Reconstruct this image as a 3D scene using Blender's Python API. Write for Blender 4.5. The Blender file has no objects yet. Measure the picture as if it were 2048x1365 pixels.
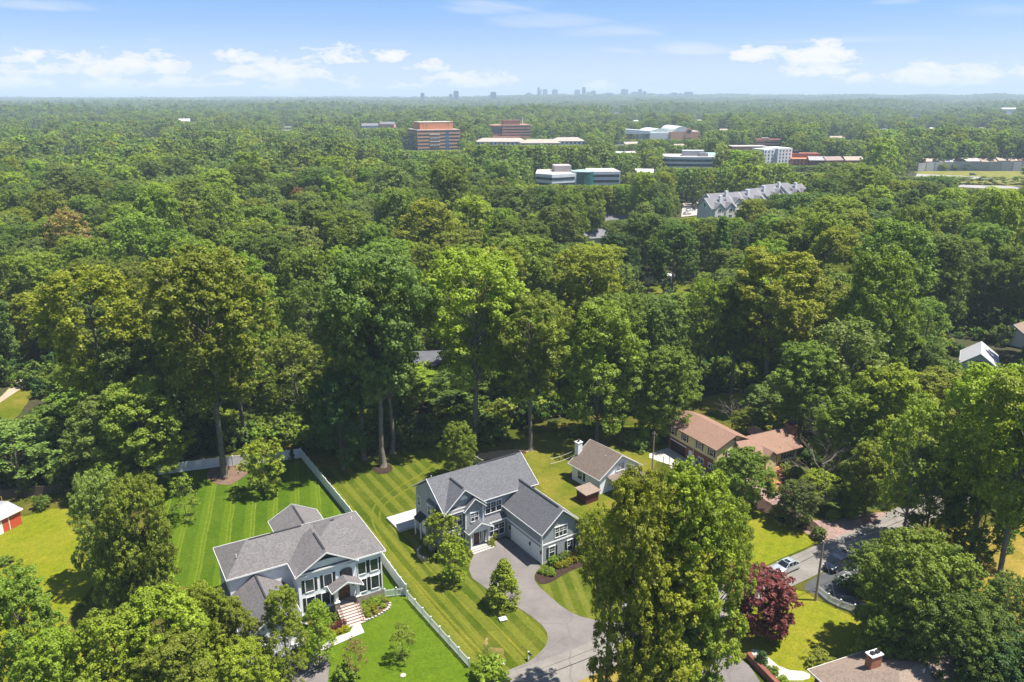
import bpy, math, random
import numpy as np
from mathutils import Vector, Matrix, noise as mnoise

random.seed(7)
S = bpy.context.scene
COL = S.collection
RAD = math.radians

# ---------------------------------------------------------------- camera
CAM_H, FPX, CX, CY, HORIZON = 66.0, 1593.0, 1024.0, 682.5, 188.0
PITCH = math.atan((CY - HORIZON) / FPX)
CP, SP = math.cos(PITCH), math.sin(PITCH)
cam_d = bpy.data.cameras.new('camera')
cam = bpy.data.objects.new('camera', cam_d)
COL.objects.link(cam)
cam.location = (0, 0, CAM_H)
cam.rotation_euler = (math.pi / 2 - PITCH, 0, 0)
cam_d.sensor_width = 36.0
cam_d.lens = FPX / 2048.0 * 36.0
cam_d.clip_start = 1.0
cam_d.clip_end = 60000.0
S.camera = cam


def P(px, py, z=0.0):
    """where the sight line through a survey mark of the photograph meets the level z"""
    u = (px - CX) / FPX
    v = (py - CY) / FPX
    d = (CAM_H - z) / (v * CP + SP)
    return Vector((d * u, d * (CP - v * SP), z))


def PD(px, py, Y):
    """the point of a sight line at distance Y"""
    u = (px - CX) / FPX
    v = (py - CY) / FPX
    d = Y / (CP - v * SP)
    return Vector((d * u, Y, CAM_H - d * (v * CP + SP)))


def PROJ(X, Y, Z):
    dz = CAM_H - Z
    d = Y * CP + dz * SP
    return (CX + FPX * X / d, CY + FPX * (dz * CP - Y * SP) / d, d)


# ---------------------------------------------------------------- tagging
def tag(o, label=None, cat=None, group=None, kind=None):
    if label: o['label'] = label
    if cat: o['category'] = cat
    if group: o['group'] = group
    if kind: o['kind'] = kind
    return o


def empty(name, loc=(0, 0, 0), rz=0.0):
    o = bpy.data.objects.new(name, None)
    o.location = loc
    o.rotation_euler = (0, 0, rz)
    o.empty_display_size = 0.5
    COL.objects.link(o)
    return o


def copy_tree(o, parent=None):
    c = o.copy()
    COL.objects.link(c)
    if parent is not None:
        c.parent = parent
    for ch in list(o.children):
        copy_tree(ch, c)
    return c


# ---------------------------------------------------------------- mesh builder
class MB:
    def __init__(s):
        s.v = []; s.f = []; s.m = []

    def quad(s, a, b, c, d, mi=0):
        n = len(s.v)
        s.v += [tuple(a), tuple(b), tuple(c), tuple(d)]
        s.f.append((n, n + 1, n + 2, n + 3)); s.m.append(mi)

    def poly(s, pts, mi=0):
        n = len(s.v)
        s.v += [tuple(p) for p in pts]
        s.f.append(tuple(range(n, n + len(pts)))); s.m.append(mi)

    def box(s, x0, x1, y0, y1, z0, z1, mi=0):
        if x1 < x0: x0, x1 = x1, x0
        if y1 < y0: y0, y1 = y1, y0
        if z1 < z0: z0, z1 = z1, z0
        n = len(s.v)
        s.v += [(x0, y0, z0), (x1, y0, z0), (x1, y1, z0), (x0, y1, z0),
                (x0, y0, z1), (x1, y0, z1), (x1, y1, z1), (x0, y1, z1)]
        for f in ((0, 3, 2, 1), (4, 5, 6, 7), (0, 1, 5, 4), (1, 2, 6, 5), (2, 3, 7, 6), (3, 0, 4, 7)):
            s.f.append(tuple(n + i for i in f)); s.m.append(mi)

    def fbox(s, fr, u0, u1, v0, v1, d0, d1, mi=0):
        """box in a wall frame: fr = (origin, right, up, out)"""
        o, r, up, out = fr
        n = len(s.v)
        for d in (d0, d1):
            for (u, v) in ((u0, v0), (u1, v0), (u1, v1), (u0, v1)):
                s.v.append(tuple(o + r * u + up * v + out * d))
        for f in ((0, 3, 2, 1), (4, 5, 6, 7), (0, 1, 5, 4), (1, 2, 6, 5), (2, 3, 7, 6), (3, 0, 4, 7)):
            s.f.append(tuple(n + i for i in f)); s.m.append(mi)

    def prism(s, pts, ext, mi=0):
        """polygon pts extruded by vector ext"""
        n = len(s.v); k = len(pts)
        e = Vector(ext)
        s.v += [tuple(p) for p in pts] + [tuple(Vector(p) + e) for p in pts]
        s.f.append(tuple(range(n + k - 1, n - 1, -1))); s.m.append(mi)
        s.f.append(tuple(range(n + k, n + 2 * k))); s.m.append(mi)
        for i in range(k):
            j = (i + 1) % k
            s.f.append((n + i, n + j, n + k + j, n + k + i)); s.m.append(mi)

    def beam(s, a, b, w, h, mi=0, up=(0, 0, 1)):
        """rectangular bar from a to b, width w (sideways), height h (along up)"""
        a = Vector(a); b = Vector(b)
        d = (b - a)
        if d.length < 1e-6: return
        d.normalize()
        up = Vector(up)
        sd = d.cross(up)
        if sd.length < 1e-4: sd = Vector((1, 0, 0))
        sd.normalize()
        u2 = sd.cross(d).normalized()
        n = len(s.v)
        for p in (a, b):
            for (i, j) in ((-1, -1), (1, -1), (1, 1), (-1, 1)):
                s.v.append(tuple(p + sd * (i * w / 2) + u2 * (j * h / 2)))
        for f in ((0, 3, 2, 1), (4, 5, 6, 7), (0, 1, 5, 4), (1, 2, 6, 5), (2, 3, 7, 6), (3, 0, 4, 7)):
            s.f.append(tuple(n + i for i in f)); s.m.append(mi)

    def tube(s, path, radii, seg=8, mi=0, cap=True):
        path = [Vector(p) for p in path]
        if not hasattr(radii, '__len__'): radii = [radii] * len(path)
        n = len(s.v); k = len(path)
        for i, p in enumerate(path):
            d = (path[min(i + 1, k - 1)] - path[max(i - 1, 0)])
            if d.length < 1e-6: d = Vector((0, 0, 1))
            d.normalize()
            ref = Vector((0, 0, 1)) if abs(d.z) < 0.9 else Vector((1, 0, 0))
            a = d.cross(ref).normalized(); b = d.cross(a)
            for j in range(seg):
                t = 2 * math.pi * j / seg
                s.v.append(tuple(p + (a * math.cos(t) + b * math.sin(t)) * radii[i]))
        for i in range(k - 1):
            for j in range(seg):
                j2 = (j + 1) % seg
                s.f.append((n + i * seg + j, n + i * seg + j2, n + (i + 1) * seg + j2, n + (i + 1) * seg + j)); s.m.append(mi)
        if cap:
            s.f.append(tuple(n + j for j in range(seg))); s.m.append(mi)
            s.f.append(tuple(n + (k - 1) * seg + j for j in range(seg - 1, -1, -1))); s.m.append(mi)

    def lathe(s, c, prof, seg=16, mi=0):
        s.tube([(c[0], c[1], c[2] + z) for z, r in prof], [r for z, r in prof], seg, mi)

    def build_each(s, name, mats, parent=None):
        """every separate piece becomes an object of its own"""
        par = list(range(len(s.v)))

        def find(i):
            while par[i] != i:
                par[i] = par[par[i]]; i = par[i]
            return i
        for f in s.f:
            for k in f[1:]: par[find(k)] = find(f[0])
        groups = {}
        for f in s.f: groups.setdefault(find(f[0]), []).append(f)
        out = []
        for g, fs in groups.items():
            m = MB(); mp = {}
            for f in fs:
                for k in f:
                    if k not in mp: mp[k] = len(m.v); m.v.append(s.v[k])
                m.f.append(tuple(mp[k] for k in f)); m.m.append(0)
            out.append(m.build(name, mats, parent))
        return out

    def build(s, name, mats, parent=None, smooth=False, loc=None, rz=None):
        me = bpy.data.meshes.new(name)
        me.from_pydata(s.v, [], s.f)
        if not isinstance(mats, (list, tuple)): mats = [mats]
        for m in mats: me.materials.append(m)
        if len(mats) > 1:
            me.polygons.foreach_set('material_index', s.m)
        if smooth:
            me.polygons.foreach_set('use_smooth', [True] * len(s.f))
        me.update()
        fixn(me)
        o = bpy.data.objects.new(name, me)
        COL.objects.link(o)
        if parent is not None: o.parent = parent
        if loc is not None: o.location = loc
        if rz is not None: o.rotation_euler = (0, 0, rz)
        return o


def fixn(me):
    import bmesh
    bm = bmesh.new(); bm.from_mesh(me)
    bmesh.ops.recalc_face_normals(bm, faces=bm.faces)
    bm.to_mesh(me); bm.free()


# ---------------------------------------------------------------- materials
class NT:
    def __init__(s, mat):
        mat.use_nodes = True
        s.t = mat.node_tree
        s.t.nodes.clear()

    def n(s, typ, **kw):
        nd = s.t.nodes.new(typ)
        for k, v in kw.items():
            setattr(nd, k, v)
        return nd

    def l(s, a, b):
        s.t.links.new(a, b)

    def math(s, op, a, b=None, c=None, clamp=False):
        nd = s.n('ShaderNodeMath', operation=op); nd.use_clamp = clamp
        for i, x in enumerate((a, b, c)):
            if x is None: continue
            if isinstance(x, (int, float)): nd.inputs[i].default_value = x
            else: s.l(x, nd.inputs[i])
        return nd.outputs[0]

    def mix(s, fac, a, b, typ='MIX'):
        nd = s.n('ShaderNodeMix', data_type='RGBA', blend_type=typ)
        for sock, x in ((nd.inputs[0], fac), (nd.inputs[6], a), (nd.inputs[7], b)):
            if isinstance(x, (int, float)): sock.default_value = x
            elif isinstance(x, tuple): sock.default_value = (*x[:3], 1)
            else: s.l(x, sock)
        return nd.outputs[2]

    def ramp(s, fac, stops, interp='LINEAR'):
        nd = s.n('ShaderNodeValToRGB')
        nd.color_ramp.interpolation = interp
        els = nd.color_ramp.elements
        while len(els) > 1: els.remove(els[-1])
        for i, (p, c) in enumerate(stops):
            e = els[0] if i == 0 else els.new(p)
            e.position = p
            e.color = (*c, 1) if isinstance(c, tuple) else (c, c, c, 1)
        s.l(fac, nd.inputs[0])
        return nd.outputs[0]

    def noise(s, vec, scale, detail=3, rough=0.55, dist=0.0):
        nd = s.n('ShaderNodeTexNoise')
        nd.inputs['Scale'].default_value = scale
        nd.inputs['Detail'].default_value = detail
        nd.inputs['Roughness'].default_value = rough
        nd.inputs['Distortion'].default_value = dist
        if vec is not None: s.l(vec, nd.inputs['Vector'])
        return nd.outputs[0]

    def coord(s, which='Object', scale=None, rot=None, loc=None):
        tc = s.n('ShaderNodeTexCoord')
        out = tc.outputs[which]
        if scale or rot or loc:
            mp = s.n('ShaderNodeMapping')
            if scale: mp.inputs['Scale'].default_value = scale
            if rot: mp.inputs['Rotation'].default_value = rot
            if loc: mp.inputs['Location'].default_value = loc
            s.l(out, mp.inputs['Vector'])
            out = mp.outputs[0]
        return out

    def out(s, shader, vol=None):
        o = s.n('ShaderNodeOutputMaterial')
        if shader is not None: s.l(shader, o.inputs['Surface'])
        if vol is not None: s.l(vol, o.inputs['Volume'])

    def bsdf(s, color, rough=0.8, spec=0.3, metal=0.0, normal=None):
        b = s.n('ShaderNodeBsdfPrincipled')
        for k, x in (('Base Color', color), ('Roughness', rough), ('Specular IOR Level', spec), ('Metallic', metal)):
            if isinstance(x, tuple): b.inputs[k].default_value = (*x[:3], 1)
            elif isinstance(x, (int, float)): b.inputs[k].default_value = x
            else: s.l(x, b.inputs[k])
        if normal is not None: s.l(normal, b.inputs['Normal'])
        return b

    def bump(s, h, strength=0.4, dist=0.05):
        b = s.n('ShaderNodeBump')
        b.inputs['Strength'].default_value = strength
        b.inputs['Distance'].default_value = dist
        s.l(h, b.inputs['Height'])
        return b.outputs[0]


_mc = {}


def mat_plain(name, col, col2=None, scale=1.5, rough=0.75, spec=0.3, metal=0.0, fine=0.0):
    """colour with large scale mottling and a little fine grain"""
    if name in _mc: return _mc[name]
    m = bpy.data.materials.new(name); t = NT(m)
    co = t.coord('Object')
    if col2 is None: col2 = tuple(c * 0.86 for c in col)
    nz = t.ramp(t.noise(co, scale, 4, 0.6), [(0.3, 0.0), (0.7, 1.0)])
    c = t.mix(nz, col, col2)
    if fine:
        g = t.ramp(t.noise(co, 14.0, 2), [(0.25, 1 - fine), (0.75, 1 + fine)])
        c = t.mix(1.0, c, g, 'MULTIPLY')
    t.out(t.bsdf(c, rough, spec, metal).outputs[0])
    _mc[name] = m
    return m


def mat_siding(name, col, pitch=0.18, rough=0.6):
    """lap siding: boards as bump lines along z"""
    if name in _mc: return _mc[name]
    m = bpy.data.materials.new(name); t = NT(m)
    co = t.coord('Object')
    sx = t.n('ShaderNodeSeparateXYZ'); t.l(co, sx.inputs[0])
    saw = t.math('FRACT', t.math('DIVIDE', sx.outputs[2], pitch))
    line = t.ramp(saw, [(0.0, 0.0), (0.14, 1.0), (1.0, 0.72)])
    nz = t.ramp(t.noise(co, 0.8, 4), [(0.3, 0.94), (0.7, 1.04)])
    c = t.mix(1.0, col, nz, 'MULTIPLY')
    t.out(t.bsdf(c, rough, 0.3, 0.0, t.bump(line, 0.55, 0.03)).outputs[0])
    _mc[name] = m
    return m


def mat_shingle(name, col, col2, rough=0.9, scale=1.0):
    """asphalt shingle: small tabs in two tones, courses as bump, slight weathering"""
    if name in _mc: return _mc[name]
    m = bpy.data.materials.new(name); t = NT(m)
    co = t.coord('Object')
    a = t.noise(co, 7.5 * scale, 3, 0.75)
    b = t.noise(co, 0.5, 4, 0.6)
    vor = t.n('ShaderNodeTexVoronoi'); vor.inputs['Scale'].default_value = 5.5 * scale
    t.l(t.coord('Object', scale=(1, 1, 2.2)), vor.inputs['Vector'])
    hs = t.n('ShaderNodeSeparateColor'); t.l(vor.outputs['Color'], hs.inputs[0])
    f = t.math('ADD', t.math('MULTIPLY', a, 0.6), t.math('MULTIPLY', hs.outputs[0], 0.4))
    c = t.mix(t.ramp(f, [(0.25, 0.0), (0.75, 1.0)]), col, col2)
    w = t.ramp(b, [(0.3, 0.95), (0.7, 1.05)])
    c = t.mix(1.0, c, w, 'MULTIPLY')
    sx = t.n('ShaderNodeSeparateXYZ'); t.l(co, sx.inputs[0])
    saw = t.math('FRACT', t.math('DIVIDE', sx.outputs[2], 0.13))
    t.out(t.bsdf(c, rough, 0.2, 0.0, t.bump(saw, 0.5, 0.03)).outputs[0])
    _mc[name] = m
    return m


def mat_brick(name, col, col2, mortar, scale=1.0):
    if name in _mc: return _mc[name]
    m = bpy.data.materials.new(name); t = NT(m)
    tc = t.n('ShaderNodeTexCoord')
    sx = t.n('ShaderNodeSeparateXYZ'); t.l(tc.outputs['Object'], sx.inputs[0])
    cb = t.n('ShaderNodeCombineXYZ')
    t.l(t.math('ADD', sx.outputs[0], sx.outputs[1]), cb.inputs[0]); t.l(sx.outputs[2], cb.inputs[1])
    br = t.n('ShaderNodeTexBrick')
    br.inputs['Scale'].default_value = scale
    br.inputs['Color1'].default_value = (*col, 1); br.inputs['Color2'].default_value = (*col2, 1)
    br.inputs['Mortar'].default_value = (*mortar, 1)
    br.inputs['Brick Width'].default_value = 0.24; br.inputs['Row Height'].default_value = 0.085
    br.inputs['Mortar Size'].default_value = 0.008
    t.l(cb.outputs[0], br.inputs['Vector'])
    nz = t.ramp(t.noise(tc.outputs['Object'], 1.1, 4), [(0.3, 0.85), (0.7, 1.12)])
    c = t.mix(1.0, br.outputs['Color'], nz, 'MULTIPLY')
    t.out(t.bsdf(c, 0.9, 0.2).outputs[0])
    _mc[name] = m
    return m


def mat_lawn(name, c_base, c_dry, c_dark, stripe_dir=None, pitch=1.1, stripe=0.5, dry=0.5, track=0.0, c_light=None):
    """mown grass: stripes follow a heading (degrees from +x), dry patches, clumps"""
    if name in _mc: return _mc[name]
    m = bpy.data.materials.new(name); t = NT(m)
    co = t.coord('Object')
    big = t.noise(co, 0.11, 5, 0.62)
    mid = t.noise(co, 0.75, 4, 0.65)
    fin = t.noise(co, 6.5, 2, 0.7)
    c = t.mix(t.ramp(mid, [(0.36, 0.0), (0.66, 1.0)]), c_base, c_dark)
    c = t.mix(t.math('MULTIPLY', t.ramp(big, [(0.42, 0.0), (0.68, 1.0)]), dry), c, c_dry)
    if stripe_dir is not None:
        a = RAD(stripe_dir)
        sx = t.n('ShaderNodeSeparateXYZ'); t.l(co, sx.inputs[0])
        across = t.math('ADD', t.math('MULTIPLY', sx.outputs[0], -math.sin(a)), t.math('MULTIPLY', sx.outputs[1], math.cos(a)))
        wob = t.math('MULTIPLY', t.math('SUBTRACT', t.noise(co, 0.16, 2), 0.5), pitch * 0.18)
        ph = t.math('FRACT', t.math('DIVIDE', t.math('ADD', across, wob), pitch * 2))
        band = t.ramp(ph, [(0.0, 0.0), (0.05, 1.0), (0.45, 1.0), (0.5, 0.0), (0.95, 0.0), (1.0, 0.0)])
        c = t.mix(t.math('MULTIPLY', band, stripe), c, c_light or tuple(x * 1.35 for x in c_base))
        if track:
            # pale wheel tracks along each pass
            tr = t.ramp(ph, [(0.0, 0.0), (0.015, 1.0), (0.055, 1.0), (0.075, 0.0), (0.15, 0.0), (0.165, 1.0), (0.205, 1.0), (0.225, 0.0)])
            br = t.ramp(t.noise(co, 0.9, 3), [(0.3, 0.25), (0.65, 1.0)])
            c = t.mix(t.math('MULTIPLY', t.math('MULTIPLY', tr, br), track), c, c_dry)
    g = t.ramp(fin, [(0.25, 0.66), (0.75, 1.34)])
    c = t.mix(1.0, c, g, 'MULTIPLY')
    g2 = t.ramp(t.noise(co, 2.2, 3, 0.7), [(0.3, 0.82), (0.7, 1.18)])
    c = t.mix(1.0, c, g2, 'MULTIPLY')
    t.out(t.bsdf(c, 0.9, 0.05, 0.0, t.bump(fin, 0.35, 0.06)).outputs[0])
    _mc[name] = m
    return m


def mat_glass(name='window_glass', col=(0.02, 0.028, 0.034)):
    if name in _mc: return _mc[name]
    m = bpy.data.materials.new(name); t = NT(m)
    co = t.coord('Object')
    nz = t.ramp(t.noise(co, 1.3, 2), [(0.35, 0.7), (0.65, 1.6)])
    c = t.mix(1.0, col, nz, 'MULTIPLY')
    t.out(t.bsdf(c, 0.08, 0.6).outputs[0])
    _mc[name] = m
    return m


def mat_asphalt(name, col, scale=0.5, crack=0.25):
    if name in _mc: return _mc[name]
    m = bpy.data.materials.new(name); t = NT(m)
    co = t.coord('Object')
    a = t.noise(co, 0.28, 5, 0.62)
    f = t.noise(co, 9.0, 2, 0.7)
    c = t.mix(t.ramp(a, [(0.34, 0.0), (0.68, 1.0)]), col, tuple(x * 0.72 for x in col))
    st = t.ramp(t.noise(co, 0.9, 3, .7), [(0.62, 0.0), (0.72, 0.35)])
    c = t.mix(st, c, tuple(x * 0.5 for x in col))
    vor = t.n('ShaderNodeTexVoronoi', feature='DISTANCE_TO_EDGE'); vor.inputs['Scale'].default_value = scale * 0.5
    dis = t.n('ShaderNodeMix', data_type='RGBA'); dis.inputs[0].default_value = 0.45
    nz = t.n('ShaderNodeTexNoise'); nz.inputs['Scale'].default_value = 0.6; t.l(co, nz.inputs['Vector'])
    t.l(co, dis.inputs[6]); t.l(nz.outputs['Color'], dis.inputs[7])
    t.l(dis.outputs[2], vor.inputs['Vector'])
    cr = t.ramp(vor.outputs['Distance'], [(0.0, 1.0), (0.012, 0.0)])
    c = t.mix(t.math('MULTIPLY', cr, crack), c, tuple(x * 0.45 for x in col))
    c = t.mix(1.0, c, t.ramp(f, [(0.25, 0.85), (0.75, 1.15)]), 'MULTIPLY')
    t.out(t.bsdf(c, 0.9, 0.2, 0.0, t.bump(f, 0.3, 0.02)).outputs[0])
    _mc[name] = m
    return m


def mat_leaf(name='leaf', fixed=None):
    """leaf: colour of the tree (object colour) with per leaf and per spray variation, partly translucent"""
    if name in _mc: return _mc[name]
    m = bpy.data.materials.new(name); t = NT(m)
    oi = t.n('ShaderNodeObjectInfo')
    at = t.n('ShaderNodeAttribute'); at.attribute_name = 'tone'
    hs = t.n('ShaderNodeHueSaturation')
    hs.inputs['Saturation'].default_value = 1.0
    t.l(t.math('ADD', t.math('MULTIPLY', oi.outputs['Random'], 0.03), 0.483), hs.inputs['Hue'])
    t.l(t.math('ADD', t.math('MULTIPLY', at.outputs['Fac'], 0.95), t.math('ADD', t.math('MULTIPLY', oi.outputs['Random'], 0.3), 0.40)), hs.inputs['Value'])
    if fixed: hs.inputs['Color'].default_value = (*fixed, 1)
    else: t.l(oi.outputs['Color'], hs.inputs['Color'])
    # older leaves in some sprays are yellower
    yel = t.mix(t.ramp(at.outputs['Fac'], [(0.62, 0.0), (1.0, 0.25)]), hs.outputs[0],
                t.mix(1.0, hs.outputs[0], (1.5, 1.12, 0.55), 'MULTIPLY'))
    d = t.bsdf(yel, 0.55, 0.25)
    tr = t.n('ShaderNodeBsdfTranslucent')
    t.l(t.mix(1.0, yel, (1.25, 1.3, 0.6), 'MULTIPLY'), tr.inputs['Color'])
    mx = t.n('ShaderNodeMixShader'); mx.inputs[0].default_value = 0.36
    t.l(d.outputs[0], mx.inputs[1]); t.l(tr.outputs[0], mx.inputs[2])
    t.out(mx.outputs[0])
    _mc[name] = m
    return m


WHITE = mat_plain('white_trim', (0.78, 0.78, 0.76), (0.72, 0.72, 0.70), 1.2, 0.5)
VINYL = mat_plain('white_vinyl', (0.76, 0.77, 0.78), (0.70, 0.71, 0.72), 0.7, 0.45)
BLACK = mat_plain('black_paint', (0.016, 0.017, 0.019), (0.022, 0.023, 0.025), 2, 0.5)
GLASS = mat_glass()
BARK = mat_plain('bark', (0.21, 0.185, 0.15), (0.115, 0.10, 0.08), 1.6, 0.95, 0.1, 0, 0.3)
LEAF = mat_leaf()
CONCRETE = mat_plain('concrete', (0.46, 0.43, 0.39), (0.38, 0.35, 0.31), 0.4, 0.9, 0.2, 0, 0.08)
MULCH = mat_plain('mulch', (0.058, 0.036, 0.026), (0.03, 0.02, 0.015), 1.5, 1.0, 0.1, 0, 0.4)
SKY_STRENGTH = 0.082
SKY_LOW, SKY_MID, SKY_TOP = (1, 1, 1), (1, 1, 1), (1, 1, 1)
CLOUD = 6.3
HAZE = 1.4e-4
HAZE_COL = (0.70, 0.86, 1.0)
EXPOSURE = 1.0
# ---------------------------------------------------------------- terrain
def sstep(a, b, x):
    t_ = np.clip((np.asarray(x, float) - a) / (b - a), 0, 1)
    return t_ * t_ * (3 - 2 * t_)


def terr(X, Y):
    X = np.asarray(X, float); Y = np.asarray(Y, float)
    far = sstep(1150, 1900, Y)
    h = 5.0 * np.sin(X / 210.0 + 1.3) * np.sin(Y / 260.0 + 0.4) + 4.0 * np.sin(X / 95.0 - Y / 170.0)
    h = h * far * 1.5
    big = sstep(1800, 3500, Y)
    h = h + big * (6.0 * np.sin(X / 620.0 + 2.0) * np.sin(Y / 800.0) + 3 * np.sin(Y / 310.0 + X / 900.0))
    ridge = sstep(4200, 7200, Y) * sstep(-900, 500, X)
    h = h + 27.0 * ridge
    return np.maximum(h, -9.0)


def terr1(x, y):
    return float(terr(x, y))


def build_ground():
    ys = [-380, -100, 0, 60, 120, 200, 300, 420]
    y = 420.0
    while y < 15200:
        y *= 1.045; ys.append(min(y, 15300))
    n = 121
    V = []; F = []
    for y in ys:
        hw = max(420.0, 0.95 * y + 200)
        hw = min(hw, 13800)
        xs = np.linspace(-hw, hw, n)
        z = terr(xs, np.full(n, y))
        for x, zz in zip(xs, z): V.append((x, y, zz))
    for i in range(len(ys) - 1):
        for j in range(n - 1):
            a = i * n + j
            F.append((a, a + 1, a + n + 1, a + n))
    m = bpy.data.materials.new('forest_floor'); t = NT(m)
    co = t.coord('Object')
    a = t.noise(co, 0.09, 5, 0.65); b = t.noise(co, 1.3, 4, 0.7)
    c = t.mix(t.ramp(a, [(0.35, 0.0), (0.65, 1.0)]), (0.045, 0.04, 0.02), (0.035, 0.052, 0.016))
    c = t.mix(t.ramp(b, [(0.45, 0.0), (0.75, 0.8)]), c, (0.10, 0.075, 0.045))
    t.out(t.bsdf(c, 0.95, 0.1, 0, t.bump(b, 0.5, 0.2)).outputs[0])
    me = bpy.data.meshes.new('ground')
    me.from_pydata(V, [], F); me.materials.append(m)
    me.polygons.foreach_set('use_smooth', [True] * len(F))
    o = bpy.data.objects.new('ground', me); COL.objects.link(o)
    tag(o, kind='structure')


build_ground()


# ---------------------------------------------------------------- ground sheets
def smooth_poly(pts, it=2):
    for _ in range(it):
        q = []
        for i in range(len(pts)):
            a = Vector(pts[i]); b = Vector(pts[(i + 1) % len(pts)])
            q += [a * 0.75 + b * 0.25, a * 0.25 + b * 0.75]
        pts = q
    return pts


NS = [0]
TOPZ = {}


def sheet(name, pts, z, mat, it=2, kind='structure', px=True, edge=0.0):
    """a flat sheet laid at height z; outline given as survey marks (px) or world points"""
    if z < .3:
        NS[0] += 1
        z = .01 + .0016 * NS[0]
    TOPZ[name] = z
    w_ = [P(x, y) for x, y in pts] if px else [Vector((x, y, 0)) for x, y in pts]
    w_ = smooth_poly(w_, it)
    if edge:
        # natural, slightly ragged border
        q = []
        k = len(w_)
        for i in range(k):
            a = w_[i]; b = w_[(i + 1) % k]
            L_ = (b - a).length
            nn = max(1, int(L_ / 0.6))
            for j in range(nn):
                p = a.lerp(b, j / nn)
                q.append(p + Vector((mnoise.noise(p * 0.9), mnoise.noise(p * 0.9 + Vector((9, 3, 0))), 0)) * edge)
        w_ = q
    import bmesh
    bm = bmesh.new()
    vs = [bm.verts.new((p.x, p.y, z)) for p in w_]
    es = [bm.edges.new((vs[i], vs[(i + 1) % len(vs)])) for i in range(len(vs))]
    bmesh.ops.triangle_fill(bm, edges=es, use_beauty=True, normal=(0, 0, 1))
    for f in bm.faces:
        if f.normal.z < 0: f.normal_flip()
    me = bpy.data.meshes.new(name)
    bm.to_mesh(me); bm.free()
    me.materials.append(mat)
    o = bpy.data.objects.new(name, me); COL.objects.link(o)
    tag(o, kind=kind)
    return o


G_ = (0.060, 0.128, 0.012)
LAWN_W = mat_lawn('lawn_white_house', (0.054, 0.098, 0.004), (0.155, 0.185, 0.022), (0.042, 0.080, 0.004), 105, 1.75, 0.75, 0.16, 0.65, (0.078, 0.124, 0.006))
LAWN_WF = mat_lawn('lawn_front', (0.078, 0.126, 0.006), (0.120, 0.150, 0.012), (0.060, 0.104, 0.005), 30, 1.2, 0.10, 0.25)
LAWN_G = mat_lawn('lawn_grey_house', (0.054, 0.080, 0.004), (0.165, 0.150, 0.022), (0.040, 0.064, 0.004), 121, 1.2, 0.55, 0.45, 0.4, (0.128, 0.140, 0.018))
LAWN_F = mat_lawn('lawn_strip', (0.066, 0.090, 0.006), (0.160, 0.150, 0.025), (0.048, 0.072, 0.005), 100, 1.1, 0.55, 0.5, 0.4, (0.130, 0.135, 0.022))
LAWN_Y = mat_lawn('lawn_yellow', (0.158, 0.168, 0.008), (0.250, 0.195, 0.030), (0.112, 0.138, 0.007), 60, 0.9, 0.12, 0.5)
LAWN_B = mat_lawn('lawn_meadow', (0.098, 0.118, 0.008), (0.215, 0.165, 0.03), (0.066, 0.090, 0.007), None, dry=0.7)
LAWN_D = mat_lawn('lawn_dry', (0.21, 0.155, 0.025), (0.32, 0.215, 0.055), (0.13, 0.115, 0.018), None, dry=0.9)
ASPH = mat_asphalt('asphalt_road', (0.225, 0.205, 0.182), 0.5, 0.6)
ASPH2 = mat_asphalt('asphalt_drive', (0.185, 0.165, 0.155), 0.35, 0.4)
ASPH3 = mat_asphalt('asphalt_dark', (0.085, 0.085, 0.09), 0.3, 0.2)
PAVER = mat_brick('brick_paver', (0.30, 0.19, 0.16), (0.22, 0.135, 0.12), (0.20, 0.16, 0.14), 0.9)


def mat_paver(name):
    m = bpy.data.materials.new(name); t = NT(m)
    co = t.coord('Object', rot=(0, 0, 0.6))
    br = t.n('ShaderNodeTexBrick')
    br.inputs['Color1'].default_value = (0.33, 0.215, 0.185, 1); br.inputs['Color2'].default_value = (0.24, 0.155, 0.135, 1)
    br.inputs['Mortar'].default_value = (0.16, 0.12, 0.10, 1)
    br.inputs['Brick Width'].default_value = 0.42; br.inputs['Row Height'].default_value = 0.42
    br.inputs['Mortar Size'].default_value = 0.03; br.inputs['Scale'].default_value = 1.0
    t.l(co, br.inputs['Vector'])
    nz = t.ramp(t.noise(co, 0.5, 5), [(0.3, 0.8), (0.7, 1.15)])
    t.out(t.bsdf(t.mix(1.0, br.outputs['Color'], nz, 'MULTIPLY'), 0.9, 0.2).outputs[0])
    return m


PAVER = mat_paver('brick_pavers')

sheet('yard', [(-80, 1000), (180, 985), (240, 950), (330, 915), (600, 880), (720, 895), (880, 880), (1050, 850), (1200, 825), (1340, 790), (1620, 810), (1700, 900), (1850, 960), (2160, 1020), (2200, 1440), (-150, 1440)], 0.008, mat_lawn('rough_grass', (0.060, 0.078, 0.006), (0.15, 0.11, 0.025), (0.036, 0.052, 0.005), None, dry=0.8), 2, edge=0.8)
sheet('lawn', [(296, 905), (330, 944), (480, 925), (606, 907), (700, 1036), (790, 1166), (812, 1193), (862, 1250), (940, 1336), (1000, 1420), (560, 1420), (560, 1290), (640, 1240), (450, 1180), (335, 1172), (318, 1110), (300, 1020)], 0.02, LAWN_W, 0)
sheet('front_lawn', [(775, 1195), (812, 1195), (862, 1252), (938, 1337), (1000, 1420), (640, 1420), (600, 1330), (650, 1270), (740, 1245), (778, 1225)], 0.032, LAWN_WF, 1)
sheet('lawn.001', [(608, 907), (640, 935), (705, 925), (760, 905), (880, 895), (905, 930), (960, 960), (1120, 980), (1000, 1100), (1100, 1250), (1108, 1290), (1060, 1330), (1012, 1347), (960, 1352), (938, 1340), (812, 1193), (700, 1034)], 0.02, LAWN_G, 0)
sheet('lawn.002', [(1050, 1150), (1210, 1090), (1270, 1120), (1330, 1180), (1250, 1262), (1225, 1272), (1140, 1235), (1085, 1180)], 0.024, LAWN_F, 1)
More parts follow.
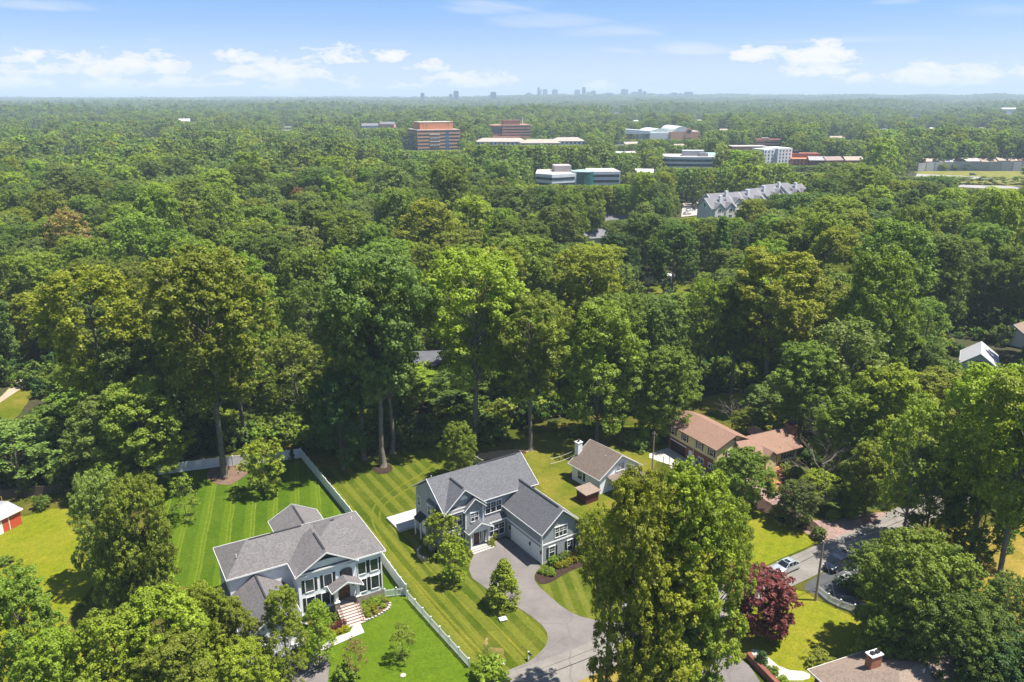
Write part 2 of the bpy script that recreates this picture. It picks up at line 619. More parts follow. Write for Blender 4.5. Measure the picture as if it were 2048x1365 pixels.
sheet('lawn.003', [(-60, 1010), (40, 1040), (120, 1010), (200, 1040), (220, 1120), (180, 1180), (120, 1260), (200, 1300), (300, 1420), (-80, 1420)], 0.02, LAWN_Y, 1, edge=0.3)
sheet('meadow', [(1020, 905), (1045, 872), (1120, 862), (1200, 858), (1330, 845), (1345, 900), (1300, 935), (1280, 1020), (1200, 1080), (1110, 1010), (1060, 950)], 0.02, LAWN_B, 2, edge=0.5)
sheet('lawn.004', [(1470, 990), (1560, 1015), (1610, 1065), (1640, 1083), (1560, 1118), (1504, 1145), (1400, 1175), (1330, 1160), (1400, 1060)], 0.024, LAWN_Y, 1)
sheet('lawn.005', [(1500, 1210), (1560, 1186), (1600, 1178), (1640, 1205), (1720, 1238), (1760, 1290), (1740, 1380), (1640, 1400), (1520, 1340), (1470, 1290)], 0.02, LAWN_Y, 1, edge=0.2)
sheet('dry_lawn', [(1790, 1105), (1900, 1075), (2000, 1050), (2120, 1040), (2140, 1260), (1960, 1250), (1880, 1180)], 0.02, LAWN_D, 2, edge=0.5)
sheet('dry_lawn.001', [(1140, 1352), (1225, 1337), (1330, 1290), (1400, 1262), (1480, 1240), (1480, 1420), (1120, 1420)], 0.018, LAWN_D, 1)
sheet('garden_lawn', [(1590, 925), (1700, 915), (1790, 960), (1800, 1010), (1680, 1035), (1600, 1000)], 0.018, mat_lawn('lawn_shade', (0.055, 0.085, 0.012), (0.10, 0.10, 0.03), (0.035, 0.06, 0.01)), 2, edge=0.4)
sheet('back_lawn', [(1380, 800), (1480, 780), (1620, 810), (1680, 880), (1600, 905), (1480, 860)], 0.018, LAWN_B, 2, edge=0.6)
sheet('far_lawn', [(-80, 850), (20, 852), (62, 800), (75, 745), (40, 745), (0, 800), (-80, 830)], 0.02, LAWN_B, 2, edge=0.3)
sheet('dirt_path', [(-40, 812), (0, 800), (40, 750), (85, 700), (100, 690), (120, 700), (95, 730), (60, 765), (10, 800), (-40, 830)], 0.03, mat_plain('pale_gravel', (0.40, 0.33, 0.26), (0.30, 0.24, 0.18), 0.3, 0.95), 2)
sheet('far_lawn.001', [(1405, 722), (1410, 700), (1450, 692), (1462, 705), (1440, 730)], 0.02, LAWN_W, 2)
sheet('far_lawn.002', [(1250, 600), (1262, 565), (1300, 560), (1380, 565), (1400, 580), (1390, 605), (1300, 612)], 0.02, LAWN_B, 1)
sheet('side_street', [(1255, 565), (1330, 557), (1400, 556), (1480, 560), (1480, 548), (1400, 545), (1300, 548), (1240, 556)], 0.03, ASPH3, 0)
sheet('garden_bed', [(905, 650 + 48), (835, 690), (850, 735), (905, 735)], 0.02, mat_plain('leaf_litter', (0.26, 0.17, 0.09), (0.16, 0.10, 0.05), 0.5, 0.95), 2, edge=0.4)

# road with its driveways
ROAD_UP = [(-60, 45.5), (-20, 68.0), (-0.8, 79.3), (13.9, 87.6), (34.8, 99.9), (45.5, 106.4), (61.7, 117.0), (95, 139), (140, 168)]
ROAD_LO = [(140, 160.5), (95, 131.5), (58.3, 108.6), (37.3, 95.2), (11.9, 79.9), (0, 73.0), (-20, 60.8), (-60, 38.0)]
sheet('road', ROAD_UP + ROAD_LO, 0.040, ASPH, 1, px=False)
sheet('driveway', [(1000, 1078), (1020, 1078), (1086, 1132), (1068, 1148), (1070, 1166), (1090, 1185), (1130, 1220), (1170, 1238), (1240, 1247), (1262, 1250), (1240, 1262), (1063, 1331), (1010, 1346), (1050, 1330), (1090, 1298), (1098, 1272), (1080, 1245), (1020, 1205), (975, 1180), (935, 1150), (945, 1112), (960, 1098)], 0.046, ASPH2, 1)
sheet('paver_driveway', [(1560, 985), (1600, 1030), (1640, 1045), (1770, 1022), (1776, 1032), (1669, 1078), (1640, 1086), (1606, 1062), (1570, 1035), (1530, 1000), (1480, 960), (1500, 955)], 0.046, PAVER, 1)
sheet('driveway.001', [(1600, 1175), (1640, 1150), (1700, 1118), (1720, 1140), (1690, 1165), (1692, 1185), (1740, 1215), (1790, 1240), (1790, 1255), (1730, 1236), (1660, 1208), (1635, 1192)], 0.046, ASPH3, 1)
sheet('concrete_pad', [(1288, 912), (1330, 898), (1352, 892), (1392, 920), (1402, 928), (1370, 938), (1330, 928)], 0.045, CONCRETE, 1)
sheet('pad_extension', [(1335, 930), (1372, 938), (1402, 928), (1420, 945), (1395, 962), (1350, 945)], 0.040, mat_plain('pinkish_gravel', (0.36, 0.29, 0.25), (0.28, 0.22, 0.19), 0.5, 0.95), 1)
sheet('driveway.002', [(1430, 1305), (1490, 1318), (1530, 1380), (1560, 1420), (1400, 1420), (1390, 1340)], 0.046, ASPH2, 1)
sheet('driveway.003', [(545, 1365), (600, 1330), (640, 1300), (660, 1310), (655, 1380), (620, 1440), (520, 1440)], 0.046, ASPH2, 1)
sheet('garden_path', [(640, 1296), (665, 1278), (700, 1265), (709, 1248), (721, 1248), (729, 1266), (700, 1278), (650, 1300), (640, 1302)], 0.050, CONCRETE, 0)
sheet('stone_path', [(1505, 1296), (1530, 1310), (1565, 1340), (1620, 1345), (1620, 1362), (1560, 1362), (1530, 1340), (1500, 1310)], 0.05, CONCRETE, 1)
sheet('brick_path', [(1535, 950), (1560, 965), (1590, 985), (1600, 992), (1588, 1000), (1560, 985), (1528, 962)], 0.05, mat_plain('red_pavers', (0.42, 0.17, 0.08), (0.33, 0.13, 0.07), 1.0, 0.9, 0.2, 0, 0.2), 1)
sheet('mulch_bed', [(1071, 1146), (1088, 1137), (1160, 1105), (1190, 1118), (1184, 1128), (1140, 1142), (1100, 1168), (1080, 1170), (1069, 1160)], 0.050, MULCH, 2)
sheet('mulch_bed.001', [(866, 1105), (880, 1090), (930, 1090), (945, 1105), (938, 1118), (905, 1128), (870, 1125)], 0.050, MULCH, 2)
sheet('mulch_bed.002', [(420, 938), (440, 930), (490, 928), (500, 945), (470, 968), (435, 972), (410, 955)], 0.040, mat_plain('dry_mulch', (0.20, 0.125, 0.085), (0.10, 0.065, 0.045), 0.8, 1.0), 2, edge=0.4)
sheet('mulch_bed.003', [(745, 938), (757, 928), (780, 928), (788, 940), (770, 950), (750, 948)], 0.040, MULCH, 2)
sheet('mulch_bed.004', [(1560, 1020), (1600, 1030), (1640, 1050), (1645, 1075), (1610, 1060), (1560, 1045), (1500, 1010), (1470, 985), (1490, 975)], 0.040, MULCH, 2, edge=0.2)
sheet('mulch_bed.005', [(1545, 945), (1600, 940), (1660, 960), (1650, 985), (1610, 1000), (1580, 990)], 0.040, MULCH, 2, edge=0.2)
sheet('bare_patch', [(962, 1276), (985, 1290), (1010, 1298), (1016, 1310), (1005, 1326), (986, 1320), (970, 1300)], 0.028, mat_lawn('thin_grass', (0.155, 0.120, 0.035), (0.27, 0.18, 0.085), (0.10, 0.095, 0.02), None, dry=1.0), 2, edge=0.9)
sheet('bare_patch.001', [(945, 912), (975, 905), (1040, 898), (1060, 903), (1030, 915), (965, 922)], 0.028, mat_plain('dry_soil', (0.34, 0.22, 0.12)), 2, edge=0.5)
sheet('planting_bed', [(716, 1238), (722, 1212), (765, 1195), (778, 1198), (780, 1215), (760, 1228), (735, 1240)], 0.045, mat_plain('bed_soil', (0.13, 0.09, 0.05), (0.08, 0.055, 0.03), 1.2, 1), 2)


STN = [0]


def strip(name, pts, width, mat):
    """a mown wheel track following a curve (survey marks)"""
    q = [P(x, y) for x, y in pts]
    for _ in range(3):
        r = [q[0]]
        for a, b in zip(q, q[1:]): r += [a * .75 + b * .25, a * .25 + b * .75]
        q = r + [q[-1]]
    STN[0] += 1
    z = TOPZ['lawn.001'] + .0006 * STN[0]
    V = []; F = []
    for i, p in enumerate(q):
        d = (q[min(i + 1, len(q) - 1)] - q[max(i - 1, 0)]).normalized()
        n = Vector((-d.y, d.x, 0)) * width / 2 * (.7 + .5 * abs(mnoise.noise(p * .5)))
        V += [(p.x + n.x, p.y + n.y, z), (p.x - n.x, p.y - n.y, z)]
    for i in range(len(q) - 1): F.append((2 * i, 2 * i + 1, 2 * i + 3, 2 * i + 2))
    me = bpy.data.meshes.new(name); me.from_pydata(V, [], F); me.materials.append(mat); me.update()
    o = bpy.data.objects.new(name, me); COL.objects.link(o); tag(o, kind='structure')


TRK = mat_lawn('mown_track', (0.118, 0.126, 0.012), (0.185, 0.165, 0.022), (0.090, 0.104, 0.008), None, dry=.7)
for pts in (((985, 1330), (900, 1240), (820, 1150), (758, 1075), (742, 1040), (748, 1008), (790, 978), (850, 945), (883, 915)),
            ((1002, 1325), (915, 1232), (835, 1140), (775, 1070), (757, 1040), (763, 1012), (800, 988), (858, 952), (890, 925)),
            ((950, 1310), (870, 1220), (800, 1130), (735, 1050), (715, 1030), (700, 1010)),
            ((1030, 1318), (950, 1235), (870, 1150), (810, 1085), (780, 1050)),
            ((1050, 1312), (975, 1235), (930, 1190))):
    strip('mown_track', pts, .42, TRK)
# ---------------------------------------------------------------- building helpers
ROOF_GREY = mat_shingle('shingle_charcoal', (0.145, 0.145, 0.155), (0.085, 0.085, 0.094))
ROOF_WARM = mat_shingle('shingle_warm_grey', (0.185, 0.170, 0.168), (0.105, 0.097, 0.097))
ROOF_TAN = mat_shingle('shingle_terracotta', (0.29, 0.178, 0.130), (0.21, 0.125, 0.09))
ROOF_BROWN = mat_shingle('shingle_weathered_brown', (0.20, 0.155, 0.125), (0.115, 0.09, 0.075))
ROOF_WOOD = mat_shingle('shingle_grey_brown', (0.27, 0.205, 0.165), (0.185, 0.14, 0.112))
SIDE_GREY = mat_siding('siding_grey', (0.275, 0.292, 0.305))
SIDE_WHITE = mat_siding('siding_white', (0.80, 0.82, 0.83))
SIDE_YELLOW = mat_siding('siding_yellow', (0.66, 0.58, 0.29))
BRICK_RED = mat_brick('brick_red', (0.24, 0.085, 0.055), (0.17, 0.058, 0.04), (0.22, 0.16, 0.13))
STONE = mat_brick('ledge_stone', (0.36, 0.30, 0.25), (0.22, 0.18, 0.155), (0.30, 0.27, 0.24), 0.45)
SHUTTER = mat_plain('shutter_charcoal', (0.022, 0.023, 0.026), None, 2, 0.5)
SHUT_BR = mat_plain('shutter_brown', (0.10, 0.032, 0.022), None, 2, 0.6)
WOOD_DOOR = mat_plain('stained_wood', (0.17, 0.065, 0.025), (0.10, 0.035, 0.014), 3.0, 0.45, 0.4)
RIDGE_D = mat_plain('ridge_vent', (0.04, 0.04, 0.044), None, 2, 0.8)

FACES = dict(F=(Vector((1, 0, 0)), Vector((0, -1, 0))), B=(Vector((-1, 0, 0)), Vector((0, 1, 0))),
             L=(Vector((0, -1, 0)), Vector((-1, 0, 0))), R=(Vector((0, 1, 0)), Vector((1, 0, 0))))
ZUP = Vector((0, 0, 1))


def frame(face, x, y, z):
    r, o = FACES[face]
    return (Vector((x, y, z)), r, ZUP, o)


def window(par, face, x, y, z, w, h, cols=2, rows=2, shutters=None, trim=.10, head=True, tmat=None, grid=True, gmat=None, name='window'):
    """x, y, z: middle of the sill on the wall face; frame mesh with a pane under it"""
    fr = frame(face, x, y, z)
    tmat = tmat or WHITE
    m = MB()
    hw = w / 2
    m.fbox(fr, -hw - trim, -hw, -trim, h + trim, -.02, .07)
    m.fbox(fr, hw, hw + trim, -trim, h + trim, -.02, .07)
    m.fbox(fr, -hw, hw, -trim, 0, -.02, .09)
    m.fbox(fr, -hw, hw, h, h + trim, -.02, .08)
    if head: m.fbox(fr, -hw - trim - .05, hw + trim + .05, h + trim, h + trim + .09, -.02, .12)
    for i in range(1, cols):
        u = -hw + w * i / cols
        m.fbox(fr, u - .05, u + .05, 0, h, -.02, .055)
    if rows > 1:
        m.fbox(fr, -hw, hw, h * .5 - .035, h * .5 + .035, -.02, .05)
    if grid:
        for i in range(cols):
            u = -hw + w * (i + .5) / cols
            m.fbox(fr, u - .018, u + .018, h * .5, h, -.02, .035)
        m.fbox(fr, -hw, hw, h * .74 - .015, h * .74 + .015, -.02, .034)
    o = m.build(name, tmat, par)
    g = MB(); g.fbox(fr, -hw, hw, 0, h, -.03, .02)
    g.build('pane', gmat or GLASS, o)
    if shutters:
        for sgn in (-1, 1):
            s = MB()
            a = sgn * (hw + trim + .03); b = sgn * (hw + trim + .03 + .36)
            s.fbox(fr, min(a, b), max(a, b), -.05, h + .05, 0, .05)
            for k in range(2):
                s.fbox(fr, min(a, b) + .05, max(a, b) - .05, .08 + k * h * .5, h * .5 - .05 + k * h * .5, .05, .062)
            s.build('shutter', shutters, par)
    return o


def gable_solid(x0, x1, y0, y1, ze, zr, axis='x', t=.16):
    """roof slab of two slopes; eaves at ze, ridge along axis at zr"""
    m = MB()
    if axis == 'x':
        ym = (y0 + y1) / 2
        p = [(x0, y0, ze), (x0, ym, zr), (x0, y1, ze), (x0, y1, ze - t), (x0, ym, zr - t * 1.25), (x0, y0, ze - t)]
        m.prism(p, (x1 - x0, 0, 0))
    else:
        xm = (x0 + x1) / 2
        p = [(x0, y0, ze), (xm, y0, zr), (x1, y0, ze), (x1, y0, ze - t), (xm, y0, zr - t * 1.25), (x0, y0, ze - t)]
        m.prism(p, (0, y1 - y0, 0))
    return m


def gable_trim(x0, x1, y0, y1, ze, zr, axis='x', ends=(1, 1), eaves=(1, 1), h=.15, t=.05, z=0.0):
    """white fascia along the eaves and rake boards on the gable ends, just proud of the slab"""
    m = MB()
    if axis == 'x':
        ym = (y0 + y1) / 2
        if eaves[0]: m.box(x0, x1, y0 - t, y0 - .004, ze - h, ze - .01 + z)
        if eaves[1]: m.box(x0, x1, y1 + .004, y1 + t, ze - h, ze - .01 + z)
        for i, (x, sg) in enumerate(((x0, -1), (x1, 1))):
            if not ends[i]: continue
            a = x + sg * .004; b = x + sg * t
            for (ya, yb) in ((y0 - t, ym), (y1 + t, ym)):
                m.prism([(min(a, b), ya, ze + .015), (min(a, b), yb, zr + .02), (min(a, b), yb, zr - h - .02), (min(a, b), ya, ze - h)], (abs(b - a), 0, 0))
    else:
        xm = (x0 + x1) / 2
        if eaves[0]: m.box(x0 - t, x0 - .004, y0, y1, ze - h, ze - .01 + z)
        if eaves[1]: m.box(x1 + .004, x1 + t, y0, y1, ze - h, ze - .01 + z)
        for i, (y, sg) in enumerate(((y0, -1), (y1, 1))):
            if not ends[i]: continue
            a = y + sg * .004; b = y + sg * t
            for (xa, xb) in ((x0 - t, xm), (x1 + t, xm)):
                m.prism([(xa, min(a, b), ze + .015), (xb, min(a, b), zr + .02), (xb, min(a, b), zr - h - .02), (xa, min(a, b), ze - h)], (0, abs(b - a), 0))
    return m


def hip_solid(x0, x1, y0, y1, ze, zr, hl, hr, t=.16):
    """hipped roof, ridge along x; hl, hr: run of the hips at the left and right end"""
    m = MB()
    ym = (y0 + y1) / 2
    a, b, c, d = (x0, y0, ze), (x1, y0, ze), (x1, y1, ze), (x0, y1, ze)
    e, f = (x0 + hl, ym, zr), (x1 - hr, ym, zr)
    m.poly([a, b, f, e]); m.poly([c, d, e, f]); m.poly([b, c, f]); m.poly([d, a, e])
    A, B_, C_, D_ = [(p[0], p[1], p[2] - t) for p in (a, b, c, d)]
    m.quad(a, A, B_, b); m.quad(b, B_, C_, c); m.quad(c, C_, D_, d); m.quad(d, D_, A, a)
    m.quad(A, D_, C_, B_)
    return m


def eave_trim(x0, x1, y0, y1, ze, h=.2, t=.05):
    m = MB()
    m.box(x0 - t, x1 + t, y0 - t, y0 - .004, ze - h, ze + .012)
    m.box(x0 - t, x1 + t, y1 + .004, y1 + t, ze - h, ze + .012)
    m.box(x0 - t, x0 - .004, y0 - .003, y1 + .003, ze - h, ze + .012)
    m.box(x1 + .004, x1 + t, y0 - .003, y1 + .003, ze - h, ze + .012)
    return m


def gable_wall(x0, x1, y0, y1, z0, ze, zr, axis='x'):
    m = MB()
    if axis == 'x':
        ym = (y0 + y1) / 2
        m.prism([(x0, y0, z0), (x0, y0, ze), (x0, ym, zr), (x0, y1, ze), (x0, y1, z0)], (x1 - x0, 0, 0))
    else:
        xm = (x0 + x1) / 2
        m.prism([(x0, y0, z0), (x0, y0, ze), (xm, y0, zr), (x1, y0, ze), (x1, y0, z0)], (0, y1 - y0, 0))
    return m


def corner_boards(par, pts, z0, z1, w=.16, mat=None):
    m = MB()
    for (x, y) in pts: m.box(x - w / 2, x + w / 2, y - w / 2, y + w / 2, z0, z1)
    return m.build_each('corner_board', mat or WHITE, par)


def garage_door(par, face, x, y, z, w, h, mat=None, trim=True):
    fr = frame(face, x, y, z)
    d = MB()
    n = 4
    for i in range(n):
        d.fbox(fr, -w / 2, w / 2, h * i / n + .01, h * (i + 1) / n - .01, -.02, .03)
        k = max(2, int(w / .62))
        for j in range(k):
            a = -w / 2 + w * (j + .12) / k; b = -w / 2 + w * (j + .88) / k
            d.fbox(fr, a, b, h * i / n + .1, h * (i + 1) / n - .1, .03, .045)
    d.fbox(fr, -w / 2, w / 2, .02, h - .02, -.03, .012)
    o = d.build('garage_door', mat or WHITE, par)
    if trim:
        m = MB()
        m.fbox(fr, -w / 2 - .14, -w / 2, 0, h + .14, -.02, .07)
        m.fbox(fr, w / 2, w / 2 + .14, 0, h + .14, -.02, .07)
        m.fbox(fr, -w / 2, w / 2, h, h + .14, -.02, .07)
        m.build('frame', WHITE, o)
    return o


def vents(par, pts):
    m = MB()
    for (x, y, z) in pts: m.tube([(x, y, z - .1), (x, y, z + .38)], .06, 8)
    return m.build_each('vent_pipe', WHITE, par)


# ================================================================ grey house
gp = P(1084, 1130)
GH = empty('grey_house', gp, RAD(33.3))
tag(GH, 'large slate grey two storey house with white trim, three garage bays and asphalt drive', 'house')
# walls
w1 = gable_wall(-10.6, 5.7, 10.2, 19.3, 0, 7.25, 10.45, 'x')
w1.build('wall', SIDE_GREY, GH)
w2 = gable_wall(0, 6.7, 0, 10.6, 0, 5.0, 7.75, 'y')
w2.build('wall', SIDE_GREY, GH)
m = MB(); m.box(-10.6, -4.1, 9.95, 10.4, 0, 7.0); m.box(-7.35, -4.35, 9.45, 10.3, 0, 6.75)
m.prism([(-10.5, 9.97, 6.98), (-7.3, 9.97, 9.85), (-4.1, 9.97, 6.98)], (0, .5, 0))
m.prism([(-7.35, 9.45, 6.74), (-5.85, 9.45, 8.1), (-4.35, 9.45, 6.74)], (0, .6, 0))
m.build('wall', SIDE_GREY, GH)
# roofs
gable_solid(-11.0, 6.1, 9.7, 19.8, 7.3, 10.75, 'x').build('roof', ROOF_GREY, GH)
gable_trim(-11.0, 6.1, 9.7, 19.8, 7.3, 10.75, 'x').build('fascia', WHITE, GH)
gable_solid(-.4, 7.1, -.45, 13.2, 5.15, 8.2, 'y').build('roof', ROOF_GREY, GH)
gable_trim(-.4, 7.1, -.45, 13.2, 5.15, 8.2, 'y', (1, 0)).build('fascia', WHITE, GH)
gable_solid(-11.02, -3.75, 9.35, 14.9, 7.05, 10.25, 'y', .14).build('roof', ROOF_GREY, GH)
gable_trim(-11.02, -3.75, 9.35, 14.9, 7.05, 10.25, 'y', (1, 0), (0, 0)).build('fascia', WHITE, GH)
gable_solid(-7.8, -3.95, 9.0, 11.2, 6.75, 8.5, 'y', .12).build('roof', ROOF_GREY, GH)
gable_trim(-7.8, -3.95, 9.0, 11.2, 6.75, 8.5, 'y', (1, 0)).build('fascia', WHITE, GH)
# skirt roof across the big gable
m = MB()
m.prism([(-11.0, 9.4, 6.95), (-11.0, 9.97, 7.35), (-11.0, 9.97, 7.2), (-11.0, 9.4, 6.82)], (3.4, 0, 0))
m.build('roof', ROOF_GREY, GH)
m = MB(); m.box(-11.0, -7.6, 9.35, 9.395, 6.78, 6.95); m.build('fascia', WHITE, GH)
# short roof over the ground floor windows right of the porch
m = MB()
m.prism([(-4.0, 9.35, 3.45), (-4.0, 10.2, 3.95), (-4.0, 10.2, 3.8), (-4.0, 9.35, 3.33)], (3.95, 0, 0))
m.build('roof', ROOF_GREY, GH)
m = MB(); m.box(-4.0, -.05, 9.3, 9.345, 3.2, 3.44); m.build('fascia', WHITE, GH)
m = MB(); m.box(-4.0, -.02, 9.6, 10.25, 0, 3.3); m.build('wall', SIDE_GREY, GH)
# half round louvre
m = MB()
arc = [(-7.3 + .62 * math.cos(a), 9.93, 8.35 + .62 * math.sin(a)) for a in [math.pi * k / 12 for k in range(13)]]
m.prism(arc, (0, .05, 0)); m.build('gable_vent', WHITE, GH)
# ridge vents
m = MB()
m.beam((-2, 14.75, 10.80), (5.2, 14.75, 10.80), .3, .05)
m.beam((3.35, .6, 8.25), (3.35, 12.6, 8.25), .28, .05)
m.beam((-7.38, 10.0, 10.3), (-7.38, 13.9, 10.3), .26, .05)
m.build_each('ridge_vent', RIDGE_D, GH)
vents(GH, [(-9, 17, 9.4), (1, 17.4, 9.0)])
corner_boards(GH, [(-10.6, 9.95), (-10.6, 19.3), (-4.12, 9.95), (0, 0), (6.7, 0), (-7.35, 9.45), (-4.35, 9.45)], 0, 6.7 if False else 4.95)
m = MB()
for (x, y, z1) in ((-10.6, 9.93, 7.0), (-7.35, 9.43, 6.7), (-4.35, 9.43, 6.7)): m.box(x - .09, x + .09, y - .09, y + .09, 4.95, z1)
m.build_each('corner_board', WHITE, GH)
# belt trim
m = MB()
m.box(-.06, -.01, 0, 9.6, 3.05, 3.30); m.box(-.06, 6.76, -.06, -.005, 3.05, 3.28); m.box(6.705, 6.76, 0, 9.6, 3.05, 3.28)
m.box(-10.66, -7.4, 9.88, 9.945, 3.55, 3.8)
m.build_each('belt_trim', WHITE, GH)
# garage doors face left (-x)
garage_door(GH, 'L', 0, 5.6, .05, 4.9, 2.5)
garage_door(GH, 'L', 0, 1.55, .05, 2.5, 2.5)
for yy in (8.45, .12, 2.98):
    m = MB(); fr = frame('L', -.0, yy, 2.0); m.fbox(fr, -.09, .09, -.22, .22, 0, .22); m.fbox(fr, -.12, .12, .22, .28, 0, .26); m.build('wall_lamp', BLACK, GH)
# windows
window(GH, 'F', 3.35, 0, 3.75, 2.1, 1.55, 3, 2)
window(GH, 'F', 1.75, 0, .75, .95, 1.65, 1, 2, SHUTTER)
window(GH, 'F', 5.1, 0, .75, .95, 1.65, 1, 2, SHUTTER)
window(GH, 'F', -9.0, 9.95, 4.35, 2.5, 1.7, 3, 2)
window(GH, 'F', -8.85, 9.95, .9, 2.5, 1.8, 3, 2)
window(GH, 'F', -5.8, 9.45, 4.55, 1.25, 1.35, 2, 2)
window(GH, 'F', -2.0, 10.2, 4.55, 2.9, 1.75, 3, 2)
window(GH, 'F', -1.9, 9.6, .8, 2.9, 1.85, 3, 2)
for (yy, zz, hh) in ((18.3, 4.55, 1.5), (14.9, 4.4, 1.6), (11.6, 4.45, 1.5), (14.7, 1.3, 1.6)):
    window(GH, 'L', -10.6, yy, zz, .85, hh, 1, 2)
# side door with little hood
m = MB(); fr = frame('L', -10.6, 16.9, .5); m.fbox(fr, -.55, .55, 0, 2.2, -.02, .06); m.build('side_door', WHITE, GH)
m = MB(); m.prism([(-11.75, 15.9, 3.15), (-11.75, 17.9, 3.15), (-11.75, 17.9, 3.02), (-11.75, 15.9, 3.02)], (.02, 0, 0))
m.prism([(-11.8, 15.9, 3.0), (-10.6, 15.9, 3.75), (-10.6, 15.9, 3.6), (-11.8, 15.9, 2.88)], (0, 2.1, 0)); m.build('roof', mat_plain('dark_metal_roof', (0.03, 0.034, 0.042), None, 2, 0.5), GH)
m = MB(); m.box(-11.7, -11.56, 15.95, 16.09, 0, 2.95); m.box(-11.7, -11.56, 17.8, 17.94, 0, 2.95); m.build_each('porch_column', WHITE, GH)
# porch
m = MB(); m.box(-7.3, -3.5, 8.35, 9.45, 0, .52); m.box(-7.1, -3.4, 8.0, 8.35, 0, .36); m.box(-7.1, -3.4, 7.65, 8.0, 0, .18); m.build('porch_steps', CONCRETE, GH)
for xx in (-6.95, -3.85):
    m = MB(); m.box(xx - .14, xx + .14, 8.45, 8.73, .52, 3.15); m.box(xx - .19, xx + .19, 8.4, 8.78, .52, .75); m.box(xx - .19, xx + .19, 8.4, 8.78, 2.95, 3.15); m.build_each('porch_column', WHITE, GH)
m = MB(); m.box(-7.15, -3.65, 8.4, 8.75, 3.15, 3.45); m.prism([(-7.1, 8.42, 3.45), (-5.4, 8.42, 4.3), (-3.7, 8.42, 3.45)], (0, .2, 0)); m.box(-7.15, -6.9, 8.75, 9.45, 3.15, 3.45); m.box(-3.9, -3.65, 8.75, 9.45, 3.15, 3.45); m.build('porch_beam', WHITE, GH)
gable_solid(-7.6, -3.2, 8.1, 9.6, 3.42, 4.72, 'y', .12).build('porch_roof', ROOF_GREY, GH)
gable_trim(-7.6, -3.2, 8.1, 9.6, 3.42, 4.72, 'y', (1, 0), h=.16).build('fascia', WHITE, GH)
m = MB(); fr = frame('F', -5.55, 9.45, .52); m.fbox(fr, -.5, .5, 0, 2.2, -.02, .05); m.fbox(fr, -.35, -.05, .2, 1.0, .05, .065); m.fbox(fr, .05, .35, .2, 1.0, .05, .065)
fd = m.build('front_door', mat_plain('dark_red_door', (0.06, 0.018, 0.014), None, 2, 0.4), GH)
m = MB(); m.fbox(fr, -.95, -.5, 0, 2.35, -.02, .07); m.fbox(fr, .5, .95, 0, 2.35, -.02, .07); m.fbox(fr, -.95, .95, 2.2, 2.5, -.02, .07); m.build('door_surround', WHITE, GH)
m = MB(); m.fbox(fr, -.85, -.6, .3, 2.1, .05, .085); m.fbox(fr, .6, .85, .3, 2.1, .05, .085); m.build_each('side_light', GLASS, GH)
# foundation band, downspouts
m = MB(); m.box(-10.63, -10.61, 10.0, 19.3, 0, .35); m.box(0, 6.7, -.03, -.01, 0, .3); m.build_each('foundation', CONCRETE, GH)
m = MB(); m.tube([(-.12, .15, 0), (-.12, .15, 4.9)], .05, 6); m.tube([(6.85, .1, 0), (6.85, .1, 4.9)], .05, 6); m.tube([(-4.1, 9.82, 3.9), (-4.1, 9.82, 6.9)], .05, 6); m.build_each('downspout', WHITE, GH)
# chimney-less rear, patio with steps
m = MB()
pt = Vector((-10.6, 19.6, 0))
m.box(-13.6, -5.0, 19.6, 24.4, .02, .42)
DK = m.build('patio', mat_plain('pale_patio', (0.43, 0.42, 0.40), (0.37, 0.36, 0.34), 0.5, 0.9))
DK.location = gp; DK.rotation_euler = (0, 0, RAD(33.3)); tag(DK, kind='structure')

# ================================================================ white house
wp = P(767.7, 1193)
WH = empty('white_house', wp, RAD(30))
tag(WH, 'white two storey house with grey hipped roofs, black shutters and brown double front door', 'house')
m = MB()
m.box(-3.6, 0, .4, 11.8, .85, 6.9)
m.box(-11.3, -3.6, .25, 11.8, .85, 6.9)
m.box(-19.1, -11.2, 3.9, 11.8, .85, 6.9)
m.prism([(-11.3, .26, 6.85), (-7.5, .26, 9.0), (-3.7, .26, 6.85)], (0, 5, 0))
m.build('wall', SIDE_WHITE, WH)
m = MB(); m.box(-3.62, .04, .36, 11.84, 0, .86); m.box(-11.34, -3.62, .21, 11.84, 0, .86); m.box(-19.14, -11.34, 3.86, 11.84, 0, .86); m.build('stone_base', STONE, WH)
hip_solid(-11.75, .6, 0, 12.2, 7.05, 10.1, 7.0, 5.1).build('roof', ROOF_WARM, WH)
eave_trim(-11.75, .6, 0, 12.2, 7.05).build('fascia', WHITE, WH)
hip_solid(-19.5, -6.5, 3.5, 12.19, 7.06, 9.45, 3.6, .5).build('roof', ROOF_WARM, WH)
m = MB(); m.box(-19.55, -11.8, 3.45, 3.496, 6.86, 7.07); m.box(-19.55, -19.504, 3.5, 12.2, 6.86, 7.07); m.box(-19.5, -11.8, 12.25, 12.3, 6.86, 7.07); m.build('fascia', WHITE, WH)
# front gable
gable_solid(-11.75, -3.35, -.35, 6.6, 6.95, 9.45, 'y', .15).build('roof', ROOF_WARM, WH)
gable_trim(-11.75, -3.35, -.35, 6.6, 6.95, 9.45, 'y', (1, 0)).build('fascia', WHITE, WH)
m = MB()
cur = [(-9.3, -.02, 7.85)] + [(-7.55 + 1.75 * math.cos(a), -.02, 7.85 + .42 * math.sin(a)) for a in [math.pi - math.pi * k / 10 for k in range(11)]] + [(-5.8, -.02, 7.85), (-5.8, -.02, 7.62), (-9.3, -.02, 7.62)]
m.prism(cur, (0, .28, 0)); m.box(-11.4, -10.2, -.1, .25, 6.55, 6.75); m.box(-4.9, -3.7, -.1, .25, 6.55, 6.75); m.build('gable_trim', WHITE, WH)
m = MB(); m.prism([(-9.1, .12, 8.05), (-7.55, .12, 9.05), (-6.0, .12, 8.05)], (0, .12, 0)); m.build('attic_shade_panel', BLACK, WH)  # raised black panel stands in for the shade inside the gable opening
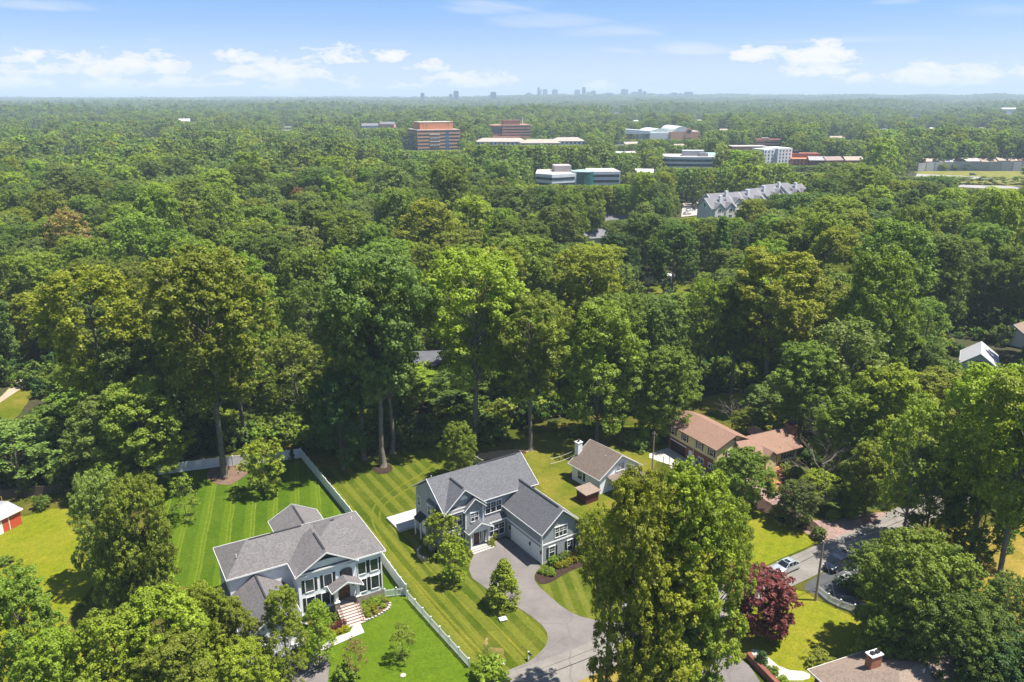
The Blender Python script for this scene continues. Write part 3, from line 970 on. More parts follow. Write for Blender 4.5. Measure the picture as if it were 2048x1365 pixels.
# rear wing
gable_wall(-10.2, -3.9, 11.8, 18.5, 0, 4.9, 6.9, 'y').build('wall', SIDE_WHITE, WH)
gable_solid(-10.65, -3.3, 10.5, 18.95, 5.15, 7.1, 'y').build('roof', ROOF_WARM, WH)
gable_trim(-10.65, -3.3, 10.5, 18.95, 5.15, 7.1, 'y', (0, 1)).build('fascia', WHITE, WH)
# garage wing in front on the left
gable_wall(-19.3, -12.6, -5.5, 4.1, 0, 3.7, 5.9, 'y').build('wall', SIDE_WHITE, WH)
gable_solid(-19.75, -12.1, -6.0, 7.6, 3.95, 6.65, 'y').build('roof', ROOF_WARM, WH)
gable_trim(-19.75, -12.1, -6.0, 7.6, 3.95, 6.65, 'y', (1, 0)).build('fascia', WHITE, WH)
garage_door(WH, 'F', -16, -5.5, .05, 4.8, 2.4)
m = MB()
m.beam((-15.5, 7.845, 9.5), (-8.5, 7.845, 9.5), .25, .05); m.beam((-4.9 - 0, 6.1, 10.14), (-4.6 + .2, 6.1, 10.14), .25, .05); m.beam((-7.55, .5, 9.5), (-7.55, 5.2, 9.5), .25, .05)
m.beam((-6.98, 12.5, 7.14), (-6.98, 18.2, 7.14), .22, .05); m.beam((-15.92, -2.5, 6.7), (-15.92, 5.0, 6.7), .22, .05)
m.build_each('ridge_vent', RIDGE_D, WH)
vents(WH, [(-17.6, 6.0, 8.5), (-1.3, 8.2, 8.2)])
# windows, paired black shutters
for (xx, zz) in ((-9.9, 4.1), (-7.75 + .3, 4.1)): window(WH, 'F', xx, .25, zz, 1.05, 1.75, 1, 1, SHUTTER, grid=False, head=False)
for xx in (-2.75, -1.0): window(WH, 'F', xx, .4, 4.25, 1.05, 1.75, 1, 1, SHUTTER, grid=False, head=False)
for xx in (-2.75, -1.0): window(WH, 'F', xx, .4, 1.5, 1.05, 1.9, 1, 1, SHUTTER, grid=False, head=False)
for xx in (-9.9, -7.9): window(WH, 'F', xx, .25, 1.3, 1.05, 1.9, 1, 1, SHUTTER, grid=False, head=False)
window(WH, 'R', 0, 5.0, 4.3, 1.0, 1.6, 1, 2)
window(WH, 'R', 0, 8.5, 4.3, 1.0, 1.6, 1, 2)
# arched stair window
fr = frame('F', -5.0, .25, 4.2)
m = MB()
arch = lambda s, k: [Vector((-5.0 + (0.85 + s) * math.cos(a), k, 5.55 + (.5 + s) * math.sin(a))) for a in [math.pi * i / 14 for i in range(15)]]
o_ = [Vector((-4.15 + .1, .2, 4.1))] + arch(.1, .2) + [Vector((-5.85 - .1, .2, 4.1))]
m.prism(o_, (0, .1, 0)); aw = m.build('arched_window', WHITE, WH)
m = MB(); o_ = [Vector((-4.15, .16, 4.2))] + arch(0, .16) + [Vector((-5.85, .16, 4.2))]
m.prism(o_, (0, .04, 0)); m.build('pane', GLASS, aw)
corner_boards(WH, [(0, .4), (-11.3, .25), (-3.6, .3), (0, 11.8)], .86, 6.85)
# portico
m = MB(); m.box(-6.9, -3.9, -1.5, .25, 0, 1.45); m.build('porch_floor', STONE, WH)
st = MB()
for k in range(7): st.box(-7.0, -4.0, -1.5 - .36 * (k + 1), -1.5 - .36 * k, 0, 1.45 - .2 * (k + 1))
st.build('porch_steps', mat_plain('pinkish_stone', (0.60, 0.45, 0.39), (0.52, 0.40, 0.34), 1.0, 0.9), WH)
m = MB()
for k in range(8): m.box(-7.02, -3.98, -1.54 - .36 * k, -1.5 - .36 * k + .02, 1.45 - .2 * k - .03, 1.45 - .2 * k + .008)
m.build('step_nosing', mat_plain('red_brick_nosing', (0.34, 0.22, 0.18), None, 2), WH)
for xx in (-6.9, -4.0):
    m = MB(); m.box(xx - .3, xx + .3, -1.55, -.95, 0, 2.3); m.build('stone_pier', STONE, WH)
    m = MB(); m.box(xx - .36, xx + .36, -1.61, -.89, 2.3, 2.42); m.box(xx - .2, xx + .2, -1.45, -1.05, 2.42, 4.05); m.build_each('porch_column', WHITE, WH)
m = MB()
fa = [(-7.35, -1.5, 4.02), (-5.45, -1.5, 4.9), (-3.55, -1.5, 4.02), (-4.25, -1.5, 4.02)] + [(-5.45 + 1.15 * math.cos(a), -1.5, 3.95 + .62 * math.sin(a)) for a in [math.pi * i / 10 for i in range(1, 10)]] + [(-6.65, -1.5, 4.02)]
m.prism(fa, (0, .25, 0)); m.box(-7.15, -6.8, -1.25, .25, 3.85, 4.05); m.box(-4.1, -3.75, -1.25, .25, 3.85, 4.05); m.build('porch_arch', WHITE, WH)
gable_solid(-7.6, -3.3, -1.75, .4, 4.05, 5.15, 'y', .12).build('porch_roof', ROOF_WARM, WH)
gable_trim(-7.6, -3.3, -1.75, .4, 4.05, 5.15, 'y', (1, 0), h=.14).build('fascia', WHITE, WH)
m = MB(); fr = frame('F', -5.45, .25, 1.45)
dr = [Vector((-5.45 + .85, .2, 1.45))] + [Vector((-5.45 + .85 * math.cos(a), .2, 3.35 + .45 * math.sin(a))) for a in [math.pi * i / 12 for i in range(13)]] + [Vector((-5.45 - .85, .2, 1.45))]
m.prism(dr, (0, .06, 0)); m.fbox(fr, -.02, .02, 0, 2.3, .05, .08)
for sx_ in (-1, 1):
    for k in range(3): m.fbox(fr, sx_ * .43 - .28, sx_ * .43 + .28, .2 + .62 * k, .7 + .62 * k, .05, .075)
dd = m.build('front_door', WOOD_DOOR, WH)
m = MB(); m.tube([(-5.85 + .28 * math.cos(a), .10, 3.1 + .28 * math.sin(a)) for a in [2 * math.pi * i / 14 for i in range(15)]], .09, 6); m.build('wreath', mat_plain('wreath_green', (0.05, 0.09, 0.03), (0.03, 0.05, 0.02), 8), dd)
m = MB(); m.fbox(fr, 1.25, 1.45, 1.6, 2.0, 0, .2); m.build('wall_lamp', BLACK, WH)
for xx in (-6.75, -4.25):
    m = MB()
    m.tube([(xx, -1.5, 2.35), (xx, -3.9, 1.05)], .035, 6); m.tube([(xx, -1.6, 1.35), (xx, -3.9, .2)], .022, 5)
    for k in range(9):
        t_ = k / 8
        m.tube([(xx, -1.55 - 2.35 * t_, 1.35 - 1.15 * t_), (xx, -1.55 - 2.35 * t_, 2.32 - 1.27 * t_)], .018, 5)
    m.build('hand_rail', mat_plain('bronze_iron', (0.06, 0.035, 0.025), None, 2, .5), WH)

# ================================================================ white cottage
cp_ = P(1173, 975)
CT = empty('cottage', cp_, RAD(36))
tag(CT, 'small white cottage with weathered brown gabled roof and white chimney behind the grey house', 'house')
WHT_W = mat_siding('siding_white_worn', (0.82, 0.83, 0.84), .22)
gable_wall(0, 9.2, -3.4, 4.0, 0, 3.2, 6.0, 'y').build('wall', WHT_W, CT)
gable_solid(-.55, 9.75, -3.85, 4.5, 3.05, 6.35, 'y').build('roof', ROOF_BROWN, CT)
gable_trim(-.55, 9.75, -3.85, 4.5, 3.05, 6.35, 'y').build('fascia', WHITE, CT)
m = MB(); m.box(1.3, 2.3, 4.0, 4.9, 0, 6.5); m.box(1.22, 2.38, 3.92, 4.98, 6.5, 6.62)
ch = m.build('chimney', WHITE, CT)
m = MB(); m.tube([(1.8, 4.45, 6.6), (1.8, 4.45, 7.0)], .2, 10); m.tube([(1.8, 4.45, 7.0), (1.8, 4.45, 7.06)], .3, 10); m.build_each('chimney_pot', mat_plain('rusty_metal', (0.05, 0.035, 0.03), None, 3), ch)
window(CT, 'F', 4.6, -3.4, 3.35, 1.9, 1.3, 2, 1, None, gmat=mat_glass('grey_blind', (0.22, 0.23, 0.25)))
window(CT, 'L', 0, 1.8, .9, 1.1, 1.4, 1, 2)
m = MB(); fr = frame('L', 0, .7, .85); m.fbox(fr, -.25, .25, 0, 1.5, 0, .06); m.build('shutter', SHUTTER, CT)
m = MB(); m.fbox(frame('F', 4.6, -3.4, 5.15), -.25, .25, 0, .45, 0, .04); m.build('gable_vent', WHITE, CT)
# low porch roof in front
m = MB(); m.prism([(1.5, -7.4, 2.2), (1.5, -3.35, 3.0), (1.5, -3.35, 2.85), (1.5, -7.4, 2.08)], (7.0, 0, 0)); m.build('porch_roof', ROOF_BROWN, CT)
m = MB()
for xx in (1.7, 5, 8.3): m.box(xx - .08, xx + .08, -7.2, -7.04, 0, 2.1)
m.build_each('porch_column', WHITE, CT)
vents(CT, [(3.2, -1.2, 5.3)])
SHD = empty('garden_shed', P(1170, 987), RAD(36))
tag(SHD, 'low brown roofed shed beside the cottage wall', 'shed')
m = MB(); m.box(-2.6, .2, -3.2, -.8, 0, 1.9); m.build('wall', mat_plain('dark_red_boards', (0.10, 0.03, 0.025), None, 1.5), SHD)
m = MB(); m.prism([(-2.9, -3.5, 1.95), (-2.9, -.5, 2.2), (-2.9, -.5, 2.08), (-2.9, -3.5, 1.83)], (3.4, 0, 0)); m.build('roof', ROOF_WOOD, SHD)

# ================================================================ brick and yellow house
rp = Vector((36.75, 136.0, 0))
RT = RAD(28)
RH = empty('brick_house', rp, RT)
tag(RH, 'split level house with terracotta shingle roof, yellow siding over red brick, brown shutters', 'house')
RT_DX = 0
# tall wing: x -2.2..6, y -5..9.5 (garage front faces left)
m = MB(); m.box(-2.6, 5.4, -5.0, 8.3, 0, 2.75); m.build('brick_wall', BRICK_RED, RH)
gable_wall(-2.57, 5.37, -4.97, 8.27, 2.75, 5.15, 7.0, 'y').build('wall', SIDE_YELLOW, RH)
gable_solid(-3.15, 5.95, -5.35, 8.75, 5.2, 7.25, 'y').build('roof', ROOF_TAN, RH)
gable_trim(-3.15, 5.95, -5.35, 8.75, 5.2, 7.25, 'y').build('fascia', mat_plain('brown_fascia', (0.075, 0.04, 0.03), None, 2), RH)
# low wing to the right
m = MB(); m.box(5.4, 13.6, -8.6, -1.2, 0, 1.5); m.build('brick_wall', BRICK_RED, RH)
m = MB(); m.box(5.42, 13.57, -8.57, -1.22, 1.5, 3.7); m.build('wall', SIDE_YELLOW, RH)
hip_solid(1.2, 14.4, -9.2, -.6, 3.75, 6.15, .2, .15).build('roof', ROOF_TAN, RH)
eave_trim(3.0, 14.2, -9.2, -.6, 3.75, .18).build('fascia', mat_plain('brown_fascia', (0.075, 0.04, 0.03)), RH)
gable_solid(11.0, 13.4, -2.5, 1.6, 3.3, 4.4, 'y', .12).build('roof', ROOF_TAN, RH)
m = MB(); m.box(11.2, 13.2, -1.2, 1.3, 0, 3.3); m.build('wall', BRICK_RED, RH)
m = MB(); m.box(14.0, 15.4, -6.6, -4.7, 0, 6.7); m.box(13.9, 15.5, -6.7, -4.6, 6.7, 6.95)
ch = m.build('chimney', BRICK_RED, RH)
m = MB(); m.box(14.3, 15.1, -6.2, -5.1, 6.95, 7.25); m.box(14.1, 15.3, -6.4, -4.9, 7.25, 7.32); m.build('chimney_cap', mat_plain('dark_metal', (0.05, 0.05, 0.05)), ch)
# small entry gable
gable_solid(4.6, 7.6, -9.9, -6.6, 3.7, 4.9, 'y', .12).build('roof', ROOF_TAN, RH)
m = MB(); m.prism([(4.9, -9.6, 3.55), (6.1, -9.6, 4.6), (7.3, -9.6, 3.55)], (0, .2, 0)); m.box(4.9, 7.3, -9.6, -8.6, 0, 3.6); m.build('wall', SIDE_YELLOW, RH)
# upper windows on the garage front
for yy in (7.3, 3.9, -.3, -3.5): window(RH, 'L', -2.57, yy, 3.35, .95, 1.2, 1, 2, SHUT_BR, head=False)
window(RH, 'F', -.6 + 1.0, -4.97, 3.2, 1.0, 1.2, 1, 2, SHUT_BR, head=False)
m = MB(); m.fbox(frame('F', 1.4, -4.97, 6.1), -.22, .22, 0, .4, 0, .05); m.build('gable_vent', SHUT_BR, RH)
garage_door(RH, 'L', -2.6, 5.6, .02, 4.4, 2.1, mat_plain('dark_brown_door', (0.035, 0.02, 0.014), None, 2, .6), False)
m = MB(); m.fbox(frame('L', -2.6, 5.6, 2.14), -2.35, 2.35, 0, .16, -.01, .06); m.build('garage_lintel', WHITE, RH)
m = MB(); m.fbox(frame('L', -2.6, 2.0, .05), -.45, .45, 0, 2.05, -.01, .06); m.build('side_door', WHITE, RH)
window(RH, 'L', -2.6, -.9, .9, 1.3, .95, 2, 1, None, head=False)
window(RH, 'L', -2.6, -3.6, .9, 1.2, .9, 2, 1, None, head=False)
m = MB(); m.tube([(-2.72, 1.15, .1), (-2.72, 1.15, 5.0)], .06, 6); m.build_each('downspout', WHITE, RH)
window(RH, 'F', 11.2, -8.57, 1.95, 2.2, 1.15, 3, 1, SHUT_BR, head=False)
m = MB(); m.fbox(frame('F', 8.1, -8.57, .9), -.45, .45, 0, 2.1, 0, .06); m.build('front_door', mat_plain('dark_red_door', (0.06, 0.018, 0.014)), RH)
m = MB(); m.fbox(frame('F', 8.1, -8.57, .9), -.6, -.45, 0, 2.25, 0, .08); m.fbox(frame('F', 8.1, -8.57, .9), .45, .6, 0, 2.25, 0, .08); m.fbox(frame('F', 8.1, -8.57, .9), -.6, .6, 2.1, 2.25, 0, .08); m.build('door_surround', WHITE, RH)
m = MB(); m.box(9.6, 13.6, -8.63, -8.58, 1.45, 1.6); m.build('sill_band', WHITE, RH)
m = MB()
for k in range(5): m.box(7.3, 9.0, -9.2 - .38 * k, -8.6 - .38 * k, 0, .85 - .17 * k)
m.build('porch_steps', mat_plain('red_brick_steps', (0.40, 0.18, 0.10), (0.30, 0.13, 0.08), 2), RH)
m = MB(); m.box(-3.6, -2.75, .1, .95, 0, .9); m.build('cooling_unit', WHITE, RH)
vents(RH, [(3.3, -4.6, 6.3), (5.6, -4.8, 6.0), (9.5, -8.2, 4.4)])

# ================================================================ house at the bottom right
bp = P(1728, 1318, 4.0); bp.z = 0
BR_ = empty('bungalow', bp, RAD(22))
tag(BR_, 'bungalow with wide grey brown shingle roof and brick chimney at the bottom edge', 'house')
hip_solid(-6.0, 15.5, -11.0, 2.2, 2.7, 5.4, 6.4, 6.6).build('roof', ROOF_WOOD, BR_)
eave_trim(-6.0, 15.5, -11.0, 2.2, 2.7).build('fascia', WHITE, BR_)
m = MB(); m.box(-5.4, 14.9, -10.4, 1.6, 0, 2.6); m.build('wall', BRICK_RED, BR_)
hip_solid(-8.8, -3.5, -4.2, -.4, 2.5, 3.6, 1.2, .4, .12).build('roof', ROOF_WOOD, BR_)
eave_trim(-8.8, -3.5, -4.2, -.4, 2.5, .16).build('fascia', WHITE, BR_)
m = MB(); m.box(-8.6, -8.45, -4.0, -3.85, 0, 2.4); m.box(-8.6, -8.45, -.8, -.65, 0, 2.4); m.build_each('porch_column', WHITE, BR_)
m = MB(); m.box(-1.2, .3, -2.1, -1.2, 4.0, 6.0)
ch = m.build('chimney', mat_brick('brick_orange', (0.42, 0.15, 0.08), (0.32, 0.11, 0.07), (0.3, 0.22, 0.18)), BR_)
m = MB(); m.box(-1.3, .4, -2.2, -1.1, 6.0, 6.12); m.build('chimney_cap', WHITE, ch)
m = MB(); m.box(-1.0, -.55, -1.9, -1.45, 6.12, 6.4); m.box(-.3, .12, -1.9, -1.45, 6.12, 6.4); m.build_each('chimney_pot', BLACK, ch)
vents(BR_, [(3.2, -5.2, 5.2), (4.4, -5.0, 5.1)])

# ================================================================ red shed on the left
sp_ = P(45, 1048)
RS = empty('red_shed', sp_, RAD(66))
tag(RS, 'long low red outbuilding with pale grey flat roof at the left edge', 'shed')
RED = mat_siding('red_boards', (0.52, 0.085, 0.035), .25)
m = MB(); m.box(-12, 0, 0, 5.5, 0, 2.6); m.build('wall', RED, RS)
m = MB(); m.prism([(-12.3, -.3, 2.65), (-12.3, 3.0, 3.25), (-12.3, 6, 2.65), (-12.3, 6, 2.5), (-12.3, -.3, 2.5)], (12.6, 0, 0)); m.build('roof', mat_plain('pale_roll_roofing', (0.33, 0.33, 0.34), (0.27, 0.27, 0.28), .4, .8), RS)
m = MB(); m.box(-12.32, .32, -.36, -.305, 2.45, 2.67); m.box(.305, .36, -.3, 6, 2.45, 2.67); m.build('fascia', WHITE, RS)
m = MB(); m.fbox(frame('F', -3.6, 0, 0), -.5, .5, 0, 2.1, 0, .06); m.build('door', WHITE, RS)
m = MB(); m.fbox(frame('F', -2.0, 0, 0), -.06, .06, 0, 2.5, 0, .06); m.fbox(frame('F', -6.0, 0, 0), -.06, .06, 0, 2.5, 0, .06); m.build_each('trim_board', WHITE, RS)
window(RS, 'F', -7.2, 0, .9, .8, .9, 1, 1, None, head=False, grid=False)
# ---------------------------------------------------------------- fences
def line_pts(pts, step):
    out = []
    for a, b in zip(pts, pts[1:]):
        n = max(1, round((b - a).length / step))
        for i in range(n): out.append(a.lerp(b, i / n))
    out.append(pts[-1])
    return out


def privacy_fence(pts, h, label, step=2.4, name='vinyl_fence', mat=None):
    pts = line_pts([P(x, y) for x, y in pts], step)
    root = empty(name, pts[0])
    tag(root, label, 'fence')
    o = pts[0]
    pn = MB(); rl = MB()
    for a, b in zip(pts, pts[1:]):
        a = a - o; b = b - o
        d = (b - a).normalized()
        pn.beam(a + d * .06 + ZUP * (h / 2 + .03), b - d * .06 + ZUP * (h / 2 + .03), .045, h - .16)
        n = int((b - a).length / .15)
        sd = d.cross(ZUP)
        for k in range(1, n):
            p = a.lerp(b, k / n)
            pn.beam(p + ZUP * .2, p + ZUP * (h - .1), .02, .055, up=tuple(d.cross(ZUP)))
        for z in (.1, h - .06): rl.beam(a + d * .06 + ZUP * z, b - d * .06 + ZUP * z, .07, .12)
    pn.build('panel', mat or VINYL, root); rl.build_each('rail', mat or WHITE, root)
    for p in pts:
        q = p - o
        m = MB(); m.box(q.x - .065, q.x + .065, q.y - .065, q.y + .065, 0, h + .08)
        m.box(q.x - .09, q.x + .09, q.y - .09, q.y + .09, h + .08, h + .12)
        m.poly([(q.x - .09, q.y - .09, h + .12), (q.x + .09, q.y - .09, h + .12), (q.x, q.y, h + .2)]); m.poly([(q.x + .09, q.y - .09, h + .12), (q.x + .09, q.y + .09, h + .12), (q.x, q.y, h + .2)])
        m.poly([(q.x + .09, q.y + .09, h + .12), (q.x - .09, q.y + .09, h + .12), (q.x, q.y, h + .2)]); m.poly([(q.x - .09, q.y + .09, h + .12), (q.x - .09, q.y - .09, h + .12), (q.x, q.y, h + .2)])
        m.build('post', mat or WHITE, root)
    return root


def picket_fence(pts, h, label, step=2.4, gap=.17, name='picket_fence'):
    pts = line_pts([P(x, y) for x, y in pts], step)
    root = empty(name, pts[0]); tag(root, label, 'fence')
    o = pts[0]
    pk = MB(); rl = MB()
    for a, b in zip(pts, pts[1:]):
        a = a - o; b = b - o
        d = (b - a).normalized()
        n = max(2, int((b - a).length / gap))
        for k in range(1, n):
            p = a.lerp(b, k / n)
            pk.beam(p + ZUP * .08, p + ZUP * h, .03, .085, up=tuple(d))
        for z in (.22, h - .18): rl.beam(a + ZUP * z, b + ZUP * z, .05, .09)
    pk.build('pickets', WHITE, root); rl.build_each('rail', WHITE, root)
    for p in pts:
        q = p - o
        m = MB(); m.box(q.x - .065, q.x + .065, q.y - .065, q.y + .065, 0, h + .12); m.box(q.x - .09, q.x + .09, q.y - .09, q.y + .09, h + .12, h + .18)
        m.build('post', WHITE, root)
    return root


privacy_fence([(318, 950), (440, 934), (545, 924), (602, 916)], 1.9, 'white vinyl privacy fence closing the back of the striped lawn')
privacy_fence([(603, 917), (700, 1036), (792, 1166), (813, 1194)], 1.9, 'white vinyl privacy fence running between the two large houses')
picket_fence([(816, 1200), (862, 1252), (938, 1336)], 1.25, 'white picket fence along the front lawn towards the road')
picket_fence([(770, 1196), (793, 1193), (812, 1191)], 1.25, 'white picket gate between white house corner and tall fence', 1.3)
privacy_fence([(313, 1110), (325, 1140), (337, 1172)], 1.7, 'short white vinyl fence on the left side of the striped lawn')
picket_fence([(1633, 1184), (1656, 1204), (1680, 1216), (1708, 1226)], 1.15, 'white picket fence curving beside the utility pole', 2.4, .15)
picket_fence([(1674, 1170), (1690, 1160), (1715, 1148)], 1.15, 'white picket fence in shade across the dark driveway', 2.4, .15)
picket_fence([(1300, 1075), (1335, 1100), (1352, 1112)], 1.3, 'white fence behind the largest foreground tree', 2.4)
privacy_fence([(940, 922), (955, 932), (966, 938)], 1.7, 'pale wooden fence piece behind the olive tree at the grey house', 2.4, 'wooden_fence', mat_plain('pale_wood', (0.55, 0.52, 0.42), None, 1.5))
privacy_fence([(1275, 560), (1300, 566), (1322, 571)], 1.8, 'dark wooden fence beside the white sheds', 4, 'wooden_fence', mat_plain('dark_wood', (0.10, 0.075, 0.055), None, 1.5))
WD = mat_plain('dark_wood', (0.10, 0.075, 0.055))
privacy_fence([(-30, 1004), (40, 995), (140, 985)], 1.7, 'dark wooden fence in shade above the red outbuilding', 2.4, 'wooden_fence', WD)

# edging stones of the planting bed
m = MB()
path = smooth_poly([P(x, y) for x, y in ((716, 1241), (735, 1243), (762, 1230), (781, 1216), (779, 1196))], 2)[:14]
for a, b in zip(path, path[1:]):
    n = max(1, int((b - a).length / .35))
    for k in range(n):
        p = a.lerp(b, k / n)
        s = .14 + .05 * random.random()
        m.box(p.x - s, p.x + s, p.y - s * .8, p.y + s * .8, .03, .2 + .08 * random.random())
e = m.build('bed_edging', mat_plain('edging_stone', (0.48, 0.44, 0.40), (0.36, 0.33, 0.30), 2))
tag(e, 'curved grey stone edging round the bed beside the white house steps', 'edging')

# curved low wall at the tree bed of the grey house
m = MB()
cpt = P(885, 1108)
ar = [Vector((cpt.x - 1.2 + 2.5 * math.cos(a), cpt.y + 2.2 * math.sin(a), 0)) for a in [RAD(150 + 12 * k) for k in range(9)]]
for a, b in zip(ar, ar[1:]): m.beam(a + ZUP * .3, b + ZUP * .3, .3, .6)
e = m.build('bed_wall', mat_plain('grey_block', (0.30, 0.29, 0.28), (0.22, 0.21, 0.2), 2))
tag(e, 'low curved grey block wall round the tree bed at the grey house corner', 'wall', kind='thing')

# brick retaining wall at the bottom right
m = MB(); a = P(1495, 1318); b = P(1560, 1385)
m.beam(a + ZUP * .45, b + ZUP * .45, .45, .9); m.beam(a + ZUP * .93, b + ZUP * .93, .55, .07)
e = m.build('retaining_wall', BRICK_RED); tag(e, 'low red brick retaining wall between bottom driveway and stone path', 'wall', kind='thing')


# ---------------------------------------------------------------- shrubs
def shrub(px, py, r, h, tone, label, kind='shrub', group=None, name='shrub'):
    SHRUBS.append((px, py, r * (.85 if kind == 'shrub' else 1), h, tone, label, kind, group, name))


SHRUBS = []
G1 = 'clipped yellow-green balls in the mulch bed of the grey garage'
for i, (px, py) in enumerate(((1117, 1137), (1129, 1134), (1138, 1129), (1149, 1125), (1162, 1121), (1176, 1119), (1183, 1118))):
    shrub(px, py, .55, 1.0, 'gold' if i < 4 else 'yellowgreen', ('clipped golden shrub ball in mulch bed, %s in the row from the driveway' % ('first', 'second', 'third', 'fourth', 'fifth', 'sixth', 'seventh')[i]), 'ball', G1, 'shrub')
for (px, py, r, h, tn, lb) in ((1107, 1128, 1.0, 1.1, 'olive', 'wide olive shrub under the left garage window'), (1120, 1124, 1.0, 1.1, 'bronze', 'bronze shrub under the garage wing gable window'), (1131, 1118, .8, 1.1, 'green', 'green shrub between the two lower garage windows'), (1145, 1114, .8, 1.0, 'brown', 'reddish shrub under the right garage window')):
    shrub(px, py, r, h, tn, lb)
for i, (px, py) in enumerate(((1083, 1148), (1091, 1142), (1094, 1151), (1103, 1146), (1106, 1153))):
    shrub(px, py, .5, .7, 'lime', 'pale grass tuft at the driveway end of the mulch bed, %s' % ('front left', 'back left', 'middle', 'back right', 'front right')[i], 'shrub', 'grass tufts in the mulch bed', 'grass_tuft')
for (px, py, r, h, tn, lb) in ((982, 1092, .8, 1.1, 'lime', 'lime shrub right of the grey house porch steps'), (988, 1080, .7, 1.2, 'yellowgreen', 'rounded shrub at the right porch column of the grey house'), (920, 1102, 1.0, 1.3, 'yellowgreen', 'shrub left of the grey house porch'), (935, 1112, .8, .9, 'olive', 'low olive shrub at left end of the grey house steps'), (905, 1110, 1.0, 1.2, 'green', 'green shrub between the two small trees at the grey house')):
    shrub(px, py, r, h, tn, lb)
BW = [(722, 1211), (726, 1223), (733, 1230), (738, 1214), (742, 1224), (748, 1219), (744, 1208), (752, 1211), (756, 1204), (764, 1207)]
for i, (px, py) in enumerate(BW):
    shrub(px, py, .55, .95, ('green', 'lime', 'yellowgreen')[i % 3], 'round %s boxwood in the stone edged bed, number %s from the steps' % (('green', 'lime', 'yellow-green')[i % 3], ('one', 'two', 'three', 'four', 'five', 'six', 'seven', 'eight', 'nine', 'ten')[i]), 'ball', 'round boxwoods right of the white house steps', 'boxwood')
for i, (px, py) in enumerate(((636, 1262), (646, 1270), (660, 1262), (672, 1258), (684, 1252))):
    shrub(px, py, .6, .8, 'maroon', 'dark red barberry left of the white house steps, %s from the steps' % ('fifth', 'fourth', 'third', 'second', 'nearest')[i], 'ball', 'dark red barberries by the white house walk', 'barberry')
for i, (px, py) in enumerate(((655, 1276), (668, 1270), (680, 1266), (692, 1260))):
    shrub(px, py, .6, .5, 'gold', 'low golden shrub edging the concrete walk, %s from the steps' % ('fourth', 'third', 'second', 'nearest')[i], 'shrub', 'low golden shrubs along the walk')
shrub(668, 1246, .9, 1.3, 'green', 'green shrub behind the dark red barberries')
for i, (px, py) in enumerate(((738, 1235), (752, 1229), (766, 1216), (772, 1204))):
    shrub(px, py, .5, .5, 'gold' if i % 2 else 'lime', 'small %s plant along the stone edging, %s from the steps' % ('golden' if i % 2 else 'lime', ('nearest', 'second', 'third', 'fourth')[i]), 'shrub', 'small plants along the stone edging')
for (px, py, r, h, tn, lb, k) in ((1577, 950, 1.5, 2.5, 'greygreen', 'clipped round grey-green shrub at the brick house steps', 'ball'), (1596, 955, 1.1, 1.8, 'green', 'green shrub right of the clipped round one', 'shrub'), (1620, 930, 2.4, 2.6, 'dark', 'dark rhododendron at the right wall of the brick house', 'shrub'),
                                  (1665, 1040, 1.4, 1.6, 'greygreen', 'tufted ornamental grass beside the paver driveway', 'shrub'), (1637, 1077, 1.5, 1.7, 'greygreen', 'pale shrub at the end of the mulch bed near the utility pole', 'shrub'), (1556, 1035, 1.7, 2.0, 'olive', 'olive shrub in the mulch bed beside the paver driveway', 'shrub'),
                                  (1280, 900, 2.2, 2.4, 'greygreen', 'grey-green shrub patch above the concrete pad, left', 'shrub'), (1262, 893, 2.4, 2.8, 'green', 'green shrub patch between cottage and concrete pad', 'shrub'), (1300, 890, 2.0, 1.8, 'olive', 'olive shrub patch above the concrete pad, right', 'shrub'),
                                  (1150, 868, 1.5, 1.8, 'lime', 'lime bush standing in the meadow', 'shrub'), (1105, 862, 1.3, 1.8, 'green', 'green bush at the dark edge of the meadow', 'shrub'),
                                  (1832, 1340, 1.9, 1.9, 'gold', 'golden shrub at the bungalow roof edge', 'shrub'), (1808, 1322, 1.5, 2.0, 'lime', 'lime shrub behind the golden one at the bungalow', 'shrub'),
                                  (1522, 1335, .7, 2.2, 'dark', 'small dark conical evergreen on the retaining wall', 'column'), (1545, 1352, .9, 1.1, 'green', 'green shrub on the retaining wall, right of the evergreen', 'shrub'), (1565, 1368, .8, .9, 'lime', 'lime shrub at the bottom edge by the stone path', 'shrub'),
                                  (980, 1362, 2.8, 2.6, 'yellowgreen', 'leafy bush at the bottom edge beside the road', 'shrub'), (690, 1362, 1.5, 1.9, 'green', 'green bush next to the thin brownish sapling', 'shrub'),
                                  (12, 1128, 1.3, 1.0, 'green', 'ivy patch along the red outbuilding', 'shrub'), (85, 1018, 1.6, 2.2, 'deepgreen', 'shaded bush near the red outbuilding', 'shrub'), (1640, 1330, 1.9, 1.6, 'olive', 'wispy shrub at the bungalow porch', 'sapling'), (1186, 1100, 1.4, 1.6, 'green', 'green shrub at the right end of the garage mulch bed', 'shrub'),
                                  (1700, 1180, 2.2, 1.6, 'dark', 'dark shrub behind the shaded picket fence', 'shrub'), (1725, 1185, 2.4, 2.0, 'deepgreen', 'deep green shrub right of the shaded picket fence', 'shrub'), (1720, 990, 2.6, 2.0, 'green', 'green shrub left of the two columnar cypresses', 'shrub'),
                                  (728, 893, 2.0, 4.0, 'green', 'light green bush behind the left bare trunk', 'shrub'), (1470, 985, 2.2, 2.0, 'deepgreen', 'dark shrub under the round green tree', 'shrub'), (985, 885, 3, 3.0, 'deepgreen', 'deep green bush at the dark woods edge behind the grey house', 'shrub'),
                                  (830, 893, 2.6, 3.2, 'green', 'green bush at the woods edge right of the three bare trunks', 'shrub'), (858, 890, 2.4, 2.8, 'olive', 'olive bush at the woods edge above the lawn tip', 'shrub')):
    shrub(px, py, r, h, tn, lb, k)


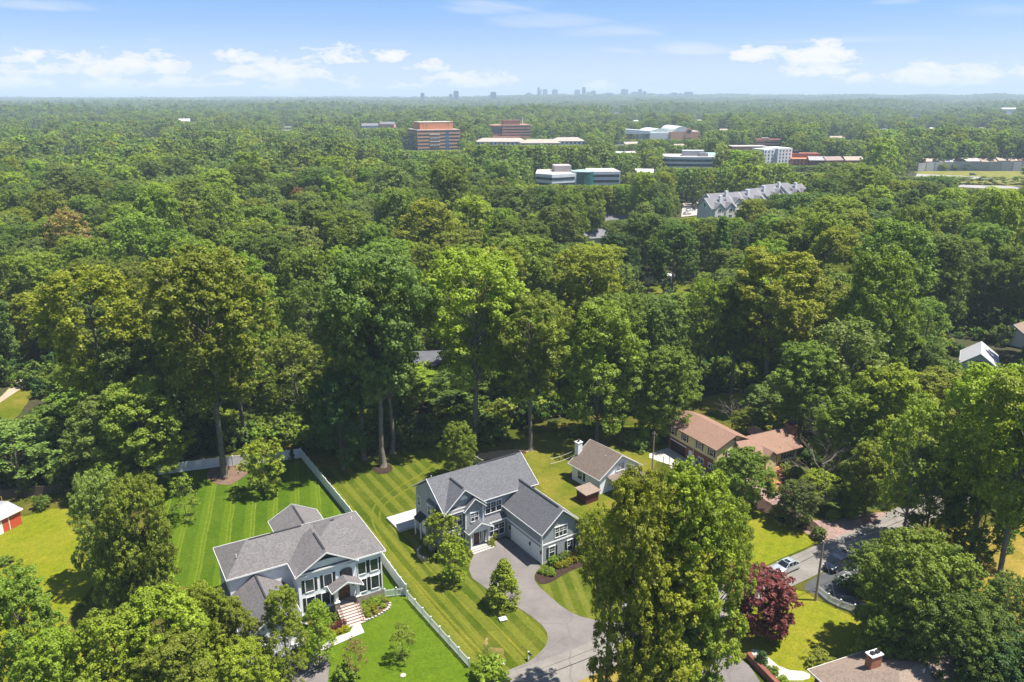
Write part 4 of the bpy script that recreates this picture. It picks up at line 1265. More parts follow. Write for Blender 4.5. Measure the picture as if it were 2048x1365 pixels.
# ---------------------------------------------------------------- cars
def car_paint(name, col):
    m = bpy.data.materials.new(name); t = NT(m)
    b = t.bsdf(col, 0.28, 0.5, 0.55 if min(col) > .25 else 0.1)
    b.inputs['Coat Weight'].default_value = 0.6; b.inputs['Coat Roughness'].default_value = 0.05
    t.out(b.outputs[0])
    return m


TYRE = mat_plain('tyre', (0.015, 0.015, 0.016), None, 3, .9)
RIM = mat_plain('alloy', (0.45, 0.46, 0.47), None, 3, .35, .5, .7)
CGLASS = mat_glass('car_glass', (0.010, 0.013, 0.016))
LAMP = mat_plain('lamp_lens', (0.75, 0.76, 0.78), None, 3, .15, .6)
TAIL = mat_plain('tail_lens', (0.35, 0.01, 0.01), None, 3, .2, .6)


def loft(mb, secs, mi=0):
    """skin of equal rings"""
    k = len(secs[0]); n = len(mb.v)
    for s in secs: mb.v += [tuple(p) for p in s]
    for i in range(len(secs) - 1):
        for j in range(k):
            j2 = (j + 1) % k
            mb.f.append((n + i * k + j, n + i * k + j2, n + (i + 1) * k + j2, n + (i + 1) * k + j)); mb.m.append(mi)
    mb.f.append(tuple(n + j for j in range(k))); mb.m.append(mi)
    mb.f.append(tuple(n + (len(secs) - 1) * k + j for j in range(k))); mb.m.append(mi)


def ring(x, w, z0, z1, r=.12):
    """rounded rectangle cross section at x"""
    pts = []
    for (cx_, cz, a0) in ((w - r, z1 - r, 0), (-w + r, z1 - r, 90), (-w + r * .7, z0 + r * .7, 180), (w - r * .7, z0 + r * .7, 270)):
        for k in range(4):
            a = RAD(a0 + 30 * k)
            pts.append((x, cx_ + r * math.cos(a), cz + r * math.sin(a)))
    return pts


def car(px, py, rz, paint, label, kind='sedan', L=4.75, W=1.82, name='parked_car', group=None, sunroof=False, z=.075, cat='car'):
    root = empty(name, P(px, py) + ZUP * z, rz)
    tag(root, label, cat, group)
    h = L / 2; w = W / 2
    b = MB()
    if kind == 'sedan':
        st = [(-h, w * .82, .42, .78), (-h + .10, w * .93, .30, .92), (-h + .55, w, .24, .98), (-.9, w, .22, .99), (.6, w, .22, .97), (h - 1.2, w, .24, .92), (h - .35, w * .96, .28, .80), (h - .08, w * .88, .36, .70), (h, w * .78, .44, .62)]
        cab = [(-h + .50, .80, .99), (-h + 1.15, .74, 1.38), (-.55, .72, 1.44), (.25, .72, 1.42), (h - 1.45, .80, .97)]
    elif kind == 'suv':
        st = [(-h, w * .86, .45, 1.0), (-h + .10, w * .96, .34, 1.08), (-h + .5, w, .28, 1.12), (.5, w, .26, 1.10), (h - 1.1, w, .28, 1.05), (h - .3, w * .95, .34, .95), (h, w * .8, .48, .78)]
        cab = [(-h + .08, .80, 1.10), (-h + .38, .74, 1.68), (-.4, .74, 1.74), (.35, .73, 1.70), (h - 1.25, .80, 1.07)]
    else:  # van
        st = [(-h, w * .92, .40, 1.15), (-h + .1, w, .32, 1.2), (h - 1.2, w, .3, 1.15), (h - .25, w * .96, .36, 1.0), (h, w * .84, .48, .82)]
        cab = [(-h + .03, .88, 1.18), (-h + .15, .84, 1.85), (0, .84, 1.92), (h - 1.7, .83, 1.86), (h - .85, .86, 1.12)]
    loft(b, [ring(*s_) for s_ in st])
    body = b.build('body', paint, root, smooth=True)
    # cabin: side glass and roof
    g = MB(); rf = MB()
    zb = [c_[2] for c_ in cab]
    low = cab[0][2] - .03
    sL = [(x, -y * w / .9 * (1.0 if i in (0, len(cab) - 1) else .94), zz) for i, (x, y, zz) in enumerate(cab)]
    sR = [(x, -yy, zz) for x, yy, zz in sL]
    bl = [(x, (-w * .93), low) for x, _, _ in sL]; br_ = [(x, -yy, zz) for x, yy, zz in bl]
    for i in range(len(cab) - 1):
        g.quad(bl[i], bl[i + 1], sL[i + 1], sL[i]); g.quad(br_[i + 1], br_[i], sR[i], sR[i + 1])
    g.quad(sL[0], sL[1], sR[1], sR[0]); g.quad(sL[-2], sL[-1], sR[-1], sR[-2])
    g.build('glass', CGLASS, root)
    for i in range(1, len(cab) - 2):
        a, b2 = sL[i], sL[i + 1]; c2, d2 = sR[i + 1], sR[i]
        rf.prism([(a[0], a[1], a[2] - .03), (b2[0], b2[1], b2[2] - .03), (c2[0], c2[1], c2[2] - .03), (d2[0], d2[1], d2[2] - .03)], (0, 0, .06))
    for sgn in (1, -1):
        S_ = sL if sgn == 1 else sR; Bb = bl if sgn == 1 else br_
        for i in (1, 2, len(cab) - 2):
            rf.beam(Vector(S_[i]) + Vector((0, 0, -.01)), Vector((S_[i][0] + (.12 if i == 2 else 0), Bb[i][1], low)), .07, .06)
        rf.beam(S_[0], S_[1], .09, .06); rf.beam(S_[-2], S_[-1], .09, .06)
    rf.build('roof', paint, root)
    if sunroof:
        m = MB(); m.box(-.45, .15, -.42, .42, 1.455, 1.475); m.build('sunroof', CGLASS, root)
    for x in (-h + .85, h - .92):
        for y in (-1, 1):
            m = MB(); m.tube([(x, y * (w - .20), .33), (x, y * (w + .01), .33)], .33, 16); wh = m.build('wheel', TYRE, root)
            m = MB(); m.tube([(x, y * (w - .02), .33), (x, y * (w + .02), .33)], .21, 12); m.build('rim', RIM, wh)
    for y in (-1, 1):
        zl = st[-2][3] - .12
        m = MB(); m.box(h - .14, h - .02 + .0, y * w * .80 - .16, y * w * .80 + .08, zl - .09, zl + .04); m.build('headlight', LAMP, root)
        m = MB(); m.box(-h + .02, -h - .02, y * w * .72 - .16, y * w * .72 + .12, .68, .84); m.build('tail_light', TAIL, root)
        m = MB(); m.box(h - 1.75, h - 1.58, y * (w + .02), y * (w + .18), .95, 1.08); m.build('mirror', paint, root)
    m = MB(); m.box(h - .03, h + .01, -.45, .45, .46, .60); m.build('grille', BLACK, root)
    return root


SILVER = car_paint('silver_paint', (0.62, 0.64, 0.66))
CWHITE = car_paint('white_paint', (0.80, 0.80, 0.80))
NAVY = car_paint('navy_paint', (0.012, 0.016, 0.03))
MAROON = car_paint('maroon_paint', (0.14, 0.012, 0.02))
DGREY = car_paint('dark_grey_paint', (0.035, 0.038, 0.042))
GOLDP = car_paint('champagne_paint', (0.42, 0.36, 0.28))
# heading of the road
rd = math.atan2(117.0 - 87.6, 61.7 - 13.9)
car(1571, 1141, rd + math.pi, SILVER, 'silver sedan with sunroof driving on the road', 'sedan', sunroof=True)
car(597, 1318, RAD(-78), CWHITE, 'white suv parked on the white house driveway under the trees', 'suv', 4.9, 1.95)
car(1675, 1136, rd + math.pi, NAVY, 'dark navy van parked in tree shade at the roadside', 'van', 4.7, 1.9)

# ---------------------------------------------------------------- poles and wires
POLE_M = mat_plain('weathered_pole', (0.36, 0.30, 0.23), (0.25, 0.20, 0.15), 1.5, .95)


def pole(px, py, h, r, label, arm=True, name='utility_pole'):
    p = P(px, py)
    root = empty(name, p); tag(root, label, 'utility pole')
    m = MB(); m.tube([(0, 0, -.2), (.02, 0, h)], [r, r * .72], 12); m.build('post', POLE_M, root)
    if arm:
        m = MB(); m.beam((-.15, -.1, h - .5), (.15, .1, h - .5), .1, .1); m.tube([(0, .1, h - 1.9), (0, .1, h - .9)], .05, 6); m.build('bracket', mat_plain('dark_metal', (0.05, 0.05, 0.05)), root)
        for k in (-.25, .25):
            m = MB(); m.lathe((k, 0, h - .45), [(0, .03), (.06, .07), (.12, .05), (.18, .07), (.24, .02)], 8); m.build('insulator', mat_plain('porcelain', (0.3, 0.3, 0.32)), root)
    return p


pA = pole(1631, 1201, 9.2, .19, 'weathered wooden utility pole at the corner of the yellow-green lawn')
pB = pole(1304, 945, 8.0, .14, 'thin utility pole beside the concrete pad of the brick house')
pC = pole(1389, 565, 9.5, .16, 'distant utility pole beside the side street')
WIRE = mat_plain('black_cable', (0.02, 0.02, 0.022), None, 3, .6)


def wire(a, b, sag, r, name, label, mat=None, group=None):
    a = Vector(a); b = Vector(b)
    pts = []
    for k in range(25):
        t_ = k / 24
        p = a.lerp(b, t_); p.z -= sag * 4 * t_ * (1 - t_)
        pts.append(p)
    m = MB(); m.tube(pts, r, 5)
    o = m.build(name, mat or WIRE); tag(o, label, 'cable', group)


tA = pA + ZUP * 7.6
along = Vector((math.cos(rd), math.sin(rd), 0))
wire(tA, tA + along * 46 + ZUP * .4, .9, .035, 'power_cable', 'thick black cable from the utility pole along the road to the right')
wire(tA + ZUP * .9, tA + along * 46 + ZUP * 1.4, .9, .015, 'power_cable', 'thin cable above the thick one, from the pole to the right')
wire(tA, tA - along * 52 + ZUP * .2, 1.0, .035, 'power_cable', 'thick black cable from the utility pole along the road to the left')
wire(tA + ZUP * .9, tA - along * 52 + ZUP * 1.2, 1.0, .015, 'power_cable', 'thin cable above the thick one, from the pole to the left')
wire(pA + ZUP * 8.3, P(1680, 1236) + ZUP * .1, .02, .02, 'guy_wire', 'guy wire slanting from the utility pole down to the lawn', mat_plain('galvanised', (0.35, 0.35, 0.36), None, 3, .5, .5, .6))
wire(pA + ZUP * 8.0, pB + ZUP * 7.4, .8, .015, 'power_cable', 'cable from the utility pole over the paver driveway to the thin pole')
# clothes line in the meadow
c1 = P(1100, 937); c2 = P(1158, 915)
root = empty('clothes_line', c1); tag(root, 'two sagging pale lines between small posts in the meadow', 'clothes line')
d_ = c2 - c1
for q in (Vector((0, 0, 0)), d_):
    m = MB(); m.tube([q, q + ZUP * 2.0], .05, 6); m.build('post', POLE_M, root)
m = MB()
for z in (1.9, .9):
    pts = [d_ * (k / 12) + ZUP * (z - .25 * 4 * (k / 12) * (1 - k / 12)) for k in range(13)]
    m.tube(pts, .025, 5)
m.build('line', mat_plain('pale_rope', (0.6, 0.6, 0.56)), root)
# wooden stakes by the pad
for i, (px, py, lb) in enumerate(((1326, 933, 'left wooden stake at the pad edge'), (1338, 930, 'right wooden stake at the pad edge'))):
    p = P(px, py); root = empty('wooden_stake', p); tag(root, lb, 'stake')
    m = MB(); m.tube([(0, 0, 0), (0, 0, 1.9)], .06, 6); m.lathe((0, 0, 1.9), [(0, .06), (.05, .07), (.1, .02)], 8); m.build('post', mat_plain('dark_wood', (0.1, .075, .055)), root)
# mailbox, sign, utility box, air units
p = P(1057, 1320); root = empty('mailbox', p, rd); tag(root, 'white post mailbox with dark box at the driveway mouth', 'mailbox')
m = MB(); m.box(-.06, .06, -.06, .06, 0, 1.15); m.box(-.05, .05, -.35, .06, .85, .93); m.box(-.08, .08, -.08, .08, 1.15, 1.2); m.build('post', WHITE, root)
m = MB(); m.prism([(-.1, -.5, .93), (.1, -.5, .93), (.1, -.5, 1.05)] + [(.1 * math.cos(a), -.5, 1.05 + .1 * math.sin(a)) for a in [math.pi * k / 8 for k in range(1, 8)]] + [(-.1, -.5, 1.05)], (0, .5, 0)); m.build('box', BLACK, root)
p = P(1244, 1232); root = empty('sign_post', p, rd); tag(root, 'white post with hanging arm on the strip of lawn by the road', 'sign post')
m = MB(); m.box(-.05, .05, -.05, .05, 0, 2.0); m.box(-.05, 1.0, -.04, .04, 1.72, 1.82); m.box(-.08, .08, -.08, .08, 2.0, 2.06); m.build('post', WHITE, root)
m = MB(); m.box(.2, .85, -.02, .02, 1.15, 1.66); m.build('board', mat_plain('pale_board', (0.62, 0.63, 0.65)), root)
p = P(1006, 1241); root = empty('utility_box', p, RAD(20)); tag(root, 'flat pale green utility cover in the lawn beside the driveway', 'utility box')
m = MB(); m.box(-.45, .45, -.35, .35, 0, .22); m.build('base', mat_plain('pale_green_box', (0.45, 0.47, 0.42)), root)
m = MB(); m.box(-.5, .5, -.4, .4, .22, .28); m.build('lid', mat_plain('pale_lid', (0.66, 0.67, 0.64)), root)
for i, (dx, lb) in enumerate(((14.2, 'rear air conditioner unit beside the grey house wall'), (12.6, 'front air conditioner unit beside the grey house wall'))):
    M_ = GH.matrix_basis
    q = Matrix.Translation(gp) @ Matrix.Rotation(RAD(33.3), 4, 'Z') @ Vector((-11.5, dx, 0))
    root = empty('air_conditioner', q, RAD(33.3)); tag(root, lb, 'air conditioner')
    m = MB(); m.box(-.45, .45, -.45, .45, 0, .95); m.build('casing', mat_plain('ac_casing', (0.22, 0.22, 0.215), None, 3), root)
    m = MB(); m.tube([(0, 0, .95), (0, 0, 1.0)], .4, 16); m.build('fan_grille', BLACK, root)
# rocks
for i, (px, py, lb) in enumerate(((1005, 1328, 'pale rock at the edge of the bare soil patch'), (806, 1352, 'tan rock in front lawn below the small tree'))):
    m = MB()
    m.lathe((0, 0, 0), [(-.05, .3), (.1, .38), (.2, .25), (.26, .05)], 9)
    o = m.build('rock', mat_plain('tan_stone', (0.5, 0.42, 0.34), (0.4, 0.33, 0.26), 3)); o.location = P(px, py); tag(o, lb, 'rock')
# yellow post at the left edge
p = P(8, 1022); root = empty('marker_post', p); tag(root, 'yellow marker post at the left edge above the red outbuilding', 'post')
m = MB(); m.tube([(0, 0, 0), (0, 0, 2.6)], .07, 8); m.build('post', mat_plain('yellow_paint', (0.6, 0.36, 0.03)), root)
FAR_H = []
# ---------------------------------------------------------------- far ground
def drape(name, pts, lift, mat, n=24):
    """sheet following the terrain; pts: four corner marks (far-left, far-right, near-right, near-left) as (x, Y)"""
    a, b, c, d = [Vector((x, y, 0)) for x, y in pts]
    V = []; F = []
    for i in range(n + 1):
        for j in range(n + 1):
            p = a.lerp(b, j / n).lerp(d.lerp(c, j / n), i / n)
            V.append((p.x, p.y, terr1(p.x, p.y) + lift))
    for i in range(n):
        for j in range(n):
            k = i * (n + 1) + j
            F.append((k, k + 1, k + n + 2, k + n + 1))
    me = bpy.data.meshes.new(name); me.from_pydata(V, [], F); me.materials.append(mat)
    o = bpy.data.objects.new(name, me); COL.objects.link(o); tag(o, kind='structure')
    return o


def xat(px, Y): return PD(px, 340, Y).x


drape('field', [(xat(1825, 722), 722), (xat(2110, 722), 722), (xat(2110, 545), 545), (xat(1925, 550), 550)], .3, mat_lawn('field_grass', (0.15, 0.16, 0.03), (0.27, 0.21, 0.07), (0.11, 0.13, 0.025), None, dry=.8))
drape('highway', [(xat(1918, 600), 606), (xat(2110, 590), 588), (xat(2110, 560), 560), (xat(1918, 588), 590)], .9, mat_asphalt('highway_concrete', (0.33, 0.315, 0.30), .1, .1))
drape('ramp', [(xat(1835, 690), 690), (xat(1985, 660), 660), (xat(1985, 640), 640), (xat(1835, 662), 664)], .9, mat_asphalt('highway_concrete', (0.48, 0.46, 0.44)))
sheet('parking_lot', [(1362, 436), (1366, 408), (1410, 398), (1440, 390), (1452, 393), (1420, 428), (1400, 432)], .5, mat_asphalt('pale_lot', (0.42, 0.38, 0.35), .2, .2), 0)
sheet('lot_lawn', [(1362, 437), (1398, 434), (1425, 428), (1420, 445), (1390, 450), (1366, 448)], .45, LAWN_B, 0)


# ---------------------------------------------------------------- far buildings
def M2(name, c, **k): return mat_plain(name, c, None, .12, .8, .2, 0, 0, **k)


def mat_ribbon(name, brickc, glassc, pitch, share, x_pitch=0):
    """wall of brick spandrels and ribbon windows, storeys along z"""
    if name in _mc: return _mc[name]
    m = bpy.data.materials.new(name); t = NT(m)
    co = t.coord('Object')
    sx = t.n('ShaderNodeSeparateXYZ'); t.l(co, sx.inputs[0])
    f = t.math('FRACT', t.math('DIVIDE', sx.outputs[2], pitch))
    band = t.math('LESS_THAN', f, share)
    if x_pitch:
        h = t.math('FRACT', t.math('DIVIDE', t.math('ADD', sx.outputs[0], sx.outputs[1]), x_pitch))
        band = t.math('MULTIPLY', band, t.math('GREATER_THAN', h, .42))
    nz = t.ramp(t.noise(co, .15, 3), [(.3, .85), (.7, 1.1)])
    c = t.mix(band, t.mix(1.0, brickc, nz, 'MULTIPLY'), glassc)
    r = t.math('SUBTRACT', .85, t.math('MULTIPLY', band, .65))
    t.out(t.bsdf(c, r, .4).outputs[0])
    _mc[name] = m
    return m


def far_root(name, label, px, D, rz, cat='building', z=None, group=None):
    x = PD(px, 300, D).x
    e = empty(name, (x, D, terr1(x, D) if z is None else z), RAD(rz))
    return tag(e, label, cat, group)


def ztop(px, py, D): return PD(px, py, D).z


def ribbons(par, x0, x1, y0, y1, z0, z1, pitch, hh, mat, faces='FL', name='window_band'):
    z = z0
    i = 0
    while z + hh < z1:
        m = MB()
        if 'F' in faces: m.box(x0 + .6, x1 - .6, y0 - .12, y0 + .3, z, z + hh)
        if 'L' in faces: m.box(x0 - .12, x0 + .3, y0 + .6, y1 - .6, z, z + hh)
        m.build(name, mat, par)
        z += pitch; i += 1


DARKW = mat_glass('ribbon_glass', (0.03, 0.045, 0.06))
TEAL = mat_glass('teal_glass', (0.02, 0.10, 0.09))
BR_O = mat_plain('orange_brick', (0.60, 0.235, 0.115), (0.54, 0.20, 0.10), .2, .9)
BR_P = mat_plain('pink_brick', (0.54, 0.29, 0.19), (0.47, 0.25, 0.165), .2, .9)
BR_D = mat_plain('dark_red_brick', (0.26, 0.10, 0.07), None, .2, .9)
CONCW = mat_plain('white_concrete', (0.70, 0.70, 0.71), (0.62, 0.62, 0.63), .15, .8)
ROOFP = mat_plain('pale_flat_roof', (0.52, 0.47, 0.42), (0.44, 0.40, 0.36), .1, .9)

# brick tower
D = 906
e = far_root('brick_tower', 'tall orange brick office tower with blue ribbon windows and penthouse above the forest', 836, D, 24)
g = e.location.z
zt = ztop(870, 261, D) - g; zp = ztop(870, 246, D) - g
m = MB(); m.box(0, 50, 0, 38, -6, zt); m.build('wall', BR_P, e)
m = MB(); m.box(.5, 49.5, .5, 37.5, zt, zt + .3); m.build('roof', ROOFP, e)
m = MB(); m.box(5, 44, 6, 30, zt, zp); m.build('penthouse', BR_O, e)
m = MB(); m.box(4.8, 44.2, 5.8, 30.2, zp, zp + .4); m.build('penthouse_roof', ROOFP, e)
m = MB()
for x in (9, 13, 39): m.box(x, x + .9, 5.7, 6.0, zt, zp - .3)
m.build_each('penthouse_rib', BR_P, e)
ribbons(e, 0, 50, 0, 38, zt - 3.8 * 7 + 1.6, zt, 3.8, 1.5, DARKW, 'FL')
m = MB(); m.box(33, 36.5, -.25, .4, 0, zt - 2.5); m.box(-.25, .4, 14, 30, 2, zt - 4); m.build_each('stair_glass', mat_glass('blue_glass', (0.05, 0.12, 0.20)), e)
for k in range(4):
    m = MB(); m.box(14, 26, -.6, -.15, zt - 5.2 - 3.8 * k, zt - 4.7 - 3.8 * k); m.build('balcony', CONCW, e)

# second brick building
D = 1150
e = far_root('brick_office', 'dark red brick office block with flat roof, right of the brick tower', 1005, D, 12)
g = e.location.z; zt = ztop(1010, 250, D) - g; zp = ztop(1020, 241.5, D) - g
m = MB(); m.box(0, 40, 0, 30, -6, zt); m.box(-14, 0, 4, 30, -6, zt - .6); m.build('wall', BR_P, e)
m = MB(); m.box(3, 26, 4, 22, zt, zp); m.build('penthouse', BR_D, e)
ribbons(e, 0, 40, 0, 30, zt - 15, zt, 3.9, 1.6, DARKW, 'F')
m = MB(); m.box(-13.5, 0, 3.8, 4.2, zt - 12, zt - 2); m.build_each('window_band', DARKW, e)
m = MB(); m.box(-26, 26, -14, 0, -6, zt - 15.5); m.build('wall', BR_D, e)
m = MB(); m.tube([(31, 10, zt), (31, 10, zt + 9)], .5, 6); m.build('mast', CONCW, e)

# white ribbon office, nearer
D = 556
e = far_root('white_office', 'white ribbon window office with curved teal glass stair drum', 1182, D, 4)
g = e.location.z; zt = ztop(1200, 344, D) - g
W_ = lambda px: PD(px, 345, D).x - e.location.x
m = MB(); m.box(W_(1182), W_(1242), 0, 26, -8, zt); m.prism([(W_(1069), -6, -8), (W_(1098), -16, -8), (W_(1150), -8, -8), (W_(1150), 22, -8), (W_(1080), 22, -8)], (0, 0, 8 + zt - .3)); m.build('wall', CONCW, e)
m = MB(); m.box(W_(1182) + .6, W_(1242) - .6, .6, 25.4, zt, zt + .15); m.prism([(W_(1069) + 1, -5.4, zt - .3), (W_(1098), -15, zt - .3), (W_(1150), -7.2, zt - .3), (W_(1150), 21, zt - .3), (W_(1080), 21, zt - .3)], (0, 0, .2)); m.build('roof', ROOFP, e)
for k in range(3):
    m = MB(); m.box(W_(1183), W_(1242) - .8, -.15, .3, zt - 3.6 - 3.7 * k, zt - 1.9 - 3.7 * k); m.beam((W_(1069) + .3, -6.1, zt - 3.2 - 3.7 * k), (W_(1098), -16.1, zt - 3.2 - 3.7 * k), .3, 1.6); m.beam((W_(1098), -16.1, zt - 3.2 - 3.7 * k), (W_(1146), -8.7, zt - 3.2 - 3.7 * k), .3, 1.6); m.build_each('window_band', DARKW, e)
m = MB(); m.tube([(W_(1164), -2, -8), (W_(1164), -2, zt + .3)], 7.6, 20); m.build('glass_drum', TEAL, e)
m = MB(); m.tube([(W_(1164), -2, zt + .3), (W_(1164), -2, zt + .9), (W_(1164), -2, zt + 1.6)], [7.8, 7.8, 3.0], 20); m.build('drum_roof', mat_plain('pale_teal_roof', (0.35, 0.50, 0.50), None, .2, .4), e)
m = MB(); m.box(W_(1109), W_(1143), 2, 16, zt, zt + 4.0); m.build('penthouse', mat_plain('taupe_panel', (0.42, 0.38, 0.36), None, .2), e)

# second white office with rounded corner
D = 692
e = far_root('white_office', 'white office with rounded corner and green ribbon windows, behind the trees at right', 1336, D, -8)
g = e.location.z; zt = ztop(1370, 314, D) - g; zp = ztop(1375, 303, D) - g
def rounded(x0, x1, y0, y1, r, n=8):
    pts = [(x0 + r - r * math.cos(a), y0 + r - r * math.sin(a)) for a in [math.pi / 2 * k / n for k in range(n + 1)]]
    return pts + [(x1, y0), (x1, y1), (x0, y1)]
m = MB(); m.prism([(x, y, -8) for x, y in rounded(-4, 46, 0, 34, 9)], (0, 0, 8 + zt)); m.build('wall', CONCW, e)
m = MB(); m.prism([(x, y, zt) for x, y in rounded(-3.4, 45.4, .6, 33.4, 8.6)], (0, 0, .2)); m.build('roof', ROOFP, e)
for k in range(3):
    m = MB(); m.prism([(x, y, zt - 3.9 - 3.8 * k) for x, y in rounded(-4.12, 45, -.12, 30, 9.1)], (0, 0, 1.9)); m.build_each('window_band', mat_glass('green_glass', (0.02, 0.055, 0.05)), e)
m = MB(); m.box(13, 31, 8, 22, zt, zp); m.box(27, 34, 5, 9, zt, zp - 1.5); m.build('penthouse', mat_plain('grey_louvre', (0.42, 0.42, 0.44), None, .3), e)
m = MB(); m.prism([(32, 10, zt), (46, 10, zt), (46, 24, zt), (32, 24, zt)], (0, 0, .4)); m.prism([(33, 12, zt + .4), (46, 12, zt + .4), (46, 17, zt + 2.6), (33, 17, zt + 2.6)], (0, 0, .2)); m.build('skylight', mat_plain('pale_teal_roof', (0.35, 0.50, 0.50)), e)

# long low residence with tan roofs
D = 970
TANR = mat_plain('tan_hip_roof', (0.40, 0.335, 0.28), (0.34, 0.28, 0.235), .15, .9)
e = far_root('residence', 'long low white residence with tan hipped roofs, below the dark red office', 1062, D, 3)
g = e.location.z
zt = ztop(1060, 277, D) - g
for i, (xa, xb, ya, yb, h_) in enumerate(((-66, -4, 2, 22, 0), (-14, 34, -16, 2, -.6), (24, 66, 4, 24, .4))):
    m = MB(); m.box(xa + 1, xb - 1, ya + 1, yb - 1, -6, zt - 4 + h_); m.build('wall', CONCW, e)
    hip_solid(xa, xb, ya, yb, zt - 4 + h_, zt + h_, 9, 9, .3).build('roof', TANR, e)
    m = MB()
    n = int((xb - xa) / 5)
    for k in range(n): m.box(xa + 3 + 5 * k, xa + 5 + 5 * k, ya + .85, ya + 1.2, zt - 7.2 + h_, zt - 5.0 + h_)
    m.build_each('window', DARKW, e)

# shopping hall: vaulted white roof with brick arch front
D = 1135
e = far_root('vaulted_hall', 'large hall with white vaulted roof and orange arched end wall', 1345, D, 8)
g = e.location.z; zt = ztop(1370, 264, D) - g
VW = mat_plain('white_membrane', (0.68, 0.70, 0.68), (0.60, 0.63, 0.62), .1, .7)
PEACH = mat_plain('peach_brick', (0.66, 0.36, 0.22), (0.58, 0.31, 0.19), .15, .9)
m = MB(); m.box(-4, 40, 0, 60, -6, zt); m.build('wall', PEACH, e)
m = MB(); m.box(-32, -4, 4, 60, -6, zt - 1.5); m.build('wall', VW, e)
pr = [(12 + 11 * math.cos(a), 0, zt + 7.0 * math.sin(a)) for a in [math.pi * k / 12 for k in range(13)]]
m = MB(); m.prism(pr, (0, 60, 0)); m.build('roof', VW, e)
m = MB(); m.prism([(22 + 5 * math.cos(a), -.6, zt - 1 + 6.2 * math.sin(a)) for a in [math.pi * k / 10 for k in range(11)]] + [(17, -.6, zt - 8), (27, -.6, zt - 8)], (0, .6, 0)); m.build('arch_front', PEACH, e)
m = MB(); m.prism([(22 + 3 * math.cos(a), -.75, zt - 1.5 + 4.2 * math.sin(a)) for a in [math.pi * k / 10 for k in range(11)]], (0, .3, 0)); m.build('arch_window', DARKW, e)
pr = [(-18 + 14 * math.cos(a), 8, zt - 1.5 + 5 * math.sin(a)) for a in [math.pi * k / 12 for k in range(13)]]
m = MB(); m.prism(pr, (0, 52, 0)); m.build('roof', mat_plain('pale_green_roof', (0.55, 0.62, 0.60), None, .1, .7), e)
m = MB(); m.prism([(-66, 10, zt - 3), (-30, 6, zt - 3), (-30, 6, zt + 1), (-66, 10, zt + 3.5)], (0, 26, 0)); m.build('roof', VW, e)
m = MB(); m.box(-4, 40, .5, 60, zt, zt + .3); m.build('roof', ROOFP, e)

# brick ribbon block, right
D = 956
e = far_root('brick_block', 'red brick office block with two dark window bands, right of the vaulted hall', 1518, D, -14)
g = e.location.z; zt = ztop(1530, 280, D) - g
m = MB(); m.box(-4, 27, 0, 18, -6, zt); m.build('wall', BR_P, e)
for k in range(3):
    m = MB(); m.box(-3.6, 26.6, -.15, .2, zt - 3.6 - 3.6 * k, zt - 2.0 - 3.6 * k); m.build_each('window_band', DARKW, e)
m = MB(); m.box(-4.1, 27.1, -.1, 18.1, zt, zt + .5); m.build('parapet', BR_D, e)
m = MB(); m.box(2, 10, 5, 12, zt + .5, zt + 2); m.build('roof_unit', ROOFP, e)
e = far_root('low_block', 'low pale roofed block left of the red brick office block', 1465, 930, 4)
g = e.location.z; zt = ztop(1480, 294, 930) - g
m = MB(); m.box(0, 40, 0, 20, -6, zt); m.build('wall', PEACH, e)
m = MB(); m.box(-.3, 40.3, -.3, 20.3, zt, zt + .5); m.build('roof', ROOFP, e)

# white punched-window block and orange row
D = 732
e = far_root('white_block', 'white block with rows of small windows beside the orange brick row', 1560, D, 22)
g = e.location.z; zt = ztop(1560, 297, D) - g
m = MB(); m.box(-2, 14, 0, 22, -6, zt); m.box(-15, -2, 3, 20, -6, zt - .8); m.build('wall', CONCW, e)
for k in range(4):
    m = MB()
    for j in range(4): m.box(.2 + 3.6 * j, 1.4 + 3.6 * j, -.12, .1, zt - 2.9 - 3 * k, zt - 1.5 - 3 * k)
    for j in range(3): m.box(-13.8 + 3.8 * j, -12.5 + 3.8 * j, 2.88, 3.1, zt - 3.7 - 3 * k, zt - 2.3 - 3 * k)
    m.build_each('window', DARKW, e)
e = far_root('brick_row', 'orange brick row with many small windows right of the white block', 1588, 728, -6)
g = e.location.z; zt = ztop(1600, 318, 728) - g; z2 = ztop(1600, 305, 728) - g
m = MB(); m.box(0, 27, 0, 14, -6, zt); m.build('wall', BR_O, e)
m = MB(); m.box(0, 27, 14, 30, -6, z2 - 2); m.build('wall', BR_D, e)
m = MB(); m.box(1, 9, 18, 26, z2 - 2, z2 + .5); m.build('roof_unit', mat_plain('dark_box', (0.06, 0.06, 0.06)), e)
for k in range(2):
    m = MB()
    for j in range(8): m.box(1 + 3.2 * j, 2.2 + 3.2 * j, -.12, .1, zt - 2.6 - 3 * k, zt - 1.0 - 3 * k)
    m.build_each('window', DARKW, e)
for i, (px, lab, cm) in enumerate(((1640, 'grey roofed house right of the orange brick row', (0.36, 0.34, 0.34)), (1672, 'brown roofed house right of the grey roofed one', (0.30, 0.23, 0.20)), (1712, 'tan house among trees left of the sound wall', (0.38, 0.31, 0.26)))):
    D = 722
    e = far_root('row_house', lab, px, D, (-5, 12, 4)[i], 'house')
    g = e.location.z; zt = ztop(px, 314, D) - g
    gable_wall(-8, 8, 0, 10, -5, zt - 3, zt - .4, 'x').build('wall', (BR_D, BR_O, PEACH)[i], e)
    gable_solid(-8.6, 8.6, -.6, 10.6, zt - 3, zt, 'x', .3).build('roof', mat_plain('far_roof_%d' % i, cm, None, .2, .9), e)

